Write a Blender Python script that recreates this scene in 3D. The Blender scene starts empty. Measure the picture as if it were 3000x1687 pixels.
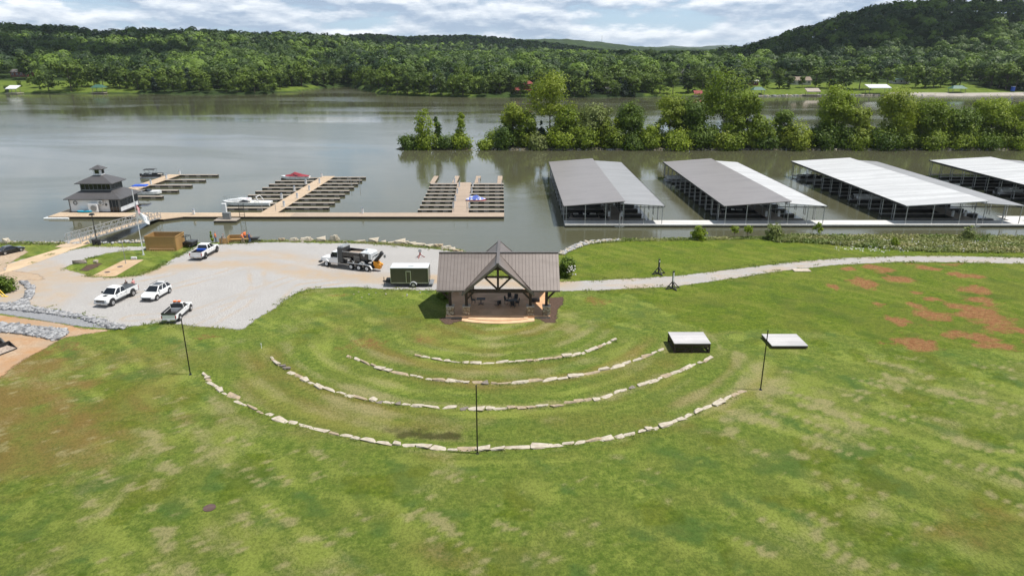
import bpy, math, random
import numpy as np
from mathutils import Vector, Matrix, Euler

scene = bpy.context.scene
COL = scene.collection
R_ = math.radians
random.seed(7)
RNG = np.random.default_rng(11)

# ------------------------------------------------------------------ camera
F_PX, PITCH, CAM_H = 2027.0, R_(18.75), 30.0
WATER_Z = -2.6
DECK_Z = -2.1
cam_d = bpy.data.cameras.new("camera")
cam = bpy.data.objects.new("camera", cam_d)
COL.objects.link(cam)
cam.location = (0, 0, CAM_H)
cam.rotation_euler = (math.pi / 2 - PITCH, 0, 0)
cam_d.sensor_width = 36.0
cam_d.lens = F_PX / 3000.0 * 36.0
cam_d.clip_start = 0.5
cam_d.clip_end = 40000.0
scene.camera = cam

# ------------------------------------------------------------------ world and sun
SUN_EL, SUN_AZ = R_(67), R_(-96)          # azimuth seen from +Y, turning left is positive
world = bpy.data.worlds.new("World")
scene.world = world
world.use_nodes = True


def N(nt, typ, ins=None, **props):
    n = nt.nodes.new(typ)
    for k, v in props.items():
        setattr(n, k, v)
    for k, v in (ins or {}).items():
        s = n.inputs[k]
        if isinstance(v, bpy.types.NodeSocket):
            nt.links.new(v, s)
        else:
            s.default_value = v
    return n


def mixc(nt, f, a, b, mode='MIX'):
    n = N(nt, 'ShaderNodeMix', data_type='RGBA', blend_type=mode)
    for i, v in ((0, f), (6, a), (7, b)):
        if isinstance(v, bpy.types.NodeSocket):
            nt.links.new(v, n.inputs[i])
        else:
            n.inputs[i].default_value = (*v, 1) if (i > 0 and len(v) == 3) else v
    return n.outputs[2]


def mth(nt, op, a, b=None, c=None, clamp=False):
    n = N(nt, 'ShaderNodeMath', operation=op, use_clamp=clamp)
    for i, v in enumerate((a, b, c)):
        if v is None:
            continue
        if isinstance(v, bpy.types.NodeSocket):
            nt.links.new(v, n.inputs[i])
        else:
            n.inputs[i].default_value = v
    return n.outputs[0]


def mapr(nt, v, a, b, c=0.0, d=1.0, smooth=True):
    n = N(nt, 'ShaderNodeMapRange', {0: v, 1: a, 2: b, 3: c, 4: d})
    if smooth:
        n.interpolation_type = 'SMOOTHSTEP'
    return n.outputs[0]


def noise(nt, vec, scale, detail=4.0, rough=0.55, dist=0.0):
    n = N(nt, 'ShaderNodeTexNoise', {'Scale': scale, 'Detail': detail, 'Roughness': rough, 'Distortion': dist})
    if vec is not None:
        nt.links.new(vec, n.inputs['Vector'])
    return n.outputs[0]


def scalev(nt, vec, s, rot=(0, 0, 0), loc=(0, 0, 0)):
    n = N(nt, 'ShaderNodeMapping', {'Location': loc, 'Rotation': rot, 'Scale': s})
    nt.links.new(vec, n.inputs['Vector'])
    return n.outputs[0]


wt = world.node_tree
wt.nodes.clear()
sky = N(wt, 'ShaderNodeTexSky', sky_type='NISHITA', sun_disc=False)
sky.sun_elevation = SUN_EL
sky.sun_rotation = -SUN_AZ
sky.altitude = 250
sky.air_density = 1.0
sky.dust_density = 0.6
geo = N(wt, 'ShaderNodeTexCoord')
sep = N(wt, 'ShaderNodeSeparateXYZ', {0: geo.outputs['Generated']})
zc = mth(wt, 'MAXIMUM', sep.outputs[2], 0.0)
zd = mth(wt, 'ADD', zc, 0.20)
cdir = geo.outputs['Generated']
def cloud_density(dz):
    a = noise(wt, scalev(wt, cdir, (9.0, 9.0, 34.0), loc=(3.7, 1.2, 0.4 + 34.0 * dz)), 1.0, 9, 0.58, 0.1)
    b = noise(wt, scalev(wt, cdir, (3.4, 3.4, 14.0), loc=(9.1, 4.4, 2.2 + 14.0 * dz)), 1.0, 3, 0.5)
    return mth(wt, 'ADD', mth(wt, 'MULTIPLY', a, 0.62), mth(wt, 'MULTIPLY', b, 0.38))


den = cloud_density(0.0)
den_up = cloud_density(0.008)
cover = mapr(wt, den, 0.415, 0.515)
cover = mth(wt, 'MULTIPLY', cover, mapr(wt, zc, 0.35, 0.8, 1.0, 0.35))
toplit = mth(wt, 'ADD', mth(wt, 'MULTIPLY', mth(wt, 'SUBTRACT', den, den_up), 7.0), 0.42, clamp=True)
thick = mapr(wt, den, 0.47, 0.64)
lit = mth(wt, 'SUBTRACT', toplit, mth(wt, 'MULTIPLY', thick, 0.25), clamp=True)
ccol = mixc(wt, lit, (3.7, 4.7, 6.1), (9.9, 10.2, 10.5))
veil = mixc(wt, 0.7, sky.outputs[0], (4.2, 6.1, 8.2))
skyc = mixc(wt, cover, veil, ccol)
elevdim = mapr(wt, zc, 0.30, 0.75, 1.0, 0.40)
skyc = mixc(wt, 1.0, skyc, N(wt, 'ShaderNodeCombineColor', {0: elevdim, 1: elevdim, 2: elevdim}).outputs[0], 'MULTIPLY')
bg = N(wt, 'ShaderNodeBackground', {'Color': skyc, 'Strength': 0.085})
N(wt, 'ShaderNodeOutputWorld', {0: bg.outputs[0]})

sun_d = bpy.data.lights.new("sun", 'SUN')
sun_d.energy = 4.2
sun_d.angle = R_(0.53)
sun_d.color = (1.0, 0.955, 0.89)
sun = bpy.data.objects.new("sun", sun_d)
COL.objects.link(sun)
sdir = Vector((-math.sin(SUN_AZ) * math.cos(SUN_EL), math.cos(SUN_AZ) * math.cos(SUN_EL), math.sin(SUN_EL)))
sun.rotation_euler = sdir.to_track_quat('Z', 'Y').to_euler()
sun.location = (60, -20, 120)

vs = scene.view_settings
vs.view_transform = 'Standard'
vs.look = 'None'
vs.exposure = 0.5
vs.gamma = 1.0
vs.use_curve_mapping = False
scene.cycles.max_bounces = 6
scene.cycles.transparent_max_bounces = 12
scene.cycles.use_denoising = True


# ------------------------------------------------------------------ helpers
def at(x, y, z=0.0):
    """a point seen at (x, y) on a 2576-wide copy of the photograph, brought down to the level z"""
    u = (x * 1.16460 - 1500) / F_PX
    v = (843.5 - y * 1.16460) / F_PX
    dy = math.cos(PITCH) + v * math.sin(PITCH)
    dz = -math.sin(PITCH) + v * math.cos(PITCH)
    t = (z - CAM_H) / dz
    return Vector((u * t, dy * t, z))


def at_dist(x, y, Y):
    u = (x * 1.16460 - 1500) / F_PX
    v = (843.5 - y * 1.16460) / F_PX
    dy = math.cos(PITCH) + v * math.sin(PITCH)
    dz = -math.sin(PITCH) + v * math.cos(PITCH)
    return Vector((u / dy * Y, Y, CAM_H + dz / dy * Y))


class MB:
    def __init__(s):
        s.v = []
        s.f = []

    def add(s, vs_, fs):
        n = len(s.v)
        s.v += [tuple(v) for v in vs_]
        s.f += [tuple(i + n for i in f) for f in fs]
        return s

    def box(s, x0, x1, y0, y1, z0, z1):
        return s.add([(x0, y0, z0), (x1, y0, z0), (x1, y1, z0), (x0, y1, z0), (x0, y0, z1), (x1, y0, z1), (x1, y1, z1), (x0, y1, z1)],
                     [(0, 3, 2, 1), (4, 5, 6, 7), (0, 1, 5, 4), (1, 2, 6, 5), (2, 3, 7, 6), (3, 0, 4, 7)])

    def hexa(s, b, t):
        """four bottom points, four top points, both counter-clockwise from above"""
        return s.add(list(b) + list(t), [(0, 3, 2, 1), (4, 5, 6, 7), (0, 1, 5, 4), (1, 2, 6, 5), (2, 3, 7, 6), (3, 0, 4, 7)])

    def bar(s, p, q, w, h=None):
        p, q = Vector(p), Vector(q)
        h = h or w
        d = (q - p).normalized()
        up = Vector((0, 0, 1)) if abs(d.z) < 0.95 else Vector((0, 1, 0))
        a = d.cross(up).normalized() * (w / 2)
        b = a.cross(d).normalized() * (h / 2)
        return s.add([p - a - b, p + a - b, p + a + b, p - a + b, q - a - b, q + a - b, q + a + b, q - a + b],
                     [(0, 1, 2, 3), (7, 6, 5, 4), (0, 4, 5, 1), (1, 5, 6, 2), (2, 6, 7, 3), (3, 7, 4, 0)])

    def tube(s, p, q, r, r2=None, n=8):
        p, q = Vector(p), Vector(q)
        r2 = r if r2 is None else r2
        d = (q - p).normalized()
        up = Vector((0, 0, 1)) if abs(d.z) < 0.95 else Vector((0, 1, 0))
        a = d.cross(up).normalized()
        b = a.cross(d).normalized()
        vs_ = []
        for c, rr in ((p, r), (q, r2)):
            for i in range(n):
                t = 2 * math.pi * i / n
                vs_.append(c + (a * math.cos(t) + b * math.sin(t)) * rr)
        fs = [(i, n + i, n + (i + 1) % n, (i + 1) % n) for i in range(n)]
        fs += [tuple(range(n)), tuple(range(2 * n - 1, n - 1, -1))]
        return s.add(vs_, fs)

    def path(s, pts, r, n=6):
        for a, b in zip(pts[:-1], pts[1:]):
            s.tube(a, b, r, n=n)
        return s

    def prism(s, poly, a0, a1, axis='y'):
        n = len(poly)
        def mk(p, a):
            return {'y': (p[0], a, p[1]), 'z': (p[0], p[1], a), 'x': (a, p[0], p[1])}[axis]
        vs_ = [mk(p, a0) for p in poly] + [mk(p, a1) for p in poly]
        fs = [(i, (i + 1) % n, n + (i + 1) % n, n + i) for i in range(n)]
        fs += [tuple(range(n - 1, -1, -1)), tuple(range(n, 2 * n))]
        return s.add(vs_, fs)

    def loft(s, rings, cap=True):
        n = len(rings[0])
        vs_ = [v for r in rings for v in r]
        fs = []
        for k in range(len(rings) - 1):
            for i in range(n):
                j = (i + 1) % n
                fs.append((k * n + i, k * n + j, (k + 1) * n + j, (k + 1) * n + i))
        if cap:
            fs += [tuple(range(n - 1, -1, -1)), tuple(range((len(rings) - 1) * n, len(rings) * n))]
        return s.add(vs_, fs)

    def panel(s, a, b, c, d, inset=0.0, out=0.012):
        """a thin plate set just proud of the quad a b c d (counter-clockwise from outside)"""
        P_ = [Vector(p) for p in (a, b, c, d)]
        ctr = sum(P_, Vector()) / 4
        nrm = (P_[1] - P_[0]).cross(P_[3] - P_[0]).normalized()
        Q = []
        for p in P_:
            dv = ctr - p
            Q.append(p + dv.normalized() * min(inset * 1.414, dv.length * 0.8))
        vs_ = [q - nrm * 0.01 for q in Q] + [q + nrm * out for q in Q]
        return s.add(vs_, [(3, 2, 1, 0), (4, 5, 6, 7), (0, 1, 5, 4), (1, 2, 6, 5), (2, 3, 7, 6), (3, 0, 4, 7)])

    def build(s, name, m, parent=None, bevel=0.0, smooth=False, seg=2):
        me = bpy.data.meshes.new(name)
        me.from_pydata(s.v, [], s.f)
        me.validate()
        me.update()
        import bmesh
        bm = bmesh.new()
        bm.from_mesh(me)
        bmesh.ops.recalc_face_normals(bm, faces=bm.faces)
        bm.to_mesh(me)
        bm.free()
        me.materials.append(m)
        o = bpy.data.objects.new(name, me)
        COL.objects.link(o)
        if parent:
            o.parent = parent
        if smooth:
            for p in me.polygons:
                p.use_smooth = True
        if bevel:
            b = o.modifiers.new("bevel", 'BEVEL')
            b.width = bevel
            b.segments = seg
            b.limit_method = 'ANGLE'
            b.angle_limit = R_(35)
        return o


def tag(o, label=None, cat=None, group=None, kind=None):
    if label: o['label'] = label
    if cat: o['category'] = cat
    if group: o['group'] = group
    if kind: o['kind'] = kind
    return o


def thing(name, label, cat, loc=(0, 0, 0), rz=0.0, group=None):
    o = bpy.data.objects.new(name, None)
    o.empty_display_size = 0.5
    COL.objects.link(o)
    o.location = loc
    o.rotation_euler = (0, 0, rz)
    return tag(o, label, cat, group)


KIDS = {}
def copy_tree(o, parent=None):
    c = o.copy()
    COL.objects.link(c)
    c.parent = parent
    for ch in list(o.children):
        copy_tree(ch, c)
    return c


def np_mesh(name, V, Fq, mats, attrs=None, smooth=False, matidx=None):
    """V (n,3), Fq (m,4) or (m,3) numpy arrays"""
    me = bpy.data.meshes.new(name)
    k = Fq.shape[1]
    me.vertices.add(len(V))
    me.vertices.foreach_set('co', np.ascontiguousarray(V, dtype=np.float32).ravel())
    me.loops.add(Fq.size)
    me.loops.foreach_set('vertex_index', np.ascontiguousarray(Fq, dtype=np.int32).ravel())
    me.polygons.add(len(Fq))
    me.polygons.foreach_set('loop_start', np.arange(0, Fq.size, k, dtype=np.int32))
    me.polygons.foreach_set('loop_total', np.full(len(Fq), k, dtype=np.int32))
    if smooth:
        me.polygons.foreach_set('use_smooth', np.ones(len(Fq), dtype=bool))
    if matidx is not None:
        me.polygons.foreach_set('material_index', np.ascontiguousarray(matidx, dtype=np.int32))
    for an, av in (attrs or {}).items():
        a = me.attributes.new(an, 'FLOAT', 'POINT')
        a.data.foreach_set('value', np.ascontiguousarray(av, dtype=np.float32).ravel())
    for m in (mats if isinstance(mats, (list, tuple)) else [mats]):
        me.materials.append(m)
    me.update()
    me.validate()
    return me


def link(name, me, parent=None):
    o = bpy.data.objects.new(name, me)
    COL.objects.link(o)
    o.parent = parent
    return o


# value noise on numpy arrays
def _h(ix, iy, seed):
    n = (ix.astype(np.int64) * 374761393 + iy.astype(np.int64) * 668265263 + seed * 974634941) & 0x7fffffff
    n = ((n ^ (n >> 13)) * 1274126177) & 0x7fffffff
    n = n ^ (n >> 16)
    return (n & 0xffff) / 65535.0


def vn(x, y, seed=0):
    ix, iy = np.floor(x), np.floor(y)
    fx, fy = x - ix, y - iy
    fx, fy = fx * fx * (3 - 2 * fx), fy * fy * (3 - 2 * fy)
    a, b = _h(ix, iy, seed), _h(ix + 1, iy, seed)
    c, d = _h(ix, iy + 1, seed), _h(ix + 1, iy + 1, seed)
    return (a * (1 - fx) + b * fx) * (1 - fy) + (c * (1 - fx) + d * fx) * fy


def fbm(x, y, seed=0, o=4):
    s, a, t = 0.0, 0.5, 0.0
    for k in range(o):
        s = s + a * vn(x * 2 ** k, y * 2 ** k, seed + k * 17)
        t += a
        a *= 0.5
    return s / t


def sstep(a, b, x):
    t = np.clip((x - a) / (b - a), 0, 1)
    return t * t * (3 - 2 * t)


def seg_dist(x, y, pts, closed=False):
    d = np.full(np.shape(x), 1e9)
    pr = list(zip(pts[:-1], pts[1:])) + ([(pts[-1], pts[0])] if closed else [])
    for a, b in pr:
        ax, ay, bx, by = a[0], a[1], b[0], b[1]
        L = (bx - ax) ** 2 + (by - ay) ** 2 + 1e-9
        t = np.clip(((x - ax) * (bx - ax) + (y - ay) * (by - ay)) / L, 0, 1)
        d = np.minimum(d, np.hypot(x - ax - t * (bx - ax), y - ay - t * (by - ay)))
    return d


def poly_sd(x, y, poly):
    """signed distance, positive inside"""
    ins = np.zeros(np.shape(x), bool)
    n = len(poly)
    for i in range(n):
        x0, y0 = poly[i][0], poly[i][1]
        x1, y1 = poly[(i + 1) % n][0], poly[(i + 1) % n][1]
        if y0 == y1:
            continue
        c = ((y0 > y) != (y1 > y)) & (x < (x1 - x0) * (y - y0) / (y1 - y0) + x0)
        ins ^= c
    d = seg_dist(x, y, poly, True)
    return np.where(ins, d, -d)


# ------------------------------------------------------------------ materials
def mat(name, col, rough=0.6, metal=0.0, col2=None, scale=3.0, bump=0.0, bscale=None, amt=1.0, spec=None, detail=4.0, coat=0.0, lo=0.4, hi=0.62):
    m = bpy.data.materials.new(name)
    m.use_nodes = True
    nt = m.node_tree
    nt.nodes.clear()
    tc = N(nt, 'ShaderNodeTexCoord').outputs['Object']
    if col2 is None:
        col2 = tuple(c * 0.82 for c in col)
    f = mapr(nt, noise(nt, tc, scale, detail), lo, hi, 0, amt)
    c = mixc(nt, f, col, col2)
    b = N(nt, 'ShaderNodeBsdfPrincipled', {'Base Color': c, 'Roughness': rough, 'Metallic': metal})
    if spec is not None:
        b.inputs['Specular IOR Level'].default_value = spec
    if coat:
        b.inputs['Coat Weight'].default_value = coat
        b.inputs['Coat Roughness'].default_value = 0.06
    if bump:
        bn = N(nt, 'ShaderNodeBump', {'Strength': 1.0, 'Distance': bump, 'Height': noise(nt, tc, bscale or scale * 3, 3)})
        nt.links.new(bn.outputs[0], b.inputs['Normal'])
    N(nt, 'ShaderNodeOutputMaterial', {0: b.outputs[0]})
    return m


def striped(name, col, gap, axis, period, rough=0.5, metal=0.0, duty=0.08, col2=None, bump=0.02, vary=0.25):
    """boards or standing seams: dark gaps repeating along an object axis"""
    m = bpy.data.materials.new(name)
    m.use_nodes = True
    nt = m.node_tree
    nt.nodes.clear()
    tc = N(nt, 'ShaderNodeTexCoord').outputs['Object']
    sp = N(nt, 'ShaderNodeSeparateXYZ', {0: tc})
    t = mth(nt, 'DIVIDE', sp.outputs['XYZ'.index(axis)], period)
    fr = mth(nt, 'FRACT', t)
    idx = mth(nt, 'FLOOR', t)
    line = mth(nt, 'LESS_THAN', fr, duty)
    wn = N(nt, 'ShaderNodeTexWhiteNoise', {'W': idx}, noise_dimensions='1D').outputs[0]
    base = mixc(nt, mth(nt, 'MULTIPLY', wn, vary * 2), col, col2 or tuple(c * 0.7 for c in col))
    base = mixc(nt, mapr(nt, noise(nt, tc, 1.1, 5), 0.4, 0.65, 0, 0.35), base, col2 or tuple(c * 0.75 for c in col))
    base = mixc(nt, mapr(nt, noise(nt, scalev(nt, tc, (0.10, 0.55, 0.3)), 1.0, 5, 0.65), 0.46, 0.66, 0, 0.45), base, tuple(c * 0.72 for c in (col2 or col)))
    c = mixc(nt, line, base, gap)
    b = N(nt, 'ShaderNodeBsdfPrincipled', {'Base Color': c, 'Roughness': rough, 'Metallic': metal})
    if bump:
        bn = N(nt, 'ShaderNodeBump', {'Strength': 0.6, 'Distance': bump, 'Height': mth(nt, 'SUBTRACT', 1.0, line)})
        nt.links.new(bn.outputs[0], b.inputs['Normal'])
    N(nt, 'ShaderNodeOutputMaterial', {0: b.outputs[0]})
    return m


def leafmat(name, c1, c2, trans=0.25, objvar=0.35):
    m = bpy.data.materials.new(name)
    m.use_nodes = True
    nt = m.node_tree
    nt.nodes.clear()
    a = N(nt, 'ShaderNodeAttribute', attribute_name='tint').outputs['Fac']
    oi = N(nt, 'ShaderNodeObjectInfo').outputs['Random']
    f = mth(nt, 'ADD', mth(nt, 'MULTIPLY', a, 1 - objvar), mth(nt, 'MULTIPLY', oi, objvar), clamp=True)
    c = mixc(nt, f, c1, c2)
    d = N(nt, 'ShaderNodeBsdfPrincipled', {'Base Color': c, 'Roughness': 0.55, 'Specular IOR Level': 0.25})
    t = N(nt, 'ShaderNodeBsdfTranslucent', {'Color': mixc(nt, 1.0, c, (1.0, 1.1, 0.5), 'MULTIPLY')})
    mx = N(nt, 'ShaderNodeMixShader', {0: trans, 1: d.outputs[0], 2: t.outputs[0]})
    N(nt, 'ShaderNodeOutputMaterial', {0: mx.outputs[0]})
    return m


M = {}
M['white_paint'] = mat('white_paint', (0.78, 0.78, 0.78), 0.25, coat=0.5, col2=(0.72, 0.72, 0.71), scale=1.5)
M['black_paint'] = mat('black_paint', (0.012, 0.012, 0.014), 0.25, coat=0.5)
M['dark_glass'] = mat('dark_glass', (0.012, 0.015, 0.02), 0.06, spec=0.6)
M['rubber'] = mat('rubber', (0.018, 0.018, 0.018), 0.8)
M['alloy'] = mat('alloy', (0.55, 0.55, 0.56), 0.3, 0.7)
M['chrome'] = mat('chrome', (0.6, 0.6, 0.62), 0.18, 0.9)
M['black_plastic'] = mat('black_plastic', (0.02, 0.02, 0.022), 0.55)
M['red_lens'] = mat('red_lens', (0.35, 0.02, 0.02), 0.2)
M['clear_lens'] = mat('clear_lens', (0.55, 0.57, 0.6), 0.1)
M['plate'] = mat('plate_white', (0.7, 0.7, 0.68), 0.4)
M['blue_tarp'] = mat('blue_tarp', (0.02, 0.09, 0.5), 0.5)
M['galv'] = mat('galvanised', (0.52, 0.53, 0.54), 0.38, 0.6, col2=(0.42, 0.43, 0.44), scale=2)
M['steel'] = mat('grey_steel', (0.30, 0.31, 0.32), 0.45, 0.5)
M['dark_steel'] = mat('dark_steel', (0.035, 0.036, 0.038), 0.5, 0.3)
M['charcoal'] = mat('charcoal_metal', (0.075, 0.08, 0.085), 0.45, 0.4)
M['timber_dark'] = mat('dark_timber', (0.035, 0.018, 0.011), 0.6, col2=(0.022, 0.012, 0.008), scale=2)
M['wood_new'] = striped('new_pine_boards', (0.44, 0.26, 0.095), (0.16, 0.085, 0.03), 'X', 0.14, 0.7, duty=0.1, col2=(0.33, 0.19, 0.065))
M['wood_new_side'] = striped('new_pine_boards_side', (0.44, 0.26, 0.095), (0.16, 0.085, 0.03), 'Y', 0.14, 0.7, duty=0.1, col2=(0.33, 0.19, 0.065))
M['deck'] = striped('deck_boards', (0.50, 0.385, 0.27), (0.26, 0.19, 0.13), 'X', 0.15, 0.75, duty=0.10, col2=(0.42, 0.315, 0.215))
M['deck_y'] = striped('deck_boards_long', (0.50, 0.385, 0.27), (0.26, 0.19, 0.13), 'Y', 0.15, 0.75, duty=0.10, col2=(0.42, 0.315, 0.215))
M['deck_old'] = striped('weathered_deck', (0.40, 0.31, 0.235), (0.2, 0.15, 0.11), 'Y', 0.15, 0.8, duty=0.1, col2=(0.31, 0.24, 0.18))
M['deck_grey'] = striped('grey_deck', (0.62, 0.61, 0.59), (0.35, 0.34, 0.33), 'X', 0.15, 0.75, duty=0.08, col2=(0.55, 0.54, 0.52))
M['finger'] = striped('finger_boards', (0.36, 0.31, 0.26), (0.18, 0.15, 0.12), 'X', 0.15, 0.8, duty=0.1, col2=(0.28, 0.24, 0.2))
M['fascia'] = mat('dock_fascia', (0.018, 0.015, 0.013), 0.6)
M['float'] = mat('float_tub', (0.27, 0.25, 0.23), 0.6, col2=(0.18, 0.165, 0.15), scale=1)
M['pedestal'] = mat('pedestal_white', (0.75, 0.76, 0.77), 0.4)
M['roof_brown'] = striped('standing_seam_roof', (0.205, 0.175, 0.16), (0.08, 0.065, 0.058), 'X', 0.41, 0.38, 0.25, duty=0.09, col2=(0.165, 0.137, 0.123), vary=0.1)
M['roof_brown_y'] = striped('standing_seam_roof_gable', (0.205, 0.175, 0.16), (0.08, 0.065, 0.058), 'Y', 0.41, 0.38, 0.25, duty=0.12, col2=(0.165, 0.137, 0.123), vary=0.1)
M['roof_trim'] = mat('roof_trim', (0.14, 0.12, 0.11), 0.4, 0.25)
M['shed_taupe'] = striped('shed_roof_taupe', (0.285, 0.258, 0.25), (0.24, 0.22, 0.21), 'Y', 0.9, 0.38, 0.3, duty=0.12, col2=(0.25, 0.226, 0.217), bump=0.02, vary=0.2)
M['shed_grey_sheen'] = striped('shed_roof_grey_sheen', (0.36, 0.355, 0.355), (0.29, 0.285, 0.285), 'Y', 0.9, 0.4, 0.3, duty=0.12, col2=(0.30, 0.295, 0.295), bump=0.02, vary=0.35)  # same metal as the taupe slopes, cloud reflection put into a paler colour
M['shed_white_sheen'] = striped('shed_roof_white_sheen', (0.60, 0.60, 0.60), (0.44, 0.44, 0.44), 'Y', 0.9, 0.45, 0.1, duty=0.14, col2=(0.46, 0.46, 0.46), bump=0.02, vary=0.5)  # same metal again, the brightest cloud sheen painted into its colour
M['stone_pale'] = mat('pale_limestone', (0.46, 0.41, 0.33), 0.85, col2=(0.27, 0.22, 0.16), scale=1.8, bump=0.03, lo=0.38, hi=0.7)
M['stone_tan'] = mat('tan_limestone', (0.37, 0.29, 0.19), 0.85, col2=(0.25, 0.20, 0.15), scale=2.2, bump=0.03)
M['stone_dark'] = mat('dark_limestone', (0.17, 0.145, 0.125), 0.85, col2=(0.32, 0.27, 0.21), scale=2.4, bump=0.03, lo=0.5, hi=0.7)
M['stone_grey'] = mat('grey_riprap', (0.31, 0.315, 0.325), 0.85, col2=(0.19, 0.19, 0.2), scale=0.9, bump=0.02)
M['terracotta'] = mat('stained_concrete', (0.66, 0.39, 0.22), 0.6, col2=(0.52, 0.30, 0.16), scale=0.5)
M['step_pale'] = mat('pale_step_concrete', (0.66, 0.44, 0.27), 0.7, col2=(0.58, 0.375, 0.225), scale=1.2)
M['cap'] = mat('pier_cap', (0.5, 0.42, 0.34), 0.8)
M['olive'] = mat('olive_panel', (0.068, 0.064, 0.043), 0.35, col2=(0.06, 0.057, 0.038), coat=0.3, scale=0.8)
M['hatch_white'] = mat('roof_white', (0.52, 0.545, 0.57), 0.5, col2=(0.6, 0.62, 0.64), scale=1)
M['orange'] = mat('chute_orange', (0.72, 0.30, 0.015), 0.45, col2=(0.6, 0.23, 0.01))
M['hivis'] = mat('hivis_orange', (0.85, 0.20, 0.05), 0.8)
M['pink'] = mat('pink_shirt', (0.62, 0.28, 0.27), 0.8)
M['blue_cloth'] = mat('blue_cloth', (0.04, 0.10, 0.30), 0.85)
M['denim'] = mat('denim', (0.06, 0.10, 0.19), 0.9)
M['khaki'] = mat('khaki', (0.34, 0.27, 0.19), 0.9)
M['grey_cloth'] = mat('grey_cloth', (0.24, 0.24, 0.23), 0.9)
M['black_cloth'] = mat('black_cloth', (0.02, 0.02, 0.023), 0.9)
M['skin'] = mat('skin', (0.45, 0.26, 0.18), 0.6)
M['hair'] = mat('hair', (0.03, 0.02, 0.015), 0.7)
M['turquoise'] = mat('turquoise_kayak', (0.02, 0.42, 0.62), 0.35)
M['gel_white'] = mat('gelcoat_white', (0.80, 0.80, 0.79), 0.2, coat=0.4)
M['gel_black'] = mat('gelcoat_black', (0.012, 0.012, 0.014), 0.2, coat=0.4)
M['maroon'] = mat('maroon_cover', (0.20, 0.018, 0.03), 0.75, col2=(0.28, 0.03, 0.045), scale=3)
M['alu'] = mat('aluminium', (0.62, 0.63, 0.65), 0.3, 0.85)
M['cream'] = mat('cream_upholstery', (0.6, 0.58, 0.53), 0.7)
M['canvas_black'] = mat('black_canvas', (0.02, 0.022, 0.025), 0.8)
M['wall_white'] = striped('white_siding', (0.80, 0.80, 0.81), (0.62, 0.62, 0.63), 'Z', 0.2, 0.5, duty=0.06, col2=(0.75, 0.75, 0.76), bump=0.01)
M['trim_grey'] = mat('grey_trim', (0.16, 0.165, 0.17), 0.5)
M['roof_grey'] = striped('grey_metal_roof', (0.115, 0.11, 0.112), (0.06, 0.058, 0.06), 'X', 0.45, 0.4, 0.25, duty=0.09, col2=(0.1, 0.097, 0.1), vary=0.15)
M['red_roof'] = mat('red_metal_roof', (0.24, 0.045, 0.04), 0.45)
M['red_paint'] = mat('red_paint', (0.28, 0.03, 0.025), 0.5)
M['green_roof'] = mat('green_metal_roof', (0.045, 0.12, 0.09), 0.5)
M['yellow'] = mat('yellow_paint', (0.75, 0.5, 0.02), 0.5)
M['brick'] = mat('brick_wall', (0.24, 0.09, 0.06), 0.8, scale=3)
M['shingle'] = mat('shingle_roof', (0.15, 0.14, 0.135), 0.8, col2=(0.11, 0.1, 0.1), scale=2)
M['shingle_tan'] = mat('tan_shingle_roof', (0.22, 0.17, 0.13), 0.8, scale=2)
M['siding_pale'] = mat('pale_siding', (0.5, 0.48, 0.44), 0.7)
M['bark'] = mat('bark', (0.10, 0.075, 0.055), 0.9, col2=(0.06, 0.045, 0.035), scale=2)
M['blue_plastic'] = mat('blue_plastic', (0.02, 0.10, 0.5), 0.5)
M['iron'] = mat('rusty_iron', (0.10, 0.06, 0.05), 0.7)
M['bed_gravel'] = mat('load_of_gravel', (0.40, 0.33, 0.27), 0.9, col2=(0.25, 0.2, 0.17), scale=6, bump=0.05)
M['platform_white'] = striped('white_stage_boards', (0.50, 0.485, 0.485), (0.36, 0.34, 0.34), 'Y', 0.28, 0.7, duty=0.07, col2=(0.40, 0.39, 0.40), bump=0.01, vary=0.4)
M['lamp_glass'] = mat('lamp_glass', (0.35, 0.35, 0.34), 0.3)
M['leaf_pen'] = leafmat('leaves_sunny', (0.066, 0.115, 0.012), (0.31, 0.385, 0.032), 0.38)
M['leaf_yel'] = leafmat('leaves_yellowish', (0.13, 0.185, 0.016), (0.29, 0.335, 0.035), 0.34)
M['leaf_dark'] = leafmat('leaves_dark', (0.040, 0.082, 0.012), (0.150, 0.215, 0.022), 0.32)
M['leaf_pale'] = leafmat('leaves_pale', (0.13, 0.17, 0.045), (0.21, 0.24, 0.07), 0.25)
M['leaf_far'] = leafmat('leaves_far_bank', (0.018, 0.042, 0.010), (0.165, 0.235, 0.025), 0.26, 0.5)
M['leaf_wood'] = leafmat('leaves_wood', (0.018, 0.042, 0.015), (0.165, 0.250, 0.032), 0.24, 0.0)
M['leaf_conifer'] = leafmat('needles', (0.008, 0.02, 0.012), (0.022, 0.045, 0.02), 0.1)
M['weed'] = leafmat('weed_leaves', (0.10, 0.165, 0.025), (0.32, 0.30, 0.14), 0.25, 0.0)
M['flower'] = mat('white_flower', (0.75, 0.73, 0.7), 0.7)


# ------------------------------------------------------------------ the ground
def px_list(pts, x0, y0, s):
    """positions read off an enlarged view -> points on the ground"""
    return [at((x0 + x / s) / 1.16460, (y0 + y / s) / 1.16460) for x, y in pts]


shore_pts = [(-400, 128), (-200, 117), (-120, 112.5), (-85, 111.5), (-74, 111.6), (-66, 111.8), (-58, 112.0), (-50, 112.4), (-40, 113.2), (-33, 113.2),
             (-26, 112.5), (-19, 111.0), (-13, 109.3), (-8.2, 107.1), (-4, 104.5), (1, 102.6), (6, 103.6), (9.0, 106.6), (11, 109.8),
             (14.2, 112.5), (20, 113.8), (30, 114.5), (48, 115.6), (70, 115.3), (90, 114.6), (130, 115), (200, 112), (400, 105)]
SX, SY = np.array([p[0] for p in shore_pts]), np.array([p[1] for p in shore_pts])


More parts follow.
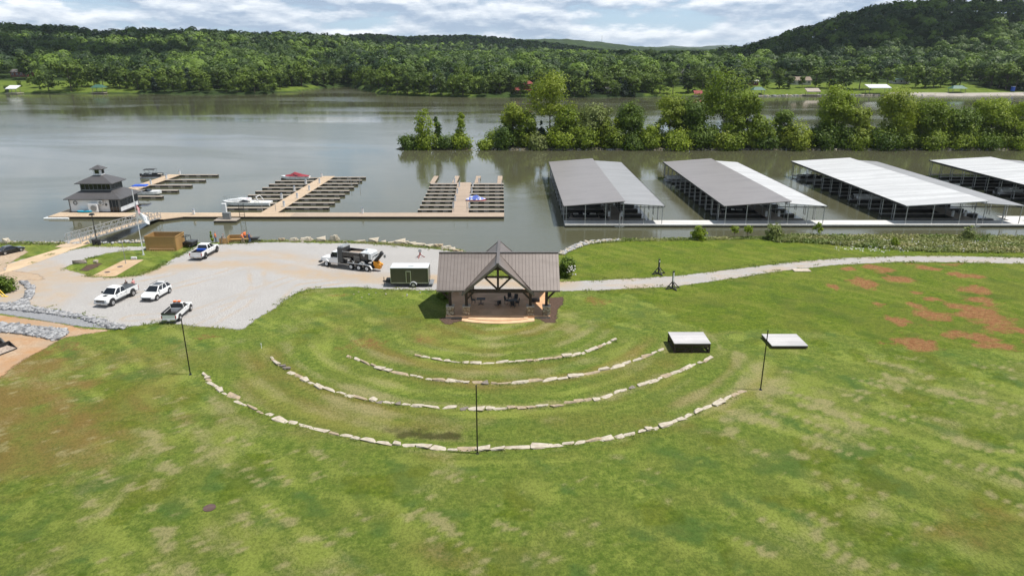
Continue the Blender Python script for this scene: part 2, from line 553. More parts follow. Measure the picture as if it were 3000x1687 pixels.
def shore_y(x):
    return np.interp(x, SX, SY)


def axis_coords(lo, hi, f0, f1, fine, coarse):
    a = np.arange(f0, f1 + 1e-6, fine)
    return np.concatenate([np.arange(lo, f0, coarse), a, np.arange(f1 + coarse, hi + 1e-6, coarse)])


gx = axis_coords(-402, 402, -112, 132, 0.6, 12)
gy = np.concatenate([np.arange(-60, 18, 6), np.arange(18, 122, 0.5), np.arange(122, 140, 3)])
GX, GY = np.meshgrid(gx, gy)
din = shore_y(GX) - GY + (fbm(GX * 0.35, GY * 0.35, 5) - 0.5) * 1.0
GZ = -4.6 * (1 - sstep(-7.5, 0.6, din))
GZ = GZ + (fbm(GX * 0.08, GY * 0.08, 3) - 0.5) * 0.0

# masks: dry straw, bare red soil, lush green, dark damp ground
arc_c = (-2.2, 79.0)
rr = np.hypot(GX - arc_c[0], (GY - arc_c[1]))
ang = np.arctan2(GX - arc_c[0], arc_c[1] - GY)
in_arc = sstep(36, 30, rr) * sstep(1.35, 1.0, np.abs(ang))
sd = Vector((0.71, -0.70, 0))            # the mower ran slantwise over the open field
A_ = GX * sd.x + GY * sd.y
B_ = -GX * sd.y + GY * sd.x
wob = 0.5 * vn(GX / 3, GY / 3, 4)
dash = 0.74 * vn(A_ / 1.7 + wob, B_ / 0.45, 21) + 0.26 * vn(GX * 1.6, GY * 1.6, 23)
streak2 = vn(A_ / 9.0, B_ / 0.9 + wob, 22)
row = vn(A_ / 30.0, B_ / 1.25, 24)
tone1 = 0.42 * vn(A_ / 3.4 + wob, B_ / 0.8, 26) + 0.28 * vn(A_ / 1.4, B_ / 0.5 + wob, 27) + 0.30 * row
tone2 = 0.6 * vn(A_ / 3.4 + wob, B_ / 1.5, 28) + 0.4 * vn(GX * 0.7, GY * 0.9, 29)
mow_arc = vn(rr / 0.9, ang * 2.2, 25)
patch = fbm(GX * 0.16, GY * 0.16, 41)
patch_s = fbm(GX * 0.55, GY * 0.55, 43)

dry = 0.12 + 0.95 * (patch - 0.42) + 0.75 * (patch_s - 0.5)
open_field = (1 - in_arc) * sstep(72, 58, GY)
dry += open_field * (1.05 * sstep(0.64, 0.80, dash) * (0.2 + 1.1 * patch) + 0.30 * (streak2 - 0.5) + 0.25 * (row - 0.5))
dry += in_arc * (0.60 * (mow_arc - 0.42) + 0.20 * np.sin(rr * 2 * np.pi / 2.4 + 2.0 * vn(ang * 2, rr * 0.2, 7)) + 0.10)
arc_t = 0.6 * vn(rr / 1.1, ang * 2.5, 35) + 0.4 * vn(rr / 0.5, ang * 6, 36)
lite = np.clip(sstep(0.50, 0.72, tone1 * (1 - in_arc) + arc_t * in_arc) + 0.5 * (patch - 0.45), 0, 1)
deep = np.clip(sstep(0.54, 0.76, tone2) * (1 - 0.5 * in_arc), 0, 1)
lush_zone = poly_sd(GX, GY, [at(1500, 735), at(1590, 740), at(1690, 795), at(1790, 838), at(1935, 830), at(2110, 837), at(2230, 872),
                             at(2400, 880), at(2576, 884), Vector((120, 66, 0)), Vector((132, 122, 0)), Vector((8, 118, 0)), at(1420, 700)])
lush = sstep(-1.2, 1.2, lush_zone + 2.2 * (patch_s - 0.5))
lush = np.maximum(lush, 0.75 * sstep(0.56, 0.70, fbm(GX * 0.3, GY * 0.3, 51)) * (1 - in_arc * 0.6))
dry = dry * (1 - 0.6 * sstep(0.0, 1.0, lush_zone))
soil = np.zeros_like(GX)
dark = np.zeros_like(GX)


def blob(arr, p, rx, ry, w, hard=1.0):
    d = np.hypot((GX - p.x) / rx, (GY - p.y) / ry)
    d = d + (fbm(GX * 0.6 + 7, GY * 0.6, 61) - 0.5) * 1.6 + (vn(GX * 1.6, GY * 1.6, 62) - 0.5) * 0.5
    np.maximum(arr, w * sstep(1.0 + 0.35 * hard, 1.0 - 0.45 * hard, d), out=arr)


Z6 = [(1620, 150, 90, 25), (1520, 250, 95, 48), (1770, 220, 100, 20), (1930, 140, 95, 18), (2180, 195, 110, 20), (2270, 290, 95, 25),
      (2260, 355, 130, 18), (1620, 382, 52, 22), (1830, 380, 40, 12), (1960, 455, 120, 52), (1770, 490, 75, 32), (2330, 470, 170, 100),
      (1860, 640, 160, 50), (1640, 637, 52, 20), (2150, 590, 75, 25), (2310, 605, 90, 25), (2300, 660, 80, 18), (2560, 560, 60, 25),
      (1320, 265, 42, 20), (1960, 345, 55, 14), (1870, 310, 40, 10), (1420, 150, 60, 14), (2080, 120, 80, 10), (2450, 660, 70, 18)]
for x, y, a, b in Z6:
    c0, c1, c2 = at(1588.5 + x / 2.609, 618.2 + y / 2.609), at(1588.5 + (x + a) / 2.609, 618.2 + y / 2.609), at(1588.5 + x / 2.609, 618.2 + (y + b) / 2.609)
    k_ = 1.15 if x > 1700 else 1.0
    blob(soil, c0, max(0.8, (c1 - c0).length * k_), max(0.9, (c2 - c0).length * k_), 0.95, 1.4)
for x, y, a, b, w in ((900, 868, 3.2, 2.2, 0.55), (1062, 858, 2.6, 1.5, 0.55), (1495, 757, 2.2, 2.0, 0.6), (520, 848, 2.2, 1.2, 0.6), (850, 742, 1.6, 0.6, 0.6),
                      (150, 870, 5, 2.0, 0.5), (30, 945, 4, 2, 0.45)):
    blob(soil, at(x, y), a, b, w, 1.2)
brown = np.zeros_like(GX)
for x, y, a, b, w in ((120, 1080, 9, 5.0, 0.85), (30, 1000, 7, 6, 0.9), (230, 1050, 6, 4.5, 0.7), (60, 1140, 9, 4, 0.7), (10, 930, 8, 4, 0.8), (330, 990, 5, 4, 0.45), (270, 1090, 5, 3.5, 0.6), (2520, 1330, 5, 2.5, 0.5), (1200, 1390, 4, 1.4, 0.4),
                      (420, 900, 7, 4, 0.35), (250, 900, 8, 4, 0.4), (620, 900, 6, 4, 0.25), (1000, 810, 12, 5, 0.3), (1500, 1060, 10, 3, 0.3), (980, 1060, 8, 3, 0.4)):
    blob(brown, at(x, y), a, b, w, 2.0)
brown = np.maximum(brown, 0.50 * in_arc * sstep(0.35, 0.7, 0.6 * vn(rr / 1.6, ang * 1.5, 81) + 0.4 * patch))
brown = brown * np.clip(0.45 + 0.75 * (0.6 * streak2 + 0.4 * row) + 0.5 * (patch_s - 0.5), 0, 1.2)
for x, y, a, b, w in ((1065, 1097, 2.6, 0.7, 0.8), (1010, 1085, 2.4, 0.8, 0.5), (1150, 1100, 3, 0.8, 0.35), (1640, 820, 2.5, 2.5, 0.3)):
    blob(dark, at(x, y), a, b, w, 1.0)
# wheel tracks worn into the grass
for tr in ([(470, 800), (455, 1000), (420, 1090), (380, 1160), (300, 1250), (170, 1370), (110, 1449)], [(420, 960), (395, 1060), (330, 1160), (250, 1270), (130, 1400), (60, 1449)],
           [(1640, 770), (1760, 850), (1880, 900), (1960, 1000)], [(1700, 760), (1830, 890), (1870, 940), (1850, 1000)]):
    d = seg_dist(GX, GY, [at(*p) for p in tr])
    dry += 0.30 * sstep(0.5, 0.1, d) * (0.4 + 0.8 * patch_s)
# soil washed out along the shore and under the stone rows
dry = np.clip(dry + 0.35 * sstep(0.4, 0.0, np.abs(din - 0.8)), 0, 1)

gi = np.arange(len(gx) * len(gy)).reshape(len(gy), len(gx))
GF = np.stack([gi[:-1, :-1], gi[:-1, 1:], gi[1:, 1:], gi[1:, :-1]], -1).reshape(-1, 4)


def grass_material():
    m = bpy.data.materials.new('mown_grass')
    m.use_nodes = True
    nt = m.node_tree
    nt.nodes.clear()
    tc = N(nt, 'ShaderNodeTexCoord').outputs['Object']
    at_ = lambda n: N(nt, 'ShaderNodeAttribute', attribute_name=n).outputs['Fac']
    fine = noise(nt, scalev(nt, tc, (1, 0.75, 1)), 5.0, 6, 0.85)
    tuft = noise(nt, tc, 1.7, 5, 0.7)
    big = noise(nt, tc, 0.22, 3)
    sf = N(nt, 'ShaderNodeVectorRotate', {'Vector': tc, 'Angle': -math.atan2(sd.y, sd.x)}, rotation_type='Z_AXIS').outputs[0]
    blades = noise(nt, scalev(nt, sf, (0.5, 2.6, 1)), 1.3, 4, 0.7)
    jit = mth(nt, 'MULTIPLY', mth(nt, 'SUBTRACT', fine, 0.5), 0.9)
    g = mixc(nt, mapr(nt, tuft, 0.35, 0.66), (0.205, 0.262, 0.046), (0.102, 0.160, 0.022))
    g = mixc(nt, mapr(nt, mth(nt, 'ADD', at_('deep'), jit), 0.1, 1.0, 0, 0.75), g, (0.078, 0.150, 0.032))
    g = mixc(nt, mapr(nt, mth(nt, 'ADD', at_('lite'), jit), 0.1, 1.0, 0, 0.8), g, (0.285, 0.335, 0.066))
    g = mixc(nt, mapr(nt, big, 0.4, 0.62, 0, 0.35), g, (0.180, 0.195, 0.045))
    lushc = mixc(nt, mapr(nt, tuft, 0.32, 0.68), (0.170, 0.225, 0.022), (0.085, 0.135, 0.014))
    lushc = mixc(nt, mapr(nt, mth(nt, 'ADD', at_('lite'), jit), 0.1, 1.0, 0, 0.55), lushc, (0.230, 0.265, 0.045))
    lushc = mixc(nt, mapr(nt, mth(nt, 'ADD', at_('deep'), jit), 0.1, 1.0, 0, 0.6), lushc, (0.075, 0.125, 0.018))
    lushc = mixc(nt, mapr(nt, big, 0.42, 0.6, 0, 0.35), lushc, (0.19, 0.19, 0.04))
    g = mixc(nt, mapr(nt, mth(nt, 'ADD', at_('lush'), mth(nt, 'MULTIPLY', mth(nt, 'SUBTRACT', tuft, 0.5), 0.9)), 0.25, 0.75), g, lushc)
    g = mixc(nt, mapr(nt, mth(nt, 'ADD', at_('brown'), mth(nt, 'MULTIPLY', jit, 0.6)), 0.03, 0.85, 0, 0.85), g, (0.25, 0.155, 0.052))
    dv = mth(nt, 'ADD', at_('dry'), mth(nt, 'MULTIPLY', mth(nt, 'SUBTRACT', fine, 0.5), 0.75))
    dv = mth(nt, 'ADD', dv, mth(nt, 'MULTIPLY', mth(nt, 'SUBTRACT', blades, 0.5), 0.55))
    strawc = mixc(nt, fine, (0.46, 0.40, 0.21), (0.31, 0.275, 0.12))
    g = mixc(nt, mapr(nt, dv, 0.27, 1.0, 0, 0.75), g, strawc)
    sv = mth(nt, 'ADD', at_('soil'), mth(nt, 'MULTIPLY', mth(nt, 'SUBTRACT', tuft, 0.5), 1.5))
    sv = mth(nt, 'ADD', sv, mth(nt, 'MULTIPLY', mth(nt, 'SUBTRACT', fine, 0.5), 0.8))
    soilc = mixc(nt, mapr(nt, tuft, 0.35, 0.65), (0.40, 0.190, 0.095), (0.27, 0.108, 0.050))
    g = mixc(nt, mapr(nt, sv, 0.34, 1.0, 0, 0.92), g, soilc)
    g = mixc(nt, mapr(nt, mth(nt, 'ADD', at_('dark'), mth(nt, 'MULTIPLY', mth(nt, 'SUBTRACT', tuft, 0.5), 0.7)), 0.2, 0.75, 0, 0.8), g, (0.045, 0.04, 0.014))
    g = mixc(nt, mapr(nt, fine, 0.40, 0.58, 0.42, 0.0), g, (0.030, 0.050, 0.008))
    b = N(nt, 'ShaderNodeBsdfPrincipled', {'Base Color': g, 'Roughness': 0.9, 'Specular IOR Level': 0.1})
    bn = N(nt, 'ShaderNodeBump', {'Strength': 1.0, 'Distance': 0.22, 'Height': mth(nt, 'ADD', fine, tuft)})
    nt.links.new(bn.outputs[0], b.inputs['Normal'])
    N(nt, 'ShaderNodeOutputMaterial', {0: b.outputs[0]})
    return m


M['grass'] = grass_material()
V = np.stack([GX.ravel(), GY.ravel(), GZ.ravel()], 1)
ground = link('ground', np_mesh('ground', V, GF, M['grass'], {'dry': dry, 'soil': soil, 'lush': lush, 'dark': dark, 'lite': lite, 'deep': deep, 'brown': brown}, smooth=True))
tag(ground, kind='structure')


# ------------------------------------------------------------------ gravel, paths and pads laid on the ground
def loose_material(name, c1, c2, c3, scale=5.0, edge_amp=1.7, alpha_hi=0.3, tone2=None, bump=0.03):
    """gravel or bare soil whose rim breaks up into the grass; 'tone' tints worn tracks"""
    m = bpy.data.materials.new(name)
    m.use_nodes = True
    nt = m.node_tree
    nt.nodes.clear()
    tc = N(nt, 'ShaderNodeTexCoord').outputs['Object']
    fine = noise(nt, tc, scale, 4, 0.8)
    mid = noise(nt, tc, 0.5, 5, 0.65)
    c = mixc(nt, mapr(nt, fine, 0.40, 0.60), c1, c2)
    tone = N(nt, 'ShaderNodeAttribute', attribute_name='tone').outputs['Fac']
    tv = mth(nt, 'ADD', tone, mth(nt, 'MULTIPLY', mth(nt, 'SUBTRACT', mid, 0.5), 1.3))
    c3v = mixc(nt, fine, c3, tuple(x * 0.75 for x in c3))
    c = mixc(nt, mapr(nt, tv, 0.1, 1.15), c, c3v)
    c = mixc(nt, mapr(nt, noise(nt, tc, 0.22, 6), 0.44, 0.60, 0, 0.5), c, tuple(x * 0.72 for x in c1))
    b = N(nt, 'ShaderNodeBsdfPrincipled', {'Base Color': c, 'Roughness': 0.92, 'Specular IOR Level': 0.15})
    bn = N(nt, 'ShaderNodeBump', {'Strength': 0.8, 'Distance': bump, 'Height': fine})
    nt.links.new(bn.outputs[0], b.inputs['Normal'])
    e = N(nt, 'ShaderNodeAttribute', attribute_name='edge').outputs['Fac']
    nz = mth(nt, 'MULTIPLY', mth(nt, 'SUBTRACT', noise(nt, tc, 1.3, 7, 0.8), 0.5), edge_amp)
    al = mapr(nt, mth(nt, 'ADD', e, nz), -0.05, alpha_hi)
    tr = N(nt, 'ShaderNodeBsdfTransparent')
    mx = N(nt, 'ShaderNodeMixShader', {0: al, 1: tr.outputs[0], 2: b.outputs[0]})
    N(nt, 'ShaderNodeOutputMaterial', {0: mx.outputs[0]})
    return m


def sheet(name, poly, z, m, res=0.6, margin=0.9, tone=None, holes=()):
    poly = [(p[0], p[1]) for p in poly]
    xs = np.arange(min(p[0] for p in poly) - margin, max(p[0] for p in poly) + margin + res, res)
    ys = np.arange(min(p[1] for p in poly) - margin, max(p[1] for p in poly) + margin + res, res)
    X, Y = np.meshgrid(xs, ys)
    d = poly_sd(X, Y, poly)
    for h in holes:
        d = np.minimum(d, -poly_sd(X, Y, [(p[0], p[1]) for p in h]))
    idx = np.arange(X.size).reshape(X.shape)
    Fq = np.stack([idx[:-1, :-1], idx[:-1, 1:], idx[1:, 1:], idx[1:, :-1]], -1).reshape(-1, 4)
    dd = d.ravel()
    keep = (dd[Fq].max(1) > -margin)
    Fq = Fq[keep]
    used = np.unique(Fq)
    remap = np.full(X.size, -1)
    remap[used] = np.arange(len(used))
    t = tone(X, Y) if tone else np.zeros_like(X)
    V = np.stack([X.ravel()[used], Y.ravel()[used], np.full(len(used), z)], 1)
    o = link(name, np_mesh(name, V, remap[Fq], m, {'edge': dd[used], 'tone': t.ravel()[used]}))
    return tag(o, kind='structure')


M['gravel'] = loose_material('pale_gravel', (0.44, 0.425, 0.41), (0.25, 0.24, 0.235), (0.42, 0.33, 0.24), 7.0, tone2=True)
M['gravel_blue'] = loose_material('blue_grey_gravel', (0.28, 0.285, 0.30), (0.19, 0.195, 0.205), (0.33, 0.25, 0.18), 7.0)
M['bare_soil'] = loose_material('bare_soil', (0.44, 0.35, 0.26), (0.33, 0.25, 0.175), (0.42, 0.235, 0.115), 3.0)
M['mulch'] = loose_material('bark_mulch', (0.115, 0.075, 0.055), (0.06, 0.04, 0.03), (0.16, 0.10, 0.07), 5.0)
M['concrete_tan'] = loose_material('tan_concrete', (0.55, 0.415, 0.275), (0.49, 0.37, 0.25), (0.45, 0.29, 0.16), 2.0, edge_amp=0.05, alpha_hi=0.02)

D3 = lambda x, y: at(x / 3.925, 558.1 + y / 3.925)          # read off two enlargements
D1 = lambda x, y: at(x / 4.219, 386.4 + y / 4.219)

lot = [at(-260, 700), at(0, 668), at(100, 640), D1(330, 1170), D1(560, 1060), D1(950, 985), D1(1300, 985), D1(1540, 985), D1(1950, 990), at(500, 618), at(560, 614),
       at(640, 610), at(700, 609), at(800, 611), at(900, 612), at(1000, 618), at(1080, 625), at(1150, 633), at(1180, 650), at(1120, 690), at(1270, 700), at(1410, 708), at(1500, 705),
       at(1700, 694), at(1850, 676), at(2000, 658), at(2100, 650), at(2250, 644), at(2400, 644), at(2576, 648), at(2900, 655), at(2900, 672), at(2576, 664), at(2400, 660), at(2250, 660), at(2100, 667),
       at(1950, 684), at(1850, 700), at(1700, 721), at(1500, 731), at(1400, 733), at(1270, 735), at(1100, 731), at(960, 728), at(890, 722), at(780, 727), at(745, 738), at(715, 757), at(690, 778), at(650, 800), at(612, 830),
       at(500, 822), at(400, 812), at(310, 824), at(220, 800), at(120, 777), at(40, 768), at(-100, 772), at(-260, 790)]
island = [D3(640, 458), D3(700, 425), D3(850, 372), D3(1050, 312), D3(1250, 285), D3(1450, 282), D3(1800, 255), D3(1895, 245), D3(1850, 285), D3(1500, 482), D3(1350, 530),
          D3(1130, 545), D3(890, 545), D3(830, 512), D3(700, 480)]
track_lines = [[at(-200, 690), at(0, 690), at(100, 690), at(250, 700), at(450, 672), at(640, 660), at(800, 690), at(960, 700), at(1130, 702), at(1420, 716)],
               [at(560, 640), at(700, 640), at(800, 662), at(900, 675)], [at(0, 760), at(110, 770), at(160, 740), at(180, 700), at(90, 660)]]


def lot_tone(X, Y):
    t = np.zeros_like(X)
    for k, l in enumerate(track_lines):
        t = np.maximum(t, (0.95 if k < 1 else 0.75) * sstep(4.0, 0.6, seg_dist(X, Y, l)))
    for l in ([(250, 760), (400, 730), (560, 690), (700, 640)], [(330, 800), (480, 790), (620, 740), (760, 690), (930, 690)], [(520, 815), (600, 770), (650, 720), (640, 660), (560, 630)],
              [(120, 740), (260, 720), (420, 690), (520, 640)], [(700, 780), (760, 720), (880, 705), (1060, 710)]):
        w_ = [at(*p) for p in l]
        dl_ = seg_dist(X, Y, w_)
        t = np.maximum(t, 0.62 * sstep(0.55, 0.2, np.abs(dl_ - 0.95)) * (0.5 + 0.8 * vn(X * 0.3, Y * 0.3, 55)))
    left = sstep(-50, -66, X) * sstep(102, 94, Y) * 0.9
    road = 0.55 * sstep(6, 14, X) * (0.4 + vn(X * 0.3, Y * 2.0, 8))
    t = np.maximum(np.maximum(t, left), road)
    return t + 0.45 * (fbm(X * 0.12, Y * 0.12, 77) - 0.5)


sheet('gravel_lot', lot, 0.012, M['gravel'], 0.4, tone=lot_tone, holes=[island])
sheet('bare_ground', [at(-260, 640), at(-60, 625), at(0, 622), at(62, 626), at(72, 634), at(30, 660), at(10, 678), at(100, 690), at(120, 705), at(60, 705), at(-260, 760)], 0.020, M['bare_soil'], 0.6,
      tone=lambda X, Y: 0.5 * vn(X * 0.2, Y * 0.3, 9))
sheet('soil_strip', [at(-260, 780), at(0, 792), at(60, 800), at(150, 812), at(210, 826), at(290, 830), at(160, 850), at(110, 880), at(60, 905), at(-60, 1000), at(-260, 1040)], 0.020, M['bare_soil'], 0.5,
      tone=lambda X, Y: 0.45 + 0.5 * vn(X * 0.3, Y * 0.3, 13))
sheet('drainage_gravel', [at(-260, 752), at(0, 768), at(100, 782), at(200, 800), at(300, 822), at(290, 829), at(200, 822), at(100, 806), at(0, 790), at(-260, 770)], 0.028, M['gravel_blue'], 0.5)
sheet('concrete_path', [D1(-200, 1330), D1(60, 1245), D1(80, 1178), D1(690, 990), D1(930, 905), D1(955, 955), D1(600, 1082), D1(180, 1232)], 0.028, M['concrete_tan'], 0.25, 0.3,
      tone=lambda X, Y: 0.35 * fbm(X * 0.4, Y * 0.4, 3))
sheet('concrete_pad', [D3(892, 543), D3(1222, 378), D3(1420, 374), D3(1140, 538)], 0.020, M['concrete_tan'], 0.25, 0.3,
      tone=lambda X, Y: 0.5 + 0.3 * fbm(X * 0.4, Y * 0.4, 3))
sheet('mulch_bed', [D3(780, 480), D3(850, 430), D3(960, 405), D3(1020, 410), D3(960, 450), D3(860, 490)], 0.020, M['mulch'], 0.3)
Z5 = lambda x, y: at((1200 + x / 4.83) / 1.16460, (680 + y / 4.83) / 1.16460)
sheet('mulch_bed', [Z5(1950, 930), Z5(2190, 910), Z5(2180, 1000), Z5(2110, 1120), Z5(2080, 1290), Z5(1900, 1290), Z5(1840, 1240), Z5(1720, 1230), Z5(1980, 1150)], 0.016, M['mulch'], 0.35)
sheet('mulch_bed', [Z5(400, 1220), Z5(560, 1190), Z5(800, 1250), Z5(640, 1290), Z5(580, 1310), Z5(480, 1310)], 0.016, M['mulch'], 0.35)


# ------------------------------------------------------------------ the water
def water_material():
    m = bpy.data.materials.new('lake_water')
    m.use_nodes = True
    nt = m.node_tree
    nt.nodes.clear()
    tc = N(nt, 'ShaderNodeTexCoord').outputs['Object']
    sp = N(nt, 'ShaderNodeSeparateXYZ', {0: tc})
    wind = noise(nt, scalev(nt, tc, (0.004, 0.016, 1)), 1.0, 5, 0.6, 0.6)
    calm = mapr(nt, wind, 0.42, 0.58)
    river = mapr(nt, sp.outputs[1], 285, 300)          # the open river beyond the spit
    rough = mth(nt, 'ADD', 0.05, mth(nt, 'MULTIPLY', calm, 0.11))
    w1 = noise(nt, scalev(nt, tc, (0.55, 1.5, 1)), 0.9, 4, 0.6)
    w2 = noise(nt, scalev(nt, tc, (0.25, 0.8, 1)), 0.35, 3, 0.5)
    amp = mth(nt, 'ADD', 0.25, mth(nt, 'MULTIPLY', calm, 0.9))
    h = mth(nt, 'MULTIPLY', mth(nt, 'ADD', w1, w2), amp)
    col = mixc(nt, noise(nt, scalev(nt, tc, (0.01, 0.02, 1)), 1.0, 3), (0.070, 0.070, 0.038), (0.086, 0.086, 0.054))
    b = N(nt, 'ShaderNodeBsdfPrincipled', {'Base Color': col, 'Roughness': rough, 'IOR': 1.36})
    bn = N(nt, 'ShaderNodeBump', {'Strength': 0.5, 'Distance': 0.055, 'Height': h})
    nt.links.new(bn.outputs[0], b.inputs['Normal'])
    N(nt, 'ShaderNodeOutputMaterial', {0: b.outputs[0]})
    return m


M['water'] = water_material()
lake = MB().add([(-1200, 92, WATER_Z), (1200, 92, WATER_Z), (1200, 900, WATER_Z), (-1200, 900, WATER_Z)], [(0, 1, 2, 3)]).build('lake_water', M['water'])
tag(lake, kind='structure')

# ------------------------------------------------------------------ far bank and hills
def slope_of(x, y):
    p = at_dist(x, y, 1000.0)
    return p.x / 1000.0, (p.z - CAM_H) / 1000.0


def crest(pts):
    a = [slope_of(*p) for p in pts]
    return np.array([q[0] for q in a]), np.array([q[1] for q in a])


CR_A = crest([(-700, 20), (-300, 40), (0, 58), (50, 62), (100, 65), (173, 66), (200, 75), (267, 80), (327, 74), (417, 78), (483, 74), (567, 80), (650, 85), (740, 84), (790, 86), (859, 92), (960, 112), (1050, 135)])
CR_B = crest([(600, 125), (772, 100), (840, 90), (919, 83), (985, 87), (1029, 90), (1100, 88), (1176, 86), (1286, 95), (1341, 101), (1400, 108), (1500, 121), (1600, 132), (1700, 145)])
CR_C = crest([(1150, 125), (1250, 100), (1341, 95.5), (1422, 95), (1506, 102.5), (1598, 113.5), (1717, 119), (1850, 122), (2100, 128)])
CR_D = crest([(1500, 130), (1660, 119), (1690, 115.2), (1725, 118.5), (1760, 119), (1790, 115.5), (1820, 114), (1860, 117), (1900, 118), (1960, 122), (2100, 130)])
CR_E = crest([(1700, 150), (1800, 135), (1884, 122), (1936, 104), (1980, 88), (2071, 61), (2181, 27), (2255, 13), (2365, 6), (2438, 4), (2511, 6), (2576, 9), (2900, 30), (3300, 60)])
shore_far = [(-300, 233), (0, 236), (320, 236), (500, 239), (670, 238), (690, 234), (740, 232), (800, 224), (850, 218), (880, 218), (893, 223), (960, 238), (1050, 242), (1150, 245), (1300, 246), (1500, 246), (1700, 244),
             (1900, 243), (2050, 241), (2200, 240), (2440, 242), (2576, 240), (2900, 238)]
SFU = np.array([slope_of(x, 150)[0] for x, y in shore_far])
SFU = np.array([at(x, y, WATER_Z).x / at(x, y, WATER_Z).y for x, y in shore_far])
SFY = np.array([at(x, y, WATER_Z).y for x, y in shore_far])


def far_z(u, y):
    d = y - np.interp(u, SFU, SFY)
    z = np.where(d < 0, -2.6 + 0.25 * np.maximum(d, -8), -2.6 + 1.1 * sstep(0, 3, d) + 0.10 * np.clip(d, 0, 85) + 0.03 * np.clip(d - 85, 0, 200))
    return z


RIDGES = [(CR_A, 1150, 480, 17, 1.25), (CR_B, 2200, 900, 19, 1.2), (CR_C, 3900, 1300, 8, 1.2), (CR_D, 9000, 2500, 0, 1.2), (CR_E, 1010, 330, 14, 1.05)]


def hill_z(u, y):
    z = far_z(u, y)
    for (cu, cs), D, w, th, pw in RIDGES:
        top = CAM_H + D * np.interp(u, cu, cs) - th
        s = np.clip(1 - np.abs(y - D) / np.where(y < D, w, w * 1.3), 0, 1)
        shape = (s * s * (3 - 2 * s)) ** pw
        z = np.maximum(z, np.where(shape > 0, z + (top - z) * shape, -50)) if True else z
    return z


hu = np.linspace(-1.25, 1.25, 420)
hy = np.concatenate([np.linspace(535, 720, 75), np.geomspace(724, 11500, 150)])
HU, HY = np.meshgrid(hu, hy)
HZ = hill_z(HU, HY)
bump_far = (fbm(HU * HY / 22, HY / 30, 91, 3) - 0.5) * 12 * sstep(1500, 2400, HY)
HZ = HZ + bump_far * sstep(0, 20, HZ)
# mown gardens along the far bank
dsh = HY - np.interp(HU, SFU, SFY)
def garden(u, d):
    xs = [slope_of(x, 220)[0] for x in (-200, 0, 330, 345, 690, 700, 790, 800, 930, 945, 1190, 1210, 1620, 1640, 1760, 1790, 1860, 1900, 2440, 2470, 2576, 2800)]
    vals = [70, 70, 62, 4, 4, 22, 22, 4, 4, 13, 11, 3, 3, 42, 42, 12, 12, 66, 62, 40, 8, 8]
    return np.interp(u, xs, vals) - d


lawn = sstep(7, 12, garden(HU, 0.0)) * sstep(-5, 5, garden(HU, dsh) + 10 * (fbm(HU * HY / 15, HY / 15, 15) - 0.5)) * sstep(1, 3, dsh)
rock = sstep(slope_of(2235, 220)[0], slope_of(2250, 220)[0], HU) * sstep(11, 6, dsh) * sstep(-4, 0, dsh)


def hill_material():
    m = bpy.data.materials.new('far_hills')
    m.use_nodes = True
    nt = m.node_tree
    nt.nodes.clear()
    tc = N(nt, 'ShaderNodeTexCoord').outputs['Object']
    vor = N(nt, 'ShaderNodeTexVoronoi', {'Vector': tc, 'Scale': 0.085}, feature='F1')
    f = mixc(nt, vor.outputs['Color'], (0.026, 0.045, 0.014), (0.055, 0.085, 0.022))
    f = mixc(nt, mapr(nt, noise(nt, tc, 0.01, 5), 0.4, 0.65), f, (0.026, 0.042, 0.016))
    l = mixc(nt, mapr(nt, noise(nt, tc, 0.2, 4), 0.4, 0.6), (0.12, 0.16, 0.028), (0.085, 0.125, 0.022))
    lw = N(nt, 'ShaderNodeAttribute', attribute_name='lawn').outputs['Fac']
    rk = N(nt, 'ShaderNodeAttribute', attribute_name='rock').outputs['Fac']
    c = mixc(nt, lw, f, l)
    c = mixc(nt, rk, c, mixc(nt, noise(nt, tc, 0.9, 4), (0.45, 0.42, 0.38), (0.25, 0.22, 0.19)))
    b = N(nt, 'ShaderNodeBsdfPrincipled', {'Base Color': c, 'Roughness': 0.95, 'Specular IOR Level': 0.05})
    bn = N(nt, 'ShaderNodeBump', {'Strength': 1.0, 'Distance': 9.0, 'Height': mth(nt, 'SUBTRACT', 1.0, vor.outputs['Distance'])})
    bn.inputs['Strength'].default_value = 0.8
    nt.links.new(mapr(nt, lw, 0, 0.5, 0.8, 0.0), bn.inputs['Strength'])
    nt.links.new(bn.outputs[0], b.inputs['Normal'])
    N(nt, 'ShaderNodeOutputMaterial', {0: b.outputs[0]})
    return m


M['hills'] = hill_material()
hi_ = np.arange(HU.size).reshape(HU.shape)
HF = np.stack([hi_[:-1, :-1], hi_[:-1, 1:], hi_[1:, 1:], hi_[1:, :-1]], -1).reshape(-1, 4)
hills = link('hills', np_mesh('hills', np.stack([(HU * HY).ravel(), HY.ravel(), HZ.ravel()], 1), HF, M['hills'], {'lawn': lawn, 'rock': rock}, smooth=True))
tag(hills, kind='structure')

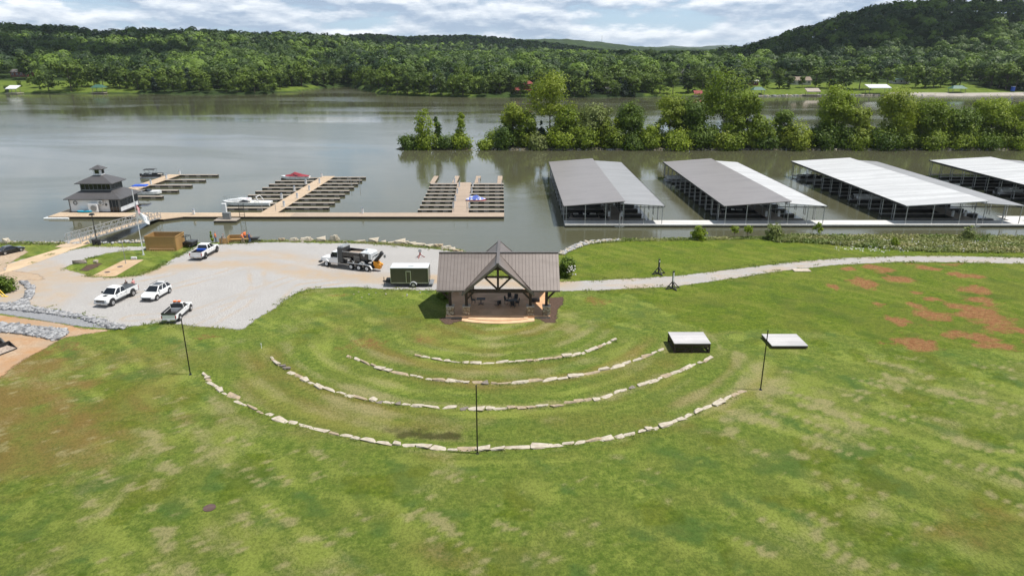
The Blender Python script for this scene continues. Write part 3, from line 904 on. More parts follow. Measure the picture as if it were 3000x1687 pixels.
# the wooded spit between the marina and the river
px_ = np.arange(-44, 420, 2.0)
py_ = np.arange(240, 272, 0.8)
PX, PY = np.meshgrid(px_, py_)
front = 248.6 + 1.6 * (fbm(PX * 0.12, PX * 0.0, 71) - 0.5) * 2
width = np.interp(PX, [-44, -41, -36, -20, -15, -12.5, -9, -6, 10, 60, 420], [-3, 2, 7, 7, 3, -2, -2, 5, 14, 17, 18])
dsp = np.minimum(PY - front, front + width - PY)
PZ = np.clip(-2.6 + 0.5 * dsp, -4.2, -1.9) + 0.3 * (fbm(PX * 0.4, PY * 0.4, 72) - 0.5)
pi_ = np.arange(PX.size).reshape(PX.shape)
PF = np.stack([pi_[:-1, :-1], pi_[:-1, 1:], pi_[1:, 1:], pi_[1:, :-1]], -1).reshape(-1, 4)
M['spit'] = mat('spit_ground', (0.16, 0.13, 0.09), 0.9, col2=(0.05, 0.06, 0.02), scale=0.4, lo=0.35, hi=0.6)
tag(link('spit_ground', np_mesh('spit_ground', np.stack([PX.ravel(), PY.ravel(), PZ.ravel()], 1), PF, M['spit'], smooth=True)), kind='structure')


# ------------------------------------------------------------------ vegetation builders
def leaf_quads(P, Nrm, size, tint, rng):
    n = len(P)
    Nrm = Nrm / (np.linalg.norm(Nrm, axis=1, keepdims=True) + 1e-9)
    r = rng.normal(size=(n, 3))
    T = np.cross(Nrm, r)
    T /= np.linalg.norm(T, axis=1, keepdims=True) + 1e-9
    B = np.cross(Nrm, T)
    s = size.reshape(-1, 1)
    asp = rng.uniform(0.6, 1.0, (n, 1))
    V = np.stack([P - T * s - B * s * asp * 0.3, P + B * s * asp * -1.0, P + T * s + B * s * asp * 0.3, P + B * s * asp], 1).reshape(-1, 3)
    Fq = np.arange(n * 4).reshape(-1, 4)
    return V, Fq, np.repeat(tint, 4)


def crown(lobes, n, size, seed, nclump=70, spread=0.2, up=0.35):
    """leaf clumps scattered round the outside of several lobes (cx, cy, cz, rx, ry, rz)"""
    rng = np.random.default_rng(seed)
    L = np.array(lobes, float)
    w = L[:, 3] * L[:, 5]
    li = rng.choice(len(L), nclump, p=w / w.sum())
    d = rng.normal(size=(nclump, 3))
    d[:, 2] = d[:, 2] * 0.9 + 0.15
    d /= np.linalg.norm(d, axis=1, keepdims=True)
    rad = 0.5 + 0.5 * rng.uniform(0, 1, (nclump, 1)) ** 0.6
    cc = L[li, :3] + d * L[li, 3:6] * rad
    ctint = rng.uniform(0, 1, nclump)
    k = rng.integers(0, nclump, n)
    off = rng.normal(size=(n, 3)) * spread * L[li[k], 3:4]
    off[:, 2] *= 0.7
    P = cc[k] + off
    Nrm = d[k] * 0.7 + off / (np.abs(off).max() + 1e-6) + rng.normal(size=(n, 3)) * 0.38 + np.array([0, 0, up])
    sz = size * rng.uniform(0.55, 1.3, n)
    tint = np.clip(ctint[k] * 0.6 + rng.uniform(0, 0.4, n), 0, 1)
    return leaf_quads(P, Nrm, sz, tint, rng)


def trunk_mb(h, r, lean=(0, 0), limbs=(), base=-0.3, seed=0):
    rnd = random.Random(seed)
    mb = MB()
    pts = [Vector((0, 0, base))]
    for k in range(1, 5):
        t = k / 4
        pts.append(Vector((lean[0] * t + rnd.uniform(-.12, .12) * r * 3, lean[1] * t + rnd.uniform(-.12, .12) * r * 3, h * t)))
    for k in range(4):
        mb.tube(pts[k], pts[k + 1], r * (1 - 0.2 * k), r * (1 - 0.2 * (k + 1)), 7)
    for p in limbs:
        p = Vector(p)
        s = pts[2] if p.z > h * 0.55 else pts[1]
        mid = s.lerp(p, 0.5) + Vector((0, 0, (p.z - s.z) * 0.12))
        mb.tube(s, mid, r * 0.5, r * 0.33, 5)
        mb.tube(mid, p, r * 0.33, r * 0.1, 5)
    return mb


def tree(name, label, loc, lobes, n, size, seed, leaf, trunk=None, cat='tree', group=None, nclump=70, spread=0.2, bark='bark'):
    t = thing(name, label, cat, loc, 0, group)
    V, Fq, ti = crown(lobes, n, size, seed, nclump, spread)
    link('crown', np_mesh('crown', V, Fq, M[leaf], {'tint': ti}), t)
    if trunk:
        h, r, lean = trunk
        limbs = [(l[0], l[1], l[2]) for l in lobes[:6]]
        trunk_mb(h, r, lean, limbs, seed=seed).build('trunk', M[bark], t, smooth=True)
    return t


# ------------------------------------------------------------------ trees of the spit
def lobes_for(style, h, w, rnd):
    """w is the full crown width"""
    L = []
    r = w / 2
    if style == 'bush':
        for k in range(5):
            a = rnd.uniform(0, 6.28)
            q = rnd.uniform(0.1, 0.55) * r
            rz = h * rnd.uniform(0.36, 0.5)
            L.append((q * math.cos(a), q * math.sin(a), max(rz * 0.62, h - rz - rnd.uniform(0.05, 0.5) * h), r * rnd.uniform(.45, .68), r * rnd.uniform(.45, .65), rz))
        L.append((0, 0, h * 0.6, r * .6, r * .6, h * .42))
    elif style == 'spire':
        for k in range(6):
            t = k / 5
            q = r * rnd.uniform(.42, .85) * (0.6 if k == 5 else 1)
            L.append((rnd.uniform(-.35, .35) * r, rnd.uniform(-.3, .3) * r, h * (0.22 + 0.68 * t), q, q, h * rnd.uniform(.09, .15)))
    elif style == 'conifer':
        for k in range(7):
            t = k / 6
            L.append((0, 0, h * (0.12 + 0.80 * t), r * (1.0 - 0.86 * t), r * (1.0 - 0.86 * t), h * 0.09))
    elif style == 'loose':
        L.append((0, 0, h * 0.80, r * 0.55, r * 0.5, h * 0.18))
        for k in range(8):
            a = k * 0.8 + rnd.uniform(-.4, .4)
            q = rnd.uniform(0.35, 0.72) * r
            z = h * rnd.uniform(0.42, 0.85)
            L.append((q * math.cos(a), q * math.sin(a), z, r * rnd.uniform(.26, .38), r * rnd.uniform(.26, .38), h * rnd.uniform(.08, .13)))
    else:  # round, broad crown
        L.append((0, 0, h * 0.72, r * 0.66, r * 0.62, h * 0.26))
        for k in range(10):
            a = k * 0.95 + rnd.uniform(-.3, .3)
            q = rnd.uniform(0.4, 0.62) * r
            z = h * rnd.uniform(0.22, 0.78)
            L.append((q * math.cos(a), q * math.sin(a), z, r * rnd.uniform(.34, .48), r * rnd.uniform(.34, .48), h * rnd.uniform(.11, .17)))
    return L


SPIT = [  # x, top, width (all read off the photograph), depth, style, leaves, label
    (1066, 276, 52, 251, 'spire', 'leaf_pen', 'slender pointed tree, the left and tallest of three on the little islet'),
    (1101, 296, 22, 251.5, 'spire', 'leaf_dark', 'thin half bare tree in the middle of the little islet'),
    (1160, 282, 26, 251, 'spire', 'leaf_pen', 'thin ivy clad tree at the right end of the little islet'),
    (1030, 338, 62, 250, 'bush', 'leaf_dark', 'low dark green shrub at the left tip of the little islet'),
    (1072, 330, 70, 250, 'bush', 'leaf_pen', 'green shrub at the foot of the slender pointed islet tree'),
    (1118, 342, 60, 249.6, 'bush', 'leaf_dark', 'dark shrub between the middle and right trees of the islet'),
    (1160, 334, 58, 250, 'bush', 'leaf_pen', 'rounded shrub under the ivy clad tree on the islet'),
    (1226, 352, 48, 249.5, 'bush', 'leaf_pen', 'low bush at the left tip of the long wooded spit'),
    (1290, 258, 66, 252, 'loose', 'leaf_yel', 'sparse yellow green tree near the left end of the spit'),
    (1270, 302, 70, 250, 'bush', 'leaf_dark', 'dark leafy bush below the sparse yellow green tree'),
    (1322, 272, 60, 253, 'round', 'leaf_pen', 'small green tree between the sparse yellow one and the tall airy one'),
    (1382, 180, 116, 256, 'loose', 'leaf_yel', 'tall airy yellow green tree rising over the left part of the spit'),
    (1361, 304, 30, 252, 'conifer', 'leaf_conifer', 'dark narrow conifer among the spit trees'),
    (1352, 334, 56, 249.4, 'bush', 'leaf_pale', 'dusty olive bush at the waterline in front of the dark conifer'),
    (1425, 268, 76, 252, 'round', 'leaf_pen', 'mid green tree just right of the tall airy tree'),
    (1412, 322, 80, 250, 'bush', 'leaf_pen', 'broad green bush below the mid green spit tree'),
    (1490, 262, 92, 256, 'round', 'leaf_pale', 'pale dome shaped tree in the middle left of the spit'),
    (1478, 318, 74, 250, 'bush', 'leaf_pen', 'fresh green bush below the pale dome tree'),
    (1535, 300, 62, 250.5, 'bush', 'leaf_yel', 'bright yellow green bush right of the pale dome tree'),
    (1578, 258, 80, 254, 'round', 'leaf_dark', 'dark flat topped tree with a visible trunk on the spit'),
    (1590, 330, 70, 249.6, 'bush', 'leaf_dark', 'dark bush under the flat topped tree'),
    (1636, 308, 66, 250, 'bush', 'leaf_pen', 'green bush between the flat topped tree and the bright tall tree'),
    (1680, 236, 86, 255, 'loose', 'leaf_yel', 'bright yellow green tree with open crown left of the tallest tree'),
    (1732, 246, 90, 256, 'round', 'leaf_dark', 'dark spreading tree tucked against the tallest tree'),
    (1815, 176, 130, 257, 'round', 'leaf_pen', 'tallest tree of the spit with a big rounded crown'),
    (1860, 232, 74, 252, 'loose', 'leaf_pen', 'leaning open tree hanging over to the right of the tallest tree'),
    (1700, 318, 84, 249.8, 'bush', 'leaf_pen', 'wide layered bush at the waterline left of the tallest tree'),
    (1775, 314, 84, 249.8, 'bush', 'leaf_dark', 'dark thicket bush at the foot of the tallest tree'),
    (1842, 326, 76, 249.8, 'bush', 'leaf_pen', 'leafy bush right of the dark thicket under the tallest tree'),
    (1905, 296, 76, 251, 'round', 'leaf_pen', 'short green tree in the dip right of the tallest tree'),
    (1955, 276, 66, 254, 'loose', 'leaf_dark', 'sparse dark tree leaning right in the dip of the tree line'),
    (1995, 302, 80, 250.4, 'bush', 'leaf_yel', 'bright rounded bush before the second tall tree'),
    (1930, 336, 70, 249.6, 'bush', 'leaf_dark', 'low dark bush left of the bright rounded bush'),
    (2092, 206, 92, 254, 'round', 'leaf_pen', 'second tall full tree right of the gap in the tree line'),
    (2072, 300, 78, 250, 'bush', 'leaf_dark', 'shaded bush at the foot of the second tall tree'),
    (2152, 264, 62, 252, 'round', 'leaf_yel', 'slim light green tree between the second and third tall trees'),
    (2150, 330, 80, 249.8, 'bush', 'leaf_pen', 'green bush at the foot of the slim light green tree'),
    (2242, 222, 96, 254, 'round', 'leaf_yel', 'tall bright yellow green tree on the right half of the spit'),
    (2215, 318, 86, 250, 'bush', 'leaf_dark', 'dark bush at the left foot of the bright yellow green tree'),
    (2275, 330, 72, 249.8, 'bush', 'leaf_pen', 'leafy bush at the right foot of the bright yellow green tree'),
    (2322, 250, 110, 254, 'round', 'leaf_pen', 'broad green tree right of the bright yellow green tree'),
    (2345, 326, 86, 250, 'bush', 'leaf_pen', 'round bush in front of the broad green tree'),
    (2408, 272, 84, 254, 'round', 'leaf_dark', 'dark tree between the broad tree and the right end trees'),
    (2412, 334, 80, 250, 'bush', 'leaf_pen', 'low bush in front of the dark tree near the right end'),
    (2482, 246, 92, 255, 'round', 'leaf_pen', 'green tree near the right edge of the photo on the spit'),
    (2478, 330, 84, 250, 'bush', 'leaf_dark', 'dark waterline bush near the right edge of the photo'),
    (2552, 254, 80, 254, 'loose', 'leaf_pen', 'open crowned tree at the far right edge of the spit'),
    (2556, 326, 80, 250, 'bush', 'leaf_pen', 'bush at the far right edge of the spit'),
    (2640, 250, 100, 256, 'round', 'leaf_pen', 'tree of the spit beyond the right edge of the photo'),
]
rnd = random.Random(5)
NFIX = len(SPIT)
fx = 1256.0
while fx < 2620:
    nearest = min(SPIT[:NFIX], key=lambda s: abs(s[0] - fx))[6]
    SPIT.append((fx, rnd.uniform(300, 338), rnd.uniform(52, 78), rnd.uniform(249.6, 260), 'bush', rnd.choice(['leaf_pen', 'leaf_pen', 'leaf_dark', 'leaf_yel', 'leaf_pen']), None))
    fx += rnd.uniform(20, 27)
for i, (x, top, w, Y, style, leaf, lab) in enumerate(SPIT):
    lab = lab or 'leafy shrub filling the tangled understorey along the wooded spit'
    b = at_dist(x, 378, Y)
    base = Vector((b.x, Y, -2.2))
    h = at_dist(x, top, Y).z - base.z
    wm = w / (2027 / 1.1646 / (Y * math.cos(PITCH) + 32 * math.sin(PITCH)))
    L = lobes_for(style, h, wm * 1.04, rnd)
    n = int({'bush': 4200, 'spire': 2300, 'conifer': 2600, 'loose': 5000, 'round': 8500}[style] * min(1.5, max(0.6, wm * h / 120)))
    nc = {'bush': 95, 'spire': 70, 'conifer': 90, 'loose': 110, 'round': 150}[style]
    tr = None if style == 'bush' else (h * 0.8, max(0.12, h * 0.013), (rnd.uniform(-.4, .4), 0))
    if 'leaning' in lab:
        L = [(l[0] + 0.12 * l[2], l[1], *l[2:]) for l in L]
        tr = (h * .8, .2, (1.8, 0))
    tree('waterside_shrub' if style == 'bush' else ('conifer' if style == 'conifer' else 'spit_tree'), lab, base, L, n, 0.31 if style != 'loose' else 0.29, 100 + i, leaf, tr,
         cat='shrub' if style == 'bush' else 'tree', group='understorey shrubs of the spit' if 'understorey' in lab else 'trees and shrubs of the spit', nclump=nc, spread=0.30 if style != 'loose' else 0.34)

# pale stones along the waterline of the spit
STONES = []
def stone_mesh(name, seed, m, lx=1.0, ly=0.55, lz=0.36, n=3, rough=0.16):
    """a quarried block: a cube grid rounded a little and knocked about"""
    rng = np.random.default_rng(seed)
    import bmesh
    bm = bmesh.new()
    bmesh.ops.create_cube(bm, size=1.0)
    bmesh.ops.subdivide_edges(bm, edges=bm.edges, cuts=n - 1, use_grid_fill=True)
    offs = rng.normal(size=(8, 3)) * rough
    for v in bm.verts:
        c = v.co
        q = Vector((c.x, c.y, c.z))
        q = q.lerp(q.normalized() * 0.62, 0.32)
        sh = Vector((0, 0, 0))
        for k in range(8):
            s = Vector(((k & 1) - .5, ((k >> 1) & 1) - .5, ((k >> 2) & 1) - .5))
            wgt = max(0.0, 1 - (c - s).length)
            sh += Vector(offs[k]) * wgt
        q += sh + Vector(rng.normal(size=3) * 0.028)
        v.co = Vector((q.x * lx, q.y * ly, (q.z + 0.42) * lz))
    me = bpy.data.meshes.new(name)
    bm.to_mesh(me)
    bm.free()
    me.materials.append(m)
    return me


# ------------------------------------------------------------------ trees of the far bank, one by one
FAR = []
for k in range(9):
    rk = random.Random(40 + k)
    st = ['round', 'round', 'round', 'loose', 'round', 'round', 'bush', 'conifer', 'round'][k]
    h = 17.0
    w = [13, 11, 15, 10, 9, 14, 15, 7, 12][k]
    L = lobes_for(st, h, w, rk)
    V, Fq, ti = crown(L, 900, 0.62, 300 + k, 60, 0.26)
    tm = trunk_mb(h * 0.75, 0.3, (0, 0), [l[:3] for l in L[:5]], seed=k)
    nv = len(V)
    me = None
    tv = np.array(tm.v)
    tq = [f for f in tm.f if len(f) == 4]
    V2 = np.concatenate([V, tv])
    F2 = np.concatenate([Fq, np.array(tq) + nv])
    mi = np.concatenate([np.zeros(len(Fq)), np.ones(len(tq))])
    me = np_mesh('far_tree', V2, F2, [M['leaf_conifer'] if st == 'conifer' else M['leaf_far'], M['bark']], {'tint': np.concatenate([ti, np.zeros(len(tv))])}, matidx=mi)
    FAR.append(me)

GARDEN_TREES = [(123, 230, 46), (180, 230, 62), (100, 221, 38), (238, 219, 50), (188, 221, 42), (206, 219, 40), (260, 220, 42), (302, 222, 46), (285, 218, 44), (320, 224, 40), (67, 200, 56), (18, 232, 16), (50, 219, 15), (76, 215, 18),
                (760, 218, 54), (735, 218, 36), (815, 219, 38), (840, 217, 40), (705, 226, 34), (975, 238, 48), (1000, 238, 38), (1025, 239, 46), (1050, 239, 42), (1080, 240, 46), (1110, 240, 40), (1140, 241, 44), (1165, 242, 42),
                (1730, 235, 48), (1660, 236, 44), (1692, 237, 44), (1765, 232, 52), (1919, 226, 45), (1960, 224, 42), (1985, 224, 28), (2017, 222, 26), (2050, 222, 42), (2085, 224, 48), (2120, 224, 46), (2161, 226, 52), (2190, 226, 42), (2230, 220, 40),
                (2302, 222, 49), (2325, 222, 42), (2347, 222, 42), (2366, 220, 42), (2414, 215, 48), (2395, 214, 42), (2530, 226, 54), (2562, 226, 58), (2500, 215, 44), (2450, 205, 40), (2575, 212, 60), (2280, 212, 40), (1840, 236, 36)]
frng = random.Random(77)
NFAR = 0


def far_tree(p, h, k, label, group):
    global NFAR
    o = link('conifer' if k == 7 else 'broadleaf_tree', FAR[k])
    s = h / 17.0
    o.location = p
    o.scale = (s * frng.uniform(1.0, 1.35), s * frng.uniform(1.0, 1.35), s)
    o.rotation_euler = (0, 0, frng.uniform(0, 6.28))
    tag(o, label, 'tree', group)
    NFAR += 1


for x, yb, hd in GARDEN_TREES:
    # stand the tree where its foot shows on the sloping lawn
    lo = None
    for Y in np.arange(540, 760, 1.0):
        q = at_dist(x, yb, Y)
        if q.z <= float(far_z(np.array(q.x / Y), np.array(Y))):
            lo = q
            break
    lo = lo or at_dist(x, yb, 640)
    side = 'left' if x < 400 else ('middle' if x < 1200 else 'right')
    far_tree(lo - Vector((0, 0, 1.2)), max(4.0, hd * 1.1646 * lo.y / 2027 * 1.25), frng.choice([0, 1, 2, 3, 4, 8]), 'leafy tree standing on the mown grass of the %s far bank' % side, 'garden trees on the %s far bank' % side)

rows = []
for i in range(4000):
    u = frng.uniform(-0.80, 0.80)
    d = frng.uniform(1.5, 60)
    rows.append((u, d))
taken = []
cand = 0
for u, d in rows:
    if NFAR >= 290:
        break
    g = float(garden(u, 0.0))
    if (d < g + frng.uniform(-3, 6) and g > 6) or d > max(34, g + 36):
        continue
    Y = float(np.interp(u, SFU, SFY)) + d
    p = Vector((u * Y, Y, float(hill_z(np.array(u), np.array(Y)))))
    if any((p.x - q.x) ** 2 + (p.y - q.y) ** 2 < 45 for q in taken[-400:]):
        continue
    taken.append(p)
    side = 'left' if u < -0.24 else ('middle' if u < 0.22 else 'right')
    far_tree(p, frng.uniform(11, 20) * (0.75 if d < 8 else 1), frng.choice([0, 1, 2, 3, 4, 5, 5, 6, 6, 7, 8, 8]), 'broad green tree in the front of the wood on the %s far bank' % side,
             'front trees of the wood on the %s far bank' % side)

# ------------------------------------------------------------------ the woods behind them: one mass
def wood(name, ylo, yhi, dens, k, leaf, seed, hgt, size):
    rng = np.random.default_rng(seed)
    ua = 0.84
    area = ua * (yhi ** 2 - ylo ** 2)
    n = int(area / dens)
    y = np.sqrt(rng.uniform(ylo ** 2, yhi ** 2, n))
    u = rng.uniform(-ua, ua, n)
    d = y - np.interp(u, SFU, SFY)
    z = hill_z(u, y)
    S = (HZ + 9 - CAM_H) / HY
    run = np.maximum.accumulate(S, axis=0)
    iu = np.clip(np.searchsorted(hu, u), 0, len(hu) - 1)
    iy = np.clip(np.searchsorted(hy, y - 25) - 1, 0, len(hy) - 1)
    vis = (z + 17 - CAM_H) / y >= run[iy, iu] - 0.002
    keep = vis & (d > np.maximum(26, garden(u, 0.0) + 12)) & (z > -1)
    y, u, z = y[keep], u[keep], z[keep]
    n = len(y)
    h = hgt * (0.62 + 0.7 * rng.uniform(0, 1, n) ** 1.4)
    r = h * rng.uniform(0.38, 0.56, n)
    c = np.stack([u * y, y, z + h * 0.45], 1)
    tt = rng.uniform(0, 1, n)
    big = fbm(u * y / 90, y / 90, 33)
    tt = np.clip(-0.02 + 0.95 * tt ** 2.2 + 0.9 * (big - 0.46), 0, 1)
    # each crown: a handful of lumps, leaves around every lump
    nl = 10 if k > 50 else 7
    ld = rng.normal(size=(n, nl, 3))
    ld[:, :, 2] = np.abs(ld[:, :, 2]) * 0.9
    ld /= np.linalg.norm(ld, axis=2, keepdims=True)
    lc = c[:, None, :] + ld * np.stack([r, r, h * 0.5], 1)[:, None, :] * 0.62
    per = k // nl
    od = rng.normal(size=(n, nl, per, 3))
    od += ld[:, :, None, :] * 0.8
    od[..., 2] = np.abs(od[..., 2])
    od /= np.linalg.norm(od, axis=3, keepdims=True)
    P = lc[:, :, None, :] + od * (r * 0.42)[:, None, None, None]
    Nrm = od * 1.0 + ld[:, :, None, :] * 0.5 + rng.normal(size=od.shape) * 0.22
    tint = np.broadcast_to(tt[:, None, None], (n, nl, per)) * 0.88 + rng.uniform(0, 0.12, (n, nl, per))
    sz = np.broadcast_to((r * size)[:, None, None], (n, nl, per)) * rng.uniform(0.7, 1.2, (n, nl, per))
    V, Fq, ti = leaf_quads(P.reshape(-1, 3), Nrm.reshape(-1, 3), sz.reshape(-1), tint.reshape(-1), rng)
    o = link(name, np_mesh(name, V, Fq, M[leaf], {'tint': ti}))
    return o, n


for nm, a in (('wood', (585, 900, 110, 260, 'leaf_wood', 1, 17, 0.105)), ('wood', (900, 1500, 112, 100, 'leaf_wood', 2, 17, 0.165)), ('wood', (1500, 2700, 150, 28, 'leaf_wood', 3, 15, 0.42))):
    o, cnt = wood(nm, *a)
    tag(o, {900: 'dense green wood rising behind the gardens of the far bank', 1500: 'dark wooded hillsides and ridges beyond the river', 2700: 'distant wooded ridge low on the horizon'}[a[1]], 'woodland', None, 'stuff')
    print('wood', a[1], cnt)


# ------------------------------------------------------------------ the pavilion
PC = -1.65
pav = thing('pavilion', 'open timber pavilion with taupe metal roof and stone pier bases', 'pavilion', (PC, 0, 0))
SL = 0.35
sl = MB().box(-6.25, 6.2, 77.0, 87.0, -0.4, SL).build('slab', M['terracotta'], pav, bevel=0.03)
for a_, b_ in ((-6.25, -4.35), (4.35, 6.2)):
    MB().box(a_, b_, 76.94, 77.0, -0.4, SL - 0.1).build('slab_skirt', M['stone_dark'], pav)


def curved_step(w, y0, bulge, z0, z1):
    n = 24
    front = [(-w + 2 * w * k / n, y0 - bulge * (1 - (2 * k / n - 1) ** 2)) for k in range(n + 1)]
    return MB().prism(front + [(w, 77.0), (-w, 77.0)], z0, z1, 'z')


curved_step(4.3, 76.1, 0.85, -0.3, 0.11).build('step', M['step_pale'], pav, bevel=0.02)
curved_step(3.55, 76.55, 0.62, -0.3, 0.23).build('step', M['step_pale'], pav, bevel=0.02)


def pier_material():
    m = bpy.data.materials.new('fieldstone')
    m.use_nodes = True
    nt = m.node_tree
    nt.nodes.clear()
    tc = N(nt, 'ShaderNodeTexCoord').outputs['Object']
    v = N(nt, 'ShaderNodeTexVoronoi', {'Vector': scalev(nt, tc, (1, 1, 1.5)), 'Scale': 4.2}, feature='F1')
    e = N(nt, 'ShaderNodeTexVoronoi', {'Vector': scalev(nt, tc, (1, 1, 1.5)), 'Scale': 4.2}, feature='DISTANCE_TO_EDGE')
    sepc = N(nt, 'ShaderNodeSeparateColor', {0: v.outputs['Color']})
    c = mixc(nt, sepc.outputs[0], (0.36, 0.24, 0.13), (0.20, 0.15, 0.11))
    c = mixc(nt, mapr(nt, sepc.outputs[1], 0.6, 0.8), c, (0.48, 0.40, 0.30))
    c = mixc(nt, mapr(nt, e.outputs[0], 0.015, 0.05), (0.06, 0.045, 0.035), c)
    b = N(nt, 'ShaderNodeBsdfPrincipled', {'Base Color': c, 'Roughness': 0.85})
    bn = N(nt, 'ShaderNodeBump', {'Strength': 1.0, 'Distance': 0.04, 'Height': mapr(nt, e.outputs[0], 0.0, 0.1)})
    nt.links.new(bn.outputs[0], b.inputs['Normal'])
    N(nt, 'ShaderNodeOutputMaterial', {0: b.outputs[0]})
    return m


M['fieldstone'] = pier_material()
PX_ = [-5.72, -3.78, 3.84, 5.75]
EAVE, RIDGE, Y_R = 3.6, 6.95, 81.3
for y in (77.55, 86.3):
    for x in PX_:
        pr = MB().box(x - .44, x + .44, y - .44, y + .44, SL, SL + 1.05).build('stone_pier', M['fieldstone'], pav, bevel=0.04)
        MB().box(x - .49, x + .49, y - .49, y + .49, SL + 1.05, SL + 1.13).build('cap', M['cap'], pr)
        mb = MB().box(x - .17, x + .17, y - .17, y + .17, SL + 1.13, 3.55)
        for sx in (-1, 1):
            if (x == PX_[1] and sx == -1) or (x == PX_[2] and sx == 1):
                continue
            if x in (PX_[0], PX_[3]) and ((sx > 0) == (x < 0)):
                continue
            mb.bar((x + sx * 0.12, y, 2.35), (x + sx * 1.15, y, 3.45), 0.16, 0.2)
        mb.build('post', M['timber_dark'], pav)
# long beams and the two open trusses
bm_ = MB()
for y in (77.55, 86.3):
    bm_.box(-6.9, -3.61, y - .14, y + .14, 3.3, 3.58).box(3.67, 6.9, y - .14, y + .14, 3.3, 3.58)
for x in PX_:
    bm_.box(x - .12, x + .12, 77.72, 86.13, 3.28, 3.56)
bm_.build('beam', M['timber_dark'], pav)
GS = (RIDGE - 3.2) / 4.25


def truss(y, zt, slope):
    t = MB()
    t.box(-3.61, 3.67, y - .15, y + .15, 3.22, 3.56)
    t.bar((-3.95, y, 3.35), (0, y, zt), 0.22, 0.28).bar((3.95, y, 3.35), (0, y, zt), 0.22, 0.28)
    t.box(-.13, .13, y - .13, y + .13, 3.56, zt - .1)
    t.bar((-.05, y, 3.62), (-1.6, y, 5.15), 0.17, 0.2).bar((.05, y, 3.62), (1.6, y, 5.15), 0.17, 0.2)
    t.box(-1.75, -.13, y - .1, y + .1, 5.05, 5.25).box(.13, 1.75, y - .1, y + .1, 5.05, 5.25)
    return t


truss(77.2, 6.5, GS).build('truss', M['timber_dark'], pav)
truss(86.15, 6.55, GS).build('truss', M['timber_dark'], pav)


def roof_slab(a, b, c, d, th, name, m):
    """a b along the eave, c d along the ridge; thickness straight down"""
    dn = Vector((0, 0, -th))
    P_ = [Vector(p) for p in (a, b, c, d)]
    return MB().hexa([p + dn for p in P_], P_).build(name, m, pav)


XL, XR = -7.24, 7.3
YF, YB = 76.9, 85.7
XV = 4.0
roof_slab((XL, YF, EAVE), (-XV, YF, EAVE), (0, Y_R, RIDGE), (XL, Y_R, RIDGE), 0.16, 'roof', M['roof_brown'])
roof_slab((XV, YF, EAVE), (XR, YF, EAVE), (XR, Y_R, RIDGE), (0, Y_R, RIDGE), 0.16, 'roof', M['roof_brown'])
roof_slab((XL, Y_R, RIDGE), (0, Y_R, RIDGE), (-XV, YB, EAVE), (XL, YB, EAVE), 0.16, 'roof', M['roof_brown'])
roof_slab((0, Y_R, RIDGE), (XR, Y_R, RIDGE), (XR, YB, EAVE), (XV, YB, EAVE), 0.16, 'roof', M['roof_brown'])
# cross gable, running front to back and riding just above the main roof
gz = RIDGE - 0.03
roof_slab((-4.25, 76.6, 3.2), (0, 76.6, gz), (0, 87.0, gz), (-4.25, 87.0, 3.2), 0.17, 'gable_roof', M['roof_brown_y'])
roof_slab((0, 76.6, gz), (4.25, 76.6, 3.2), (4.25, 87.0, 3.2), (0, 87.0, gz), 0.17, 'gable_roof', M['roof_brown_y'])
MB().bar((XL - .01, Y_R, RIDGE + .03), (-.2, Y_R, RIDGE + .03), .34, .09).bar((.2, Y_R, RIDGE + .03), (XR + .01, Y_R, RIDGE + .03), .34, .09) \
    .bar((0, 76.56, gz + .04), (0, 87.04, gz + .04), .36, .1).build('ridge_cap', M['roof_trim'], pav)
for s in (-1, 1):
    for yy in (76.57, 87.03):
        MB().bar((s * 4.27, yy, 3.11), (0, yy, gz - .09), .06, .26).build('rake_board', M['roof_trim'], pav)
MB().bar((XL, YF - .05, EAVE - .09), (-4.3, YF - .05, EAVE - .09), .1, .16).build('fascia', M['roof_trim'], pav)
MB().bar((4.3, YF - .05, EAVE - .09), (XR, YF - .05, EAVE - .09), .1, .16).build('fascia', M['roof_trim'], pav)


# furniture in the pavilion: black metal patio tables and chairs
def patio_table(loc, rz, label, r=0.55):
    t = thing('patio_table', label, 'table', loc, rz, 'patio furniture in the pavilion')
    MB().box(-r, r, -r * .8, r * .8, .71, .745).build('tabletop', M['black_plastic'], t, bevel=0.02)
    MB().tube((0, 0, .06), (0, 0, .71), .05, n=8).build('pedestal', M['black_plastic'], t)
    b = MB()
    for a in range(4):
        b.bar((0, 0, .1), (.45 * math.cos(a * 1.571 + .78), .45 * math.sin(a * 1.571 + .78), .03), .06, .05)
    b.build('base', M['black_plastic'], t)


def patio_chair(loc, rz, label):
    t = thing('patio_chair', label, 'chair', loc, rz, 'patio furniture in the pavilion')
    MB().box(-.24, .24, -.23, .23, .42, .46).build('seat', M['black_plastic'], t, bevel=.015)
    MB().hexa([(-.24, .19, .46), (.24, .19, .46), (.24, .23, .46), (-.24, .23, .46)], [(-.24, .29, .98), (.24, .29, .98), (.24, .32, .98), (-.24, .32, .98)]).build('backrest', M['black_plastic'], t)
    for sx in (-1, 1):
        for sy in (-1, 1):
            MB().bar((sx * .22, sy * .2, 0), (sx * .22, sy * .2, .44), .035).build('leg', M['black_plastic'], t)
        MB().bar((sx * .25, -.2, .66), (sx * .25, .24, .66), .04).bar((sx * .25, -.2, .44), (sx * .25, -.2, .66), .03).build('armrest', M['black_plastic'], t)


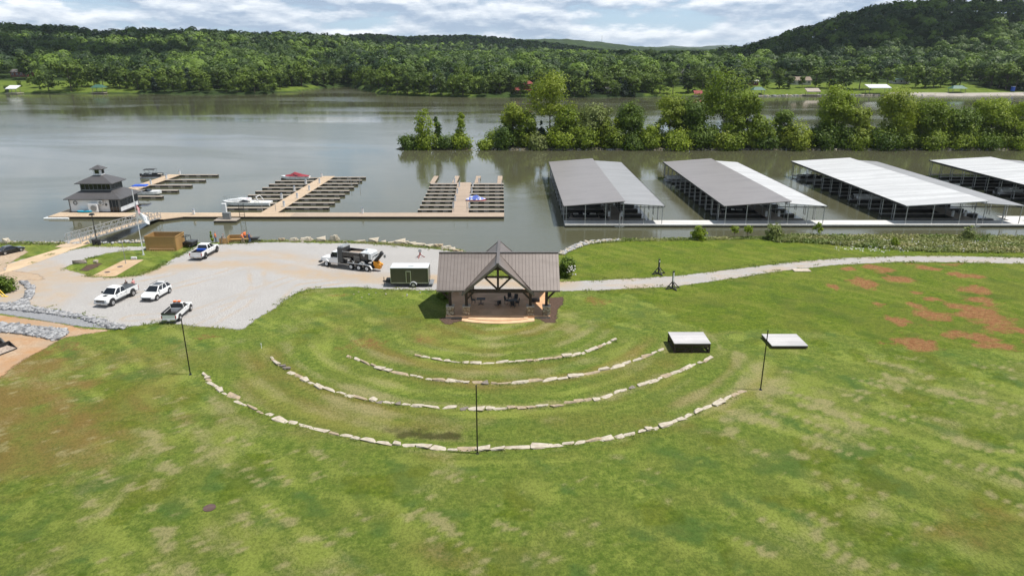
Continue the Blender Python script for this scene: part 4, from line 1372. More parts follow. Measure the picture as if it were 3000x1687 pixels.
zp = lambda x, y, z=SL: at((1200 + x / 4.83) / 1.16460, (680 + y / 4.83) / 1.16460, z)
patio_table(zp(1010, 1020), 0, 'black patio table with splayed foot, left one on the pavilion floor')
patio_chair(zp(905, 1005), 1.4, 'black patio chair left of the left patio table')
patio_table(zp(1455, 1040), .2, 'black patio table ringed by chairs in the right half of the pavilion', .6)
patio_chair(zp(1375, 1010), 1.2, 'black patio chair on the left side of the ringed table')
patio_chair(zp(1500, 985), -.3, 'black patio chair behind the ringed table, tallest looking of all')
patio_chair(zp(1520, 1040), -1.4, 'black patio chair on the right side of the ringed table')
patio_chair(zp(1455, 1068), 3.1, 'black patio chair in front of the ringed table')
patio_chair(zp(1420, 960), .3, 'black patio chair behind and left of the ringed table')
pt = thing('toppled_chair', 'black patio chair lying toppled in the middle of the pavilion floor', 'chair', zp(1250, 1030) + Vector((0, 0, .25)), 0)
pt.rotation_euler = (0, 1.571, .4)
MB().box(-.24, .24, -.23, .23, .0, .04).build('seat', M['black_plastic'], pt)
MB().box(-.24, .24, .2, .24, .04, .5).build('backrest', M['black_plastic'], pt)
for sx in (-1, 1):
    for sy in (-1, 1):
        MB().bar((sx * .22, sy * .2, -.42), (sx * .22, sy * .2, 0), .035).build('leg', M['black_plastic'], pt)
tag(MB().box(-.5, .5, -.2, .2, 0, .45).build('storage_crate', M['black_plastic'], None, bevel=.03), 'low black crate beside the right inner post of the pavilion', 'crate').location = zp(1785, 985)

# ------------------------------------------------------------------ the stone rows of the amphitheatre
SV = [stone_mesh('stone_block', 500 + k, M[['stone_pale', 'stone_pale', 'stone_tan', 'stone_pale', 'stone_tan', 'stone_dark', 'stone_pale', 'stone_pale', 'stone_tan', 'stone_pale'][k]]) for k in range(10)]
ARCS = [
    ([(508, 938), (530, 962), (560, 985), (600, 1011), (640, 1030), (720, 1060), (800, 1081), (900, 1103), (1000, 1119), (1100, 1128), (1200, 1131), (1300, 1127), (1400, 1120), (1500, 1108), (1600, 1091), (1700, 1059), (1780, 1025), (1865, 987)],
     'limestone block in the outermost stone arc, the one nearest the camera', 'blocks of the outermost stone arc'),
    ([(680, 897), (700, 916), (740, 942), (800, 972), (870, 993), (960, 1011), (1050, 1022), (1120, 1026), (1200, 1028), (1300, 1026), (1400, 1019), (1500, 1003), (1600, 973), (1700, 938), (1783, 902)],
     'limestone block in the second stone arc counted from the camera', 'blocks of the second stone arc'),
    ([(877, 895), (920, 914), (970, 930), (1030, 944), (1100, 955), (1170, 961), (1240, 964), (1320, 961), (1400, 953), (1480, 940), (1560, 921), (1620, 897), (1662, 880)],
     'limestone block in the third stone arc counted from the camera', 'blocks of the third stone arc'),
    ([(1045, 893), (1090, 902), (1150, 910), (1220, 913), (1300, 909), (1390, 902), (1450, 892), (1500, 876), (1548, 855)],
     'limestone block in the innermost stone arc nearest the pavilion', 'blocks of the innermost stone arc'),
]
srnd = random.Random(21)
for k, (pts, lab, grp) in enumerate(ARCS):
    W_ = [at(*p) for p in pts]
    s = 0.0
    seg = 0
    cum = [0.0]
    for a, b in zip(W_[:-1], W_[1:]):
        cum.append(cum[-1] + (b - a).length)
    while s < cum[-1]:
        L = srnd.choice([srnd.uniform(.55, .9), srnd.uniform(.8, 1.35), srnd.uniform(1.0, 1.7)])
        if k == 3:
            L *= 0.85
        mid = min(s + L / 2, cum[-1] - 1e-3)
        j = max(i for i in range(len(cum)) if cum[i] <= mid)
        j = min(j, len(W_) - 2)
        t = (mid - cum[j]) / (cum[j + 1] - cum[j])
        p = W_[j].lerp(W_[j + 1], t)
        dv = W_[j + 1] - W_[j]
        v = srnd.choice([0, 1, 2, 3, 3, 4, 6, 7, 8, 9, 0, 5] if k in (1, 2) else [0, 1, 3, 6, 7, 9, 2, 4, 8, 0, 3])
        o = link('stone_block', SV[v])
        o.location = (p.x + srnd.uniform(-.07, .07), p.y + srnd.uniform(-.14, .14), -0.07)
        o.rotation_euler = (srnd.uniform(-.06, .06), srnd.uniform(-.06, .06), math.atan2(dv.y, dv.x) + srnd.uniform(-.12, .12) + (math.pi if srnd.random() < .5 else 0))
        o.scale = (L * 0.98, srnd.uniform(.48, .9) * (1.2 if L > 1.3 else 1), srnd.uniform(.3, .75))
        tag(o, lab, 'stone block', grp)
        s += L + srnd.choice([0.0, 0.02, 0.03, 0.12, .3])

# boulders along the lake edge of the gravel lot
SB = [stone_mesh('boulder', 600 + k, M[['stone_pale', 'stone_tan', 'stone_pale', 'stone_pale'][k]], 1.0, .8, .75, 3, .2) for k in range(4)]
BOULD = [(709, 604, 1.1, .7), (739, 605, 1.2, .7), (770, 605, 1.6, .8), (805, 605, 1.4, .9), (841, 604, 1.3, 1.1), (868, 608, .7, .5), (908, 607, 1.3, .6), (938, 607, 1.5, .9), (963, 609, .8, .5), (985, 610, 1.0, .55), (1003, 611, 1.7, .85),
         (1022, 612, .9, .6), (1035, 613, 1.1, .6), (1055, 615, 1.9, .6), (1076, 618, 1.2, .5), (1090, 618, 1.0, .7), (1103, 619, 1.6, .7), (1114, 622, .8, .5), (1124, 624, 1.3, .6), (1135, 627, 1.0, .5), (1147, 630, 1.1, .5), (1158, 632, .9, .4), (895, 606, .6, .4), (760, 608, .5, .3)]
for x, y, L, h in BOULD:
    o = link('boulder', srnd.choice(SB))
    o.location = at(x, y + 1.5)
    o.location.z = -0.12
    o.scale = (L, L * .8, h * 1.25)
    o.rotation_euler = (0, 0, srnd.uniform(-.4, .4))
    tag(o, 'pale boulder lining the lake edge of the gravel lot', 'boulder', 'boulders along the lake edge of the lot')


def rubble(name, label, poly, n, smin, smax, seed, mats=('stone_grey',), z=0.0, hmul=0.55, keep=None):
    rng = np.random.default_rng(seed)
    poly = [(p[0], p[1]) for p in poly]
    xs = rng.uniform(min(p[0] for p in poly), max(p[0] for p in poly), n * 6)
    ys = rng.uniform(min(p[1] for p in poly), max(p[1] for p in poly), n * 6)
    ok = poly_sd(xs, ys, poly) > 0
    xs, ys = xs[ok][:n], ys[ok][:n]
    n = len(xs)
    base = np.array([(-1, -1, -1), (1, -1, -1), (1, 1, -1), (-1, 1, -1), (-1, -1, 1), (1, -1, 1), (1, 1, 1), (-1, 1, 1)], float)
    faces = np.array([(0, 3, 2, 1), (4, 5, 6, 7), (0, 1, 5, 4), (1, 2, 6, 5), (2, 3, 7, 6), (3, 0, 4, 7)])
    sz = rng.uniform(smin, smax, (n, 1, 1)) * rng.uniform(.6, 1.2, (n, 1, 3)) * np.array([1, .8, hmul])
    v = (base[None] + rng.normal(size=(n, 8, 3)) * .28) * sz * .5
    a = rng.uniform(0, 6.28, n)
    ca, sa = np.cos(a)[:, None], np.sin(a)[:, None]
    x = v[..., 0] * ca - v[..., 1] * sa + xs[:, None]
    y = v[..., 0] * sa + v[..., 1] * ca + ys[:, None]
    zz = v[..., 2] + z + sz[:, :, 2] * .28 + rng.uniform(0, .12, (n, 1))
    V = np.stack([x, y, zz], -1).reshape(-1, 3)
    Fq = (faces[None] + (np.arange(n) * 8)[:, None, None]).reshape(-1, 4)
    mi = np.repeat(rng.integers(0, len(mats), n), 6)
    o = link(name, np_mesh(name, V, Fq, [M[m] for m in mats], matidx=mi))
    return tag(o, label, 'riprap', None, 'stuff')


M['rip_light'] = mat('riprap_light', (0.40, 0.40, 0.405), 0.85, col2=(0.29, 0.29, 0.3), scale=1.5)
M['rip_dark'] = mat('riprap_dark', (0.15, 0.155, 0.17), 0.85, col2=(0.22, 0.225, 0.23), scale=1.5)
rubble('riprap', 'grey riprap lining the upper side of the drainage channel on the left', [at(-120, 752), at(0, 764), at(40, 764), at(60, 752), at(72, 735), at(62, 718), at(45, 708), at(60, 708), at(88, 722), at(88, 738), at(70, 760), at(78, 775),
       at(140, 783), at(220, 798), at(312, 821), at(316, 828), at(285, 829), at(200, 802), at(110, 789), at(40, 781), at(0, 780), at(-120, 772)], 2200, .2, .5, 31, ('stone_grey', 'rip_light', 'rip_dark', 'rip_light'))
rubble('riprap', 'grey riprap bank below the drainage channel beside the red soil', [at(-120, 806), at(0, 814), at(40, 818), at(100, 826), at(160, 830), at(172, 836), at(160, 848), at(135, 858), at(115, 850), at(60, 842), at(0, 836), at(-120, 828)],
       2000, .2, .5, 32, ('stone_grey', 'rip_light', 'rip_dark', 'rip_light'))
rubble('riprap', 'band of small white riprap along the lake edge right of the pavilion', [at(1405, 640), at(1420, 630), at(1450, 617), at(1480, 609), at(1520, 605), at(1560, 603.5), at(1562, 606), at(1520, 609), at(1480, 615), at(1455, 623), at(1430, 634), at(1415, 642)],
       420, .25, .55, 33, ('rip_light', 'stone_pale'))
rubble('riprap', 'scattered white stones along the lake edge under the gangway', [at(0, 610), at(170, 610), at(290, 612), at(300, 606), at(375, 606), at(375, 609), at(300, 614), at(170, 614), at(0, 613)], 150, .2, .5, 34, ('rip_light', 'stone_pale'))
rubble('riprap', 'pale stones along the waterline of the wooded spit', [(p, 248.2) for p in (-6, 60, 120, 190)] + [(p, 249.8) for p in (190, 120, 60, -6)], 500, .4, 1.0, 35, ('stone_pale', 'stone_grey', 'stone_dark'), -2.7)
rubble('riprap', 'pale stones along the right bank across the river', [(at(x, 243, WATER_Z).x, np.interp(at(x, 243, WATER_Z).x / 570, SFU, SFY) + d) for x, d in ((1900, -1), (2100, -1), (2300, -1), (2576, -1), (2576, 5), (2300, 5), (2100, 3), (1900, 3))], 900, .8, 2.0, 36, ('stone_pale', 'stone_grey'), -2.6)
rubble('riprap', 'small white pebbles dotting the grass edge beside the gravel', [at(880, 735), at(1090, 735), at(1080, 745), at(900, 750)], 12, .1, .24, 37, ('rip_light', 'stone_pale'))


# ------------------------------------------------------------------ the floating docks on the left
DZ = DECK_Z
dock = thing('floating_dock', 'long floating timber dock with three branches of finger piers on the left', 'dock')
def plank(name, mb, m, parent):
    return mb.build(name, m, parent)


plank('walkway', MB().box(-96.2, -46, 140.5, 144.3, DZ - .12, DZ), M['deck'], dock)
plank('walkway', MB().box(-46, -1.65, 140.5, 144.3, DZ - .12, DZ), M['deck_old'], dock)['label'] = 'weathered right half of the long walkway'
plank('walkway', MB().box(-96.2, -94.3, 144.3, 153, DZ - .12, DZ), M['deck'], dock)
plank('walkway', MB().prism([(-74.6, 138.2), (-71.2, 138.2), (-68.2, 140.5), (-74.6, 140.5)], DZ - .12, DZ, 'z'), M['deck'], dock)
fs = MB().box(-96.1, -74.7, 140.55, 140.7, WATER_Z - .2, DZ - .121).box(-68.2, -1.7, 140.55, 140.7, WATER_Z - .2, DZ - .121).box(-1.8, -1.7, 140.7, 144.2, WATER_Z - .2, DZ - .121) \
    .box(-96.1, -1.8, 144.1, 144.25, WATER_Z - .2, DZ - .121).box(-96.1, -95.95, 140.7, 153, WATER_Z - .2, DZ - .121).bar((-71.2, 138.25, DZ - .4), (-68.2, 140.6, DZ - .4), .1, .55)
fs.build('fascia', M['fascia'], dock)


def finger(parent, x0, x1, y, w=1.1, nf=3, long_axis='x'):
    if long_axis == 'x':
        f = MB().box(x0, x1, y - w / 2, y + w / 2, DZ - .1, DZ).build('finger_pier', M['finger'], parent)
        b = MB().box(x0 + .02, x1 - .02, y - w / 2 + .03, y + w / 2 - .03, WATER_Z - .1, DZ - .1)
        fl = MB().box(x0 + .6, x1 - .4, y - w / 2 - .005, y + w / 2 + .005, WATER_Z - .1, WATER_Z + .04)
        for k in range(nf):
            xc = x0 + (x1 - x0) * (k + .62) / (nf + .25)
            fl.box(xc - .55, xc + .55, y - w / 2 - .02, y + w / 2 + .02, WATER_Z - .1, DZ - .14)
    else:
        f = MB().box(y - w / 2, y + w / 2, x0, x1, DZ - .1, DZ).build('finger_pier', M['deck_old'], parent)
        b = MB().box(y - w / 2 + .03, y + w / 2 - .03, x0 + .02, x1 - .02, WATER_Z - .1, DZ - .1)
        fl = MB().box(y - w / 2 - .02, y + w / 2 + .02, x0 + 1, x0 + 2, WATER_Z - .1, DZ - .14)
    b.build('pontoon_skirt', M['fascia'], f)
    fl.build('float', M['float'], f)
    return f


def pedestal(parent, x, y):
    p = MB().box(x - .2, x + .2, y - .2, y + .2, DZ, DZ + 1.05).build('power_pedestal', M['pedestal'], parent, bevel=.03)
    MB().hexa([(x - .24, y - .24, DZ + 1.05), (x + .24, y - .24, DZ + 1.05), (x + .24, y + .24, DZ + 1.05), (x - .24, y + .24, DZ + 1.05)],
              [(x - .08, y - .08, DZ + 1.3), (x + .08, y - .08, DZ + 1.3), (x + .08, y + .08, DZ + 1.3), (x - .08, y + .08, DZ + 1.3)]).build('pedestal_cap', M['alu'], p)


def spine(parent, xa, xb, y0, y1, m='deck_y'):
    """a branch that leans a little: xa and xb are the centre lines at y0 and y1"""
    w = 1.75
    MB().hexa([(xa - w, y0, DZ - .12), (xa + w, y0, DZ - .12), (xb + w, y1, DZ - .12), (xb - w, y1, DZ - .12)],
              [(xa - w, y0, DZ), (xa + w, y0, DZ), (xb + w, y1, DZ), (xb - w, y1, DZ)]).build('branch_walkway', M[m], parent)
    w -= .04
    MB().hexa([(xa - w, y0, WATER_Z - .1), (xa + w, y0, WATER_Z - .1), (xb + w, y1, WATER_Z - .1), (xb - w, y1, WATER_Z - .1)],
              [(xa - w, y0, DZ - .121), (xa + w, y0, DZ - .121), (xb + w, y1, DZ - .121), (xb - w, y1, DZ - .121)]).build('branch_fascia', M['fascia'], parent)


# branch B, the long slanted-looking one
spine(dock, -51.6, -50.5, 144.3, 190.2)
Z2 = lambda x, y, z=DZ: at((600 + x / 2.862) / 1.16460, (480 + y / 2.862) / 1.16460, z)
rt, rb = Z2(1343, 117), Z2(1036, 369)
for k in range(9):
    t = k / 8
    y = 188.6 + (rb.y + .6 - 188.6) * t
    xc = -50.5 + (-51.6 + 50.5) * (190 - y) / 46
    finger(dock, xc + 1.76, rt.x + (rb.x - rt.x) * t, y)
lt, lb = Z2(637, 120), Z2(155, 370)
for k in range(9):
    t = k / 8
    y = 187.6 + (lb.y + .3 - 187.6) * t
    xc = -50.5 + (-51.6 + 50.5) * (190 - y) / 46
    finger(dock, lt.x + (lb.x - lt.x) * t, xc - 1.76, y)
for x, y in ((980, 112), (963, 165), (877, 225), (776, 290), (665, 360), (848, 170), (752, 228), (645, 292)):
    p = Z2(x, y)
    pedestal(dock, p.x, p.y)
pedestal(dock, Z2(1315, 424).x, 143.6)
pedestal(dock, D1(2068, 640).x, 142.0) if False else pedestal(dock, at(490.5, 538.5, DZ).x, 142.4)
# branch C
spine(dock, -11.0, -12.5, 144.3, 180.5, 'deck_old')
cl0, cl1, cr0, cr1 = Z2(1890, 172), Z2(1787, 382), Z2(2493, 172), Z2(2511, 378)
for k in range(8):
    t = k / 7
    y = 178.6 + (147.4 - 178.6) * t
    xc = -12.5 + 1.5 * (180.5 - y) / 36.2
    wd = 1.5 if k == 0 else 1.1
    finger(dock, cl0.x + (cl1.x - cl0.x) * t, xc - 1.76, y, wd)
    finger(dock, xc + 1.76, -2.2 + .5 * t, y, wd)
for x0, x1 in ((1910, 1930), (2117, 2118), (2297, 2296), (2478, 2477)):
    p0, p1 = Z2(x0, 170), Z2(x1, 102)
    finger(dock, 179.4, p1.y, p1.x + .4 if x0 == 1910 else p1.x, 1.25, 1, 'y')
for x, y in ((2135, 195), (2118, 250), (2101, 312), (2085, 370), (2247, 190), (2238, 245), (2228, 300), (2218, 372), (2095, 160), (2300, 160)):
    p = Z2(x, y)
    pedestal(dock, p.x, p.y)
# branch A behind the floating building
pa0, pa1 = at(353, 469.4, DZ), at(438.5, 439.7, DZ)
spine(dock, pa0.x - .9, pa1.x, 151.5, pa1.y + .4)
for x, y in ((2305, 228), (2170, 282), (2025, 338), (1880, 393), (1715, 457)):
    p = at(x / 4.219, 386.4 + y / 4.219, DZ)
    xc = pa0.x - .9 + (pa1.x - pa0.x + .9) * (p.y - 151.5) / (pa1.y - 151.1)
    finger(dock, xc + 1.76, p.x, p.y + .5, 1.2)
for x, y in ((1920, 222), (1780, 270), (1615, 328)):
    p = at(x / 4.219, 386.4 + y / 4.219, DZ)
    pedestal(dock, p.x - .3, p.y)
for x, y, h in ((483, 398, 1.6), (595, 396, 1.5), (2088, 404, 2.6), (2199, 404, 2.6), (1228, 180, 1.8), (1300, 175, 1.8), (1202, 150, 1.5), (2490, 205, 2.0)):
    p = Z2(x, y)
    MB().tube((p.x, p.y, WATER_Z - .5), (p.x, p.y, DZ + h), .06, n=6).build('mooring_pole', M['galv'], dock)

# fuel float in front of the walkway
ff = thing('fuel_float', 'small square float with a grey fuel pump in front of the long dock', 'float', at(572, 550.5, DZ))
MB().box(-2.3, 2.3, -1.5, 1.0, -.2, -.05).build('deck', M['finger'], ff)
MB().box(-2.25, 2.25, -1.45, .95, -.6, -.2).build('skirt', M['fascia'], ff)
MB().box(-.75, .75, -.5, .35, -.05, 1.35).build('pump_cabinet', M['steel'], ff, bevel=.04)
MB().box(-.78, .08, -.3, .3, 1.35, 3.2).build('fuel_dispenser', M['pedestal'], ff, bevel=.05)
la = MB()
for sx in (2.2, 3.2):
    la.bar((sx, 1.0, -.3), (sx, 1.0, 2.9), .08)
for k in range(6):
    la.bar((2.2, 1.0, .1 + k * .5), (3.2, 1.0, .1 + k * .5), .06)
la.build('ladder_rack', M['dark_steel'], ff)

# gangway from the bank down to the dock
gw = thing('gangway', 'aluminium truss gangway sloping from the bank down to the dock', 'gangway', (-73.2, 0, 0))
ya, yb, za, zb = 112.3, 139.0, .12, DZ + .12
def gz_(y):
    return za + (zb - za) * (y - ya) / (yb - ya)


MB().hexa([(-1.15, ya, za - .1), (1.15, ya, za - .1), (1.15, yb, zb - .1), (-1.15, yb, zb - .1)], [(-1.15, ya, za), (1.15, ya, za), (1.15, yb, zb), (-1.15, yb, zb)]).build('deck', M['deck'], gw)
for s in (-1.22, 1.22):
    t = MB()
    t.bar((s, ya, za), (s, yb, zb), .14, .22).bar((s, ya - .3, za + 1.35), (s, yb, zb + 1.35), .10).bar((s, ya, za + .72), (s, yb, zb + .72), .07)
    t.bar((s, ya - .3, za + 1.35), (s, ya - .55, za + .9), .09).bar((s, ya - .55, za + .9), (s, ya - .5, za - .1), .09)
    n = 22
    for k in range(n + 1):
        y = ya + (yb - ya) * k / n
        t.bar((s, y, gz_(y)), (s, y, gz_(y) + 1.35), .08)
        if k < n:
            y2 = ya + (yb - ya) * (k + 1) / n
            a, b = (y, y2) if k % 2 == 0 else (y2, y)
            t.bar((s, a, gz_(a) + .05), (s, b, gz_(b) + 1.3), .07)
    t.build('truss_side', M['galv'], gw)
MB().hexa([(-1.3, ya - 3.4, .03), (1.3, ya - 3.4, .03), (1.3, ya, za - .02), (-1.3, ya, za - .02)], [(-1.3, ya - 3.4, .05), (1.3, ya - 3.4, .05), (1.3, ya, za + .02), (-1.3, ya, za + .02)]).build('landing_plate', M['concrete_tan'] if False else M['deck'], gw)

# the floating ship store
fb = thing('floating_building', 'white floating dock house with two tiered grey hip roof and cupola', 'building', (-88.9, 149.0, DZ))
HX, HY_ = 5.3, 3.75
MB().box(-HX - .4, HX + .35, -HY_ - .1, HY_ + .3, -.35, .0).build('float_base', M['fascia'], fb)
w = MB().box(-HX, HX, -HY_, HY_, 0, 2.75).build('wall', M['wall_white'], fb)
for sx in (-1, 1):
    for sy in (-1, 1):
        MB().box(sx * HX - .09, sx * HX + .09, sy * HY_ - .09, sy * HY_ + .09, 0, 2.74).build('corner_trim', M['trim_grey'], fb)


def hip(mb, x, y, z0, x1, y1, z1, th=.14):
    b = [(-x, -y, z0), (x, -y, z0), (x, y, z0), (-x, y, z0)]
    t = [(-x1, -y1, z1), (x1, -y1, z1), (x1, y1, z1), (-x1, y1, z1)]
    mb.hexa(b, t)
    mb.box(-x, x, -y, y, z0 - th, z0 - .001)
    return mb


hip(MB(), HX + .75, HY_ + .75, 2.8, 3.35, 2.3, 4.25).build('lower_roof', M['roof_grey'], fb)
MB().box(-3.3, 3.3, -2.25, 2.25, 4.2, 5.75).build('clerestory', M['trim_grey'], fb)
cw = MB()
for k in range(7):
    x0 = -3.1 + k * .9
    cw.box(x0, x0 + .78, -2.28, -2.2, 4.5, 5.55)
    cw.box(x0, x0 + .78, 2.2, 2.28, 4.5, 5.55)
for k in range(5):
    y0 = -2.05 + k * .83
    cw.box(3.22, 3.33, y0, y0 + .7, 4.5, 5.55).box(-3.33, -3.22, y0, y0 + .7, 4.5, 5.55)
cw.build('clerestory_windows', M['dark_glass'], fb)
hip(MB(), 4.0, 2.95, 5.85, .75, .65, 7.35).build('upper_roof', M['roof_grey'], fb)
cu = MB().box(-.85, .85, -.75, .75, 7.2, 8.55).build('cupola', M['wall_white'], fb)
MB().box(-.45, .45, -.79, -.72, 7.6, 8.4).box(.82, .89, -.4, .4, 7.6, 8.4).box(-.45, .45, .72, .79, 7.6, 8.4).box(-.89, -.82, -.4, .4, 7.6, 8.4).build('cupola_window', M['dark_glass'], cu)
hip(MB(), 1.3, 1.2, 8.6, .08, .08, 9.35, .1).build('cupola_roof', M['roof_grey'], cu)
fx = lambda zx: D1(zx, 615).x * 0 + at(zx / 4.219, 532, DZ).x + 88.9
dx0, dx1 = HX - 2.05, HX - .15
dr = MB().box(dx0, dx1, -HY_ - .06, -HY_ + .02, .02, 2.5).build('entrance_door', M['dark_glass'], fb)
MB().box(dx0 - .08, dx0 + .04, -HY_ - .1, -HY_ - .03, .02, 2.6).box(dx1 - .04, dx1 + .08, -HY_ - .1, -HY_ - .03, .02, 2.6).box(dx0, dx1, -HY_ - .1, -HY_ - .03, 2.48, 2.6) \
    .box(dx0 + .5, dx0 + .6, -HY_ - .1, -HY_ - .065, .02, 2.48).box(dx1 - .6, dx1 - .5, -HY_ - .1, -HY_ - .065, .02, 2.48).build('door_frame', M['trim_grey'], dr)
for y0, y1 in ((-3.45, -.75), (-.45, .45), (.75, 3.45)):
    wn = MB().box(HX - .02, HX + .05, y0, y1, .95, 2.45).build('window', M['dark_glass'], fb)
    fr = MB().box(HX - .01, HX + .08, y0 - .06, y0 + .03, .9, 2.5).box(HX - .01, HX + .08, y1 - .03, y1 + .06, .9, 2.5)
    k = int((y1 - y0) / .68)
    for q in range(1, k):
        yy = y0 + (y1 - y0) * q / k
        fr.box(HX + .02, HX + .075, yy - .03, yy + .03, .95, 2.45)
    fr.build('window_frame', M['trim_grey'], wn)
ring = MB()
for k in range(16):
    a0, a1 = k * math.pi / 8, (k + 1) * math.pi / 8
    ring.tube((-4.0 + .36 * math.cos(a0), -HY_ - .08, 1.9 + .36 * math.sin(a0)), (-4.0 + .36 * math.cos(a1), -HY_ - .08, 1.9 + .36 * math.sin(a1)), .09, n=6)
tag(ring.build('lifebuoy', M['trim_grey']), 'round grey ring hung on the white wall of the dock house', 'lifebuoy').location = fb.location


def ac_unit(loc, s, label, name='heat_pump'):
    a = thing(name, label, 'air conditioner', loc)
    MB().box(-.55 * s, .55 * s, -.3, .3, .06, 1.0 * s + .06).build('cabinet', M['pedestal'], a, bevel=.04)
    MB().tube((.1 * s, -.31, .53 * s), (.1 * s, -.34, .53 * s), .36 * s, n=18).build('fan_grille', M['steel'], a)
    MB().box(-.5 * s, -.4 * s, -.3, .3, -.0, .06).box(.4 * s, .5 * s, -.3, .3, 0, .06).build('foot', M['dark_steel'], a)
    return a


ac_unit((at(1015 / 4.219, 533, DZ).x, 144.6, DZ), 1.75, 'large white heat pump standing on the deck beside the blue kayak')
ac_unit((at(1090 / 4.219, 533, DZ).x, 144.9, DZ + 1.55), .95, 'small white heat pump hung high on the dock house wall', 'wall_heat_pump')
mt = thing('electric_meter', 'dark meter box on the dock house wall left of the glass door', 'meter box', (at(1137 / 4.219, 533, DZ).x, 145.18, DZ + 1.5))
MB().box(-.13, .13, -.1, .06, -.2, .25).build('box', M['dark_steel'], mt)
MB().tube((0, -.02, .25), (0, -.02, .8), .035, n=6).build('conduit', M['galv'], mt)


def loft_hull(L, W, Hh, z0=0, bow=.35, n=9, transom=.85):
    rings = []
    for k in range(n):
        t = k / (n - 1)
        x = -L / 2 + L * t
        wv = W / 2 * (transom + (1 - transom) * min(1, t / .3)) * (1 if t < 1 - bow else math.sqrt(max(0, 1 - ((t - 1 + bow) / bow) ** 2)) * .96 + .04)
        zk = z0 + (0 if t < .6 else ((t - .6) / .4) ** 2 * Hh * .55)
        zt = z0 + Hh * (1 + .22 * t * t)
        rings.append([(x, -wv, zt), (x, -wv * .96, z0 + Hh * .45 + (zk - z0) * .5), (x, -wv * .55, zk), (x, wv * .55, zk), (x, wv * .96, z0 + Hh * .45 + (zk - z0) * .5), (x, wv, zt)])
    return rings


k_ = thing('kayak', 'turquoise kayak lying on the deck against the white dock house wall', 'kayak', (at(903 / 4.219, 535, DZ).x, 144.4, DZ + .05))
MB().loft([[(x, -w_ * .5, .34), (x, -w_ * .55, .2), (x, 0, .0 + (.12 if abs(x) > 1.4 else 0)), (x, w_ * .55, .2), (x, w_ * .5, .34)] for x, w_ in ((-1.75, .05), (-1.3, .5), (-.5, .78), (.5, .78), (1.3, .5), (1.75, .05))]).build('hull', M['turquoise'], k_, smooth=False)
MB().tube((0, 0, .33), (0, 0, .37), .32, n=14).build('cockpit', M['black_plastic'], k_)

# long white swim float off the left end
sf_ = thing('swim_raft', 'low white raft floating off the left corner of the dock', 'raft', at(147, 549.5, WATER_Z))
MB().box(-2.6, 2.6, -.9, .7, -.1, .28).build('float_body', M['gel_white'], sf_, bevel=.1)
MB().box(-2.2, 2.3, -.55, .35, .28, .36).build('top_pad', M['hatch_white'], sf_)
MB().bar((2.3, .0, .3), (2.3, .0, .6), .08).bar((-2.3, 0, .3), (-2.3, 0, .5), .08).build('cleat', M['galv'], sf_)


def pontoon_boat(label, loc, rz, top='canvas_black', side='gel_black', group=None, bimini=True, s=1.0):
    b = thing('pontoon_boat', label, 'boat', loc, rz, group)
    b.scale = (s, s, s)
    for sy in (-.95, .95):
        MB().loft([[(x, sy + r * math.cos(a), .15 + r * math.sin(a)) for a in [i * math.pi / 4 for i in range(8)]] for x, r in ((-3.2, .28), (2.3, .3), (3.1, .16), (3.3, .05))]).build('pontoon', M['alu'], b, smooth=True)
    MB().box(-3.2, 2.9, -1.25, 1.25, .45, .55).build('deck', M['finger'], b)
    f = MB()
    for (p, q) in (((-2.6, -1.22), (2.6, -1.22)), ((-2.6, 1.22), (2.6, 1.22)), ((2.6, -1.22), (2.6, -.4)), ((2.6, .4), (2.6, 1.22)), ((-2.6, -1.22), (-2.6, -.4)), ((-2.6, .4), (-2.6, 1.22))):
        f.bar((p[0], p[1], .9), (q[0], q[1], .9), .05, .68)
    f.build('side_panel', M[side], b)
    MB().box(-2.4, -1.3, .55, 1.15, .55, 1.05).box(1.1, 2.4, .55, 1.15, .55, 1.05).box(1.1, 2.4, -1.15, -.55, .55, 1.05).box(-2.4, -1.9, -1.15, .5, .55, 1.05).build('bench', M['cream'], b, bevel=.06)
    MB().box(-.5, .1, -1.15, -.5, .55, 1.45).build('helm', M['gel_white'], b, bevel=.05)
    MB().box(-3.5, -3.05, -.3, .3, .3, 1.3).build('outboard', M['black_plastic'], b, bevel=.08)
    if bimini:
        pl = MB()
        for sx in (-1.9, .9):
            for sy in (-1.18, 1.18):
                pl.bar((sx * .55, sy, 1.2), (sx, sy, 2.55), .05)
        pl.build('bimini_frame', M['dark_steel'], b)
        MB().loft([[(x, -1.25, 2.5 - abs(x + .5) * .04), (x, 0, 2.68 - abs(x + .5) * .05), (x, 1.25, 2.5 - abs(x + .5) * .04), (x, 1.25, 2.45 - abs(x + .5) * .04), (x, 0, 2.63 - abs(x + .5) * .05), (x, -1.25, 2.45 - abs(x + .5) * .04)]
                   for x in (-2.0, -.5, 1.0)]).build('bimini_top', M[top], b)
    return b


def runabout(label, loc, rz, L=6.5, W=2.3, group=None, extra=None, hull='gel_white'):
    b = thing('motorboat', label, 'boat', loc, rz, group)
    MB().loft(loft_hull(L, W, 1.0, -.15)).build('hull', M[hull], b)
    MB().box(-L * .38, L * .12, -W * .34, W * .34, .7, .9).build('cockpit', M['cream'], b, bevel=.05)
    ws = MB()
    ws.panel((L * .12, -W * .4, .98), (L * .12, W * .4, .98), (L * .02, W * .36, 1.45), (L * .02, -W * .36, 1.45))
    ws.panel((L * .12, -W * .41, .98), (L * .02, -W * .37, 1.45), (-L * .12, -W * .4, 1.2), (-L * .12, -W * .42, .98)).panel((L * .12, W * .41, .98), (-L * .12, W * .42, .98), (-L * .12, W * .4, 1.2), (L * .02, W * .37, 1.45))
    ws.build('windscreen', M['dark_glass'], b)
    return b


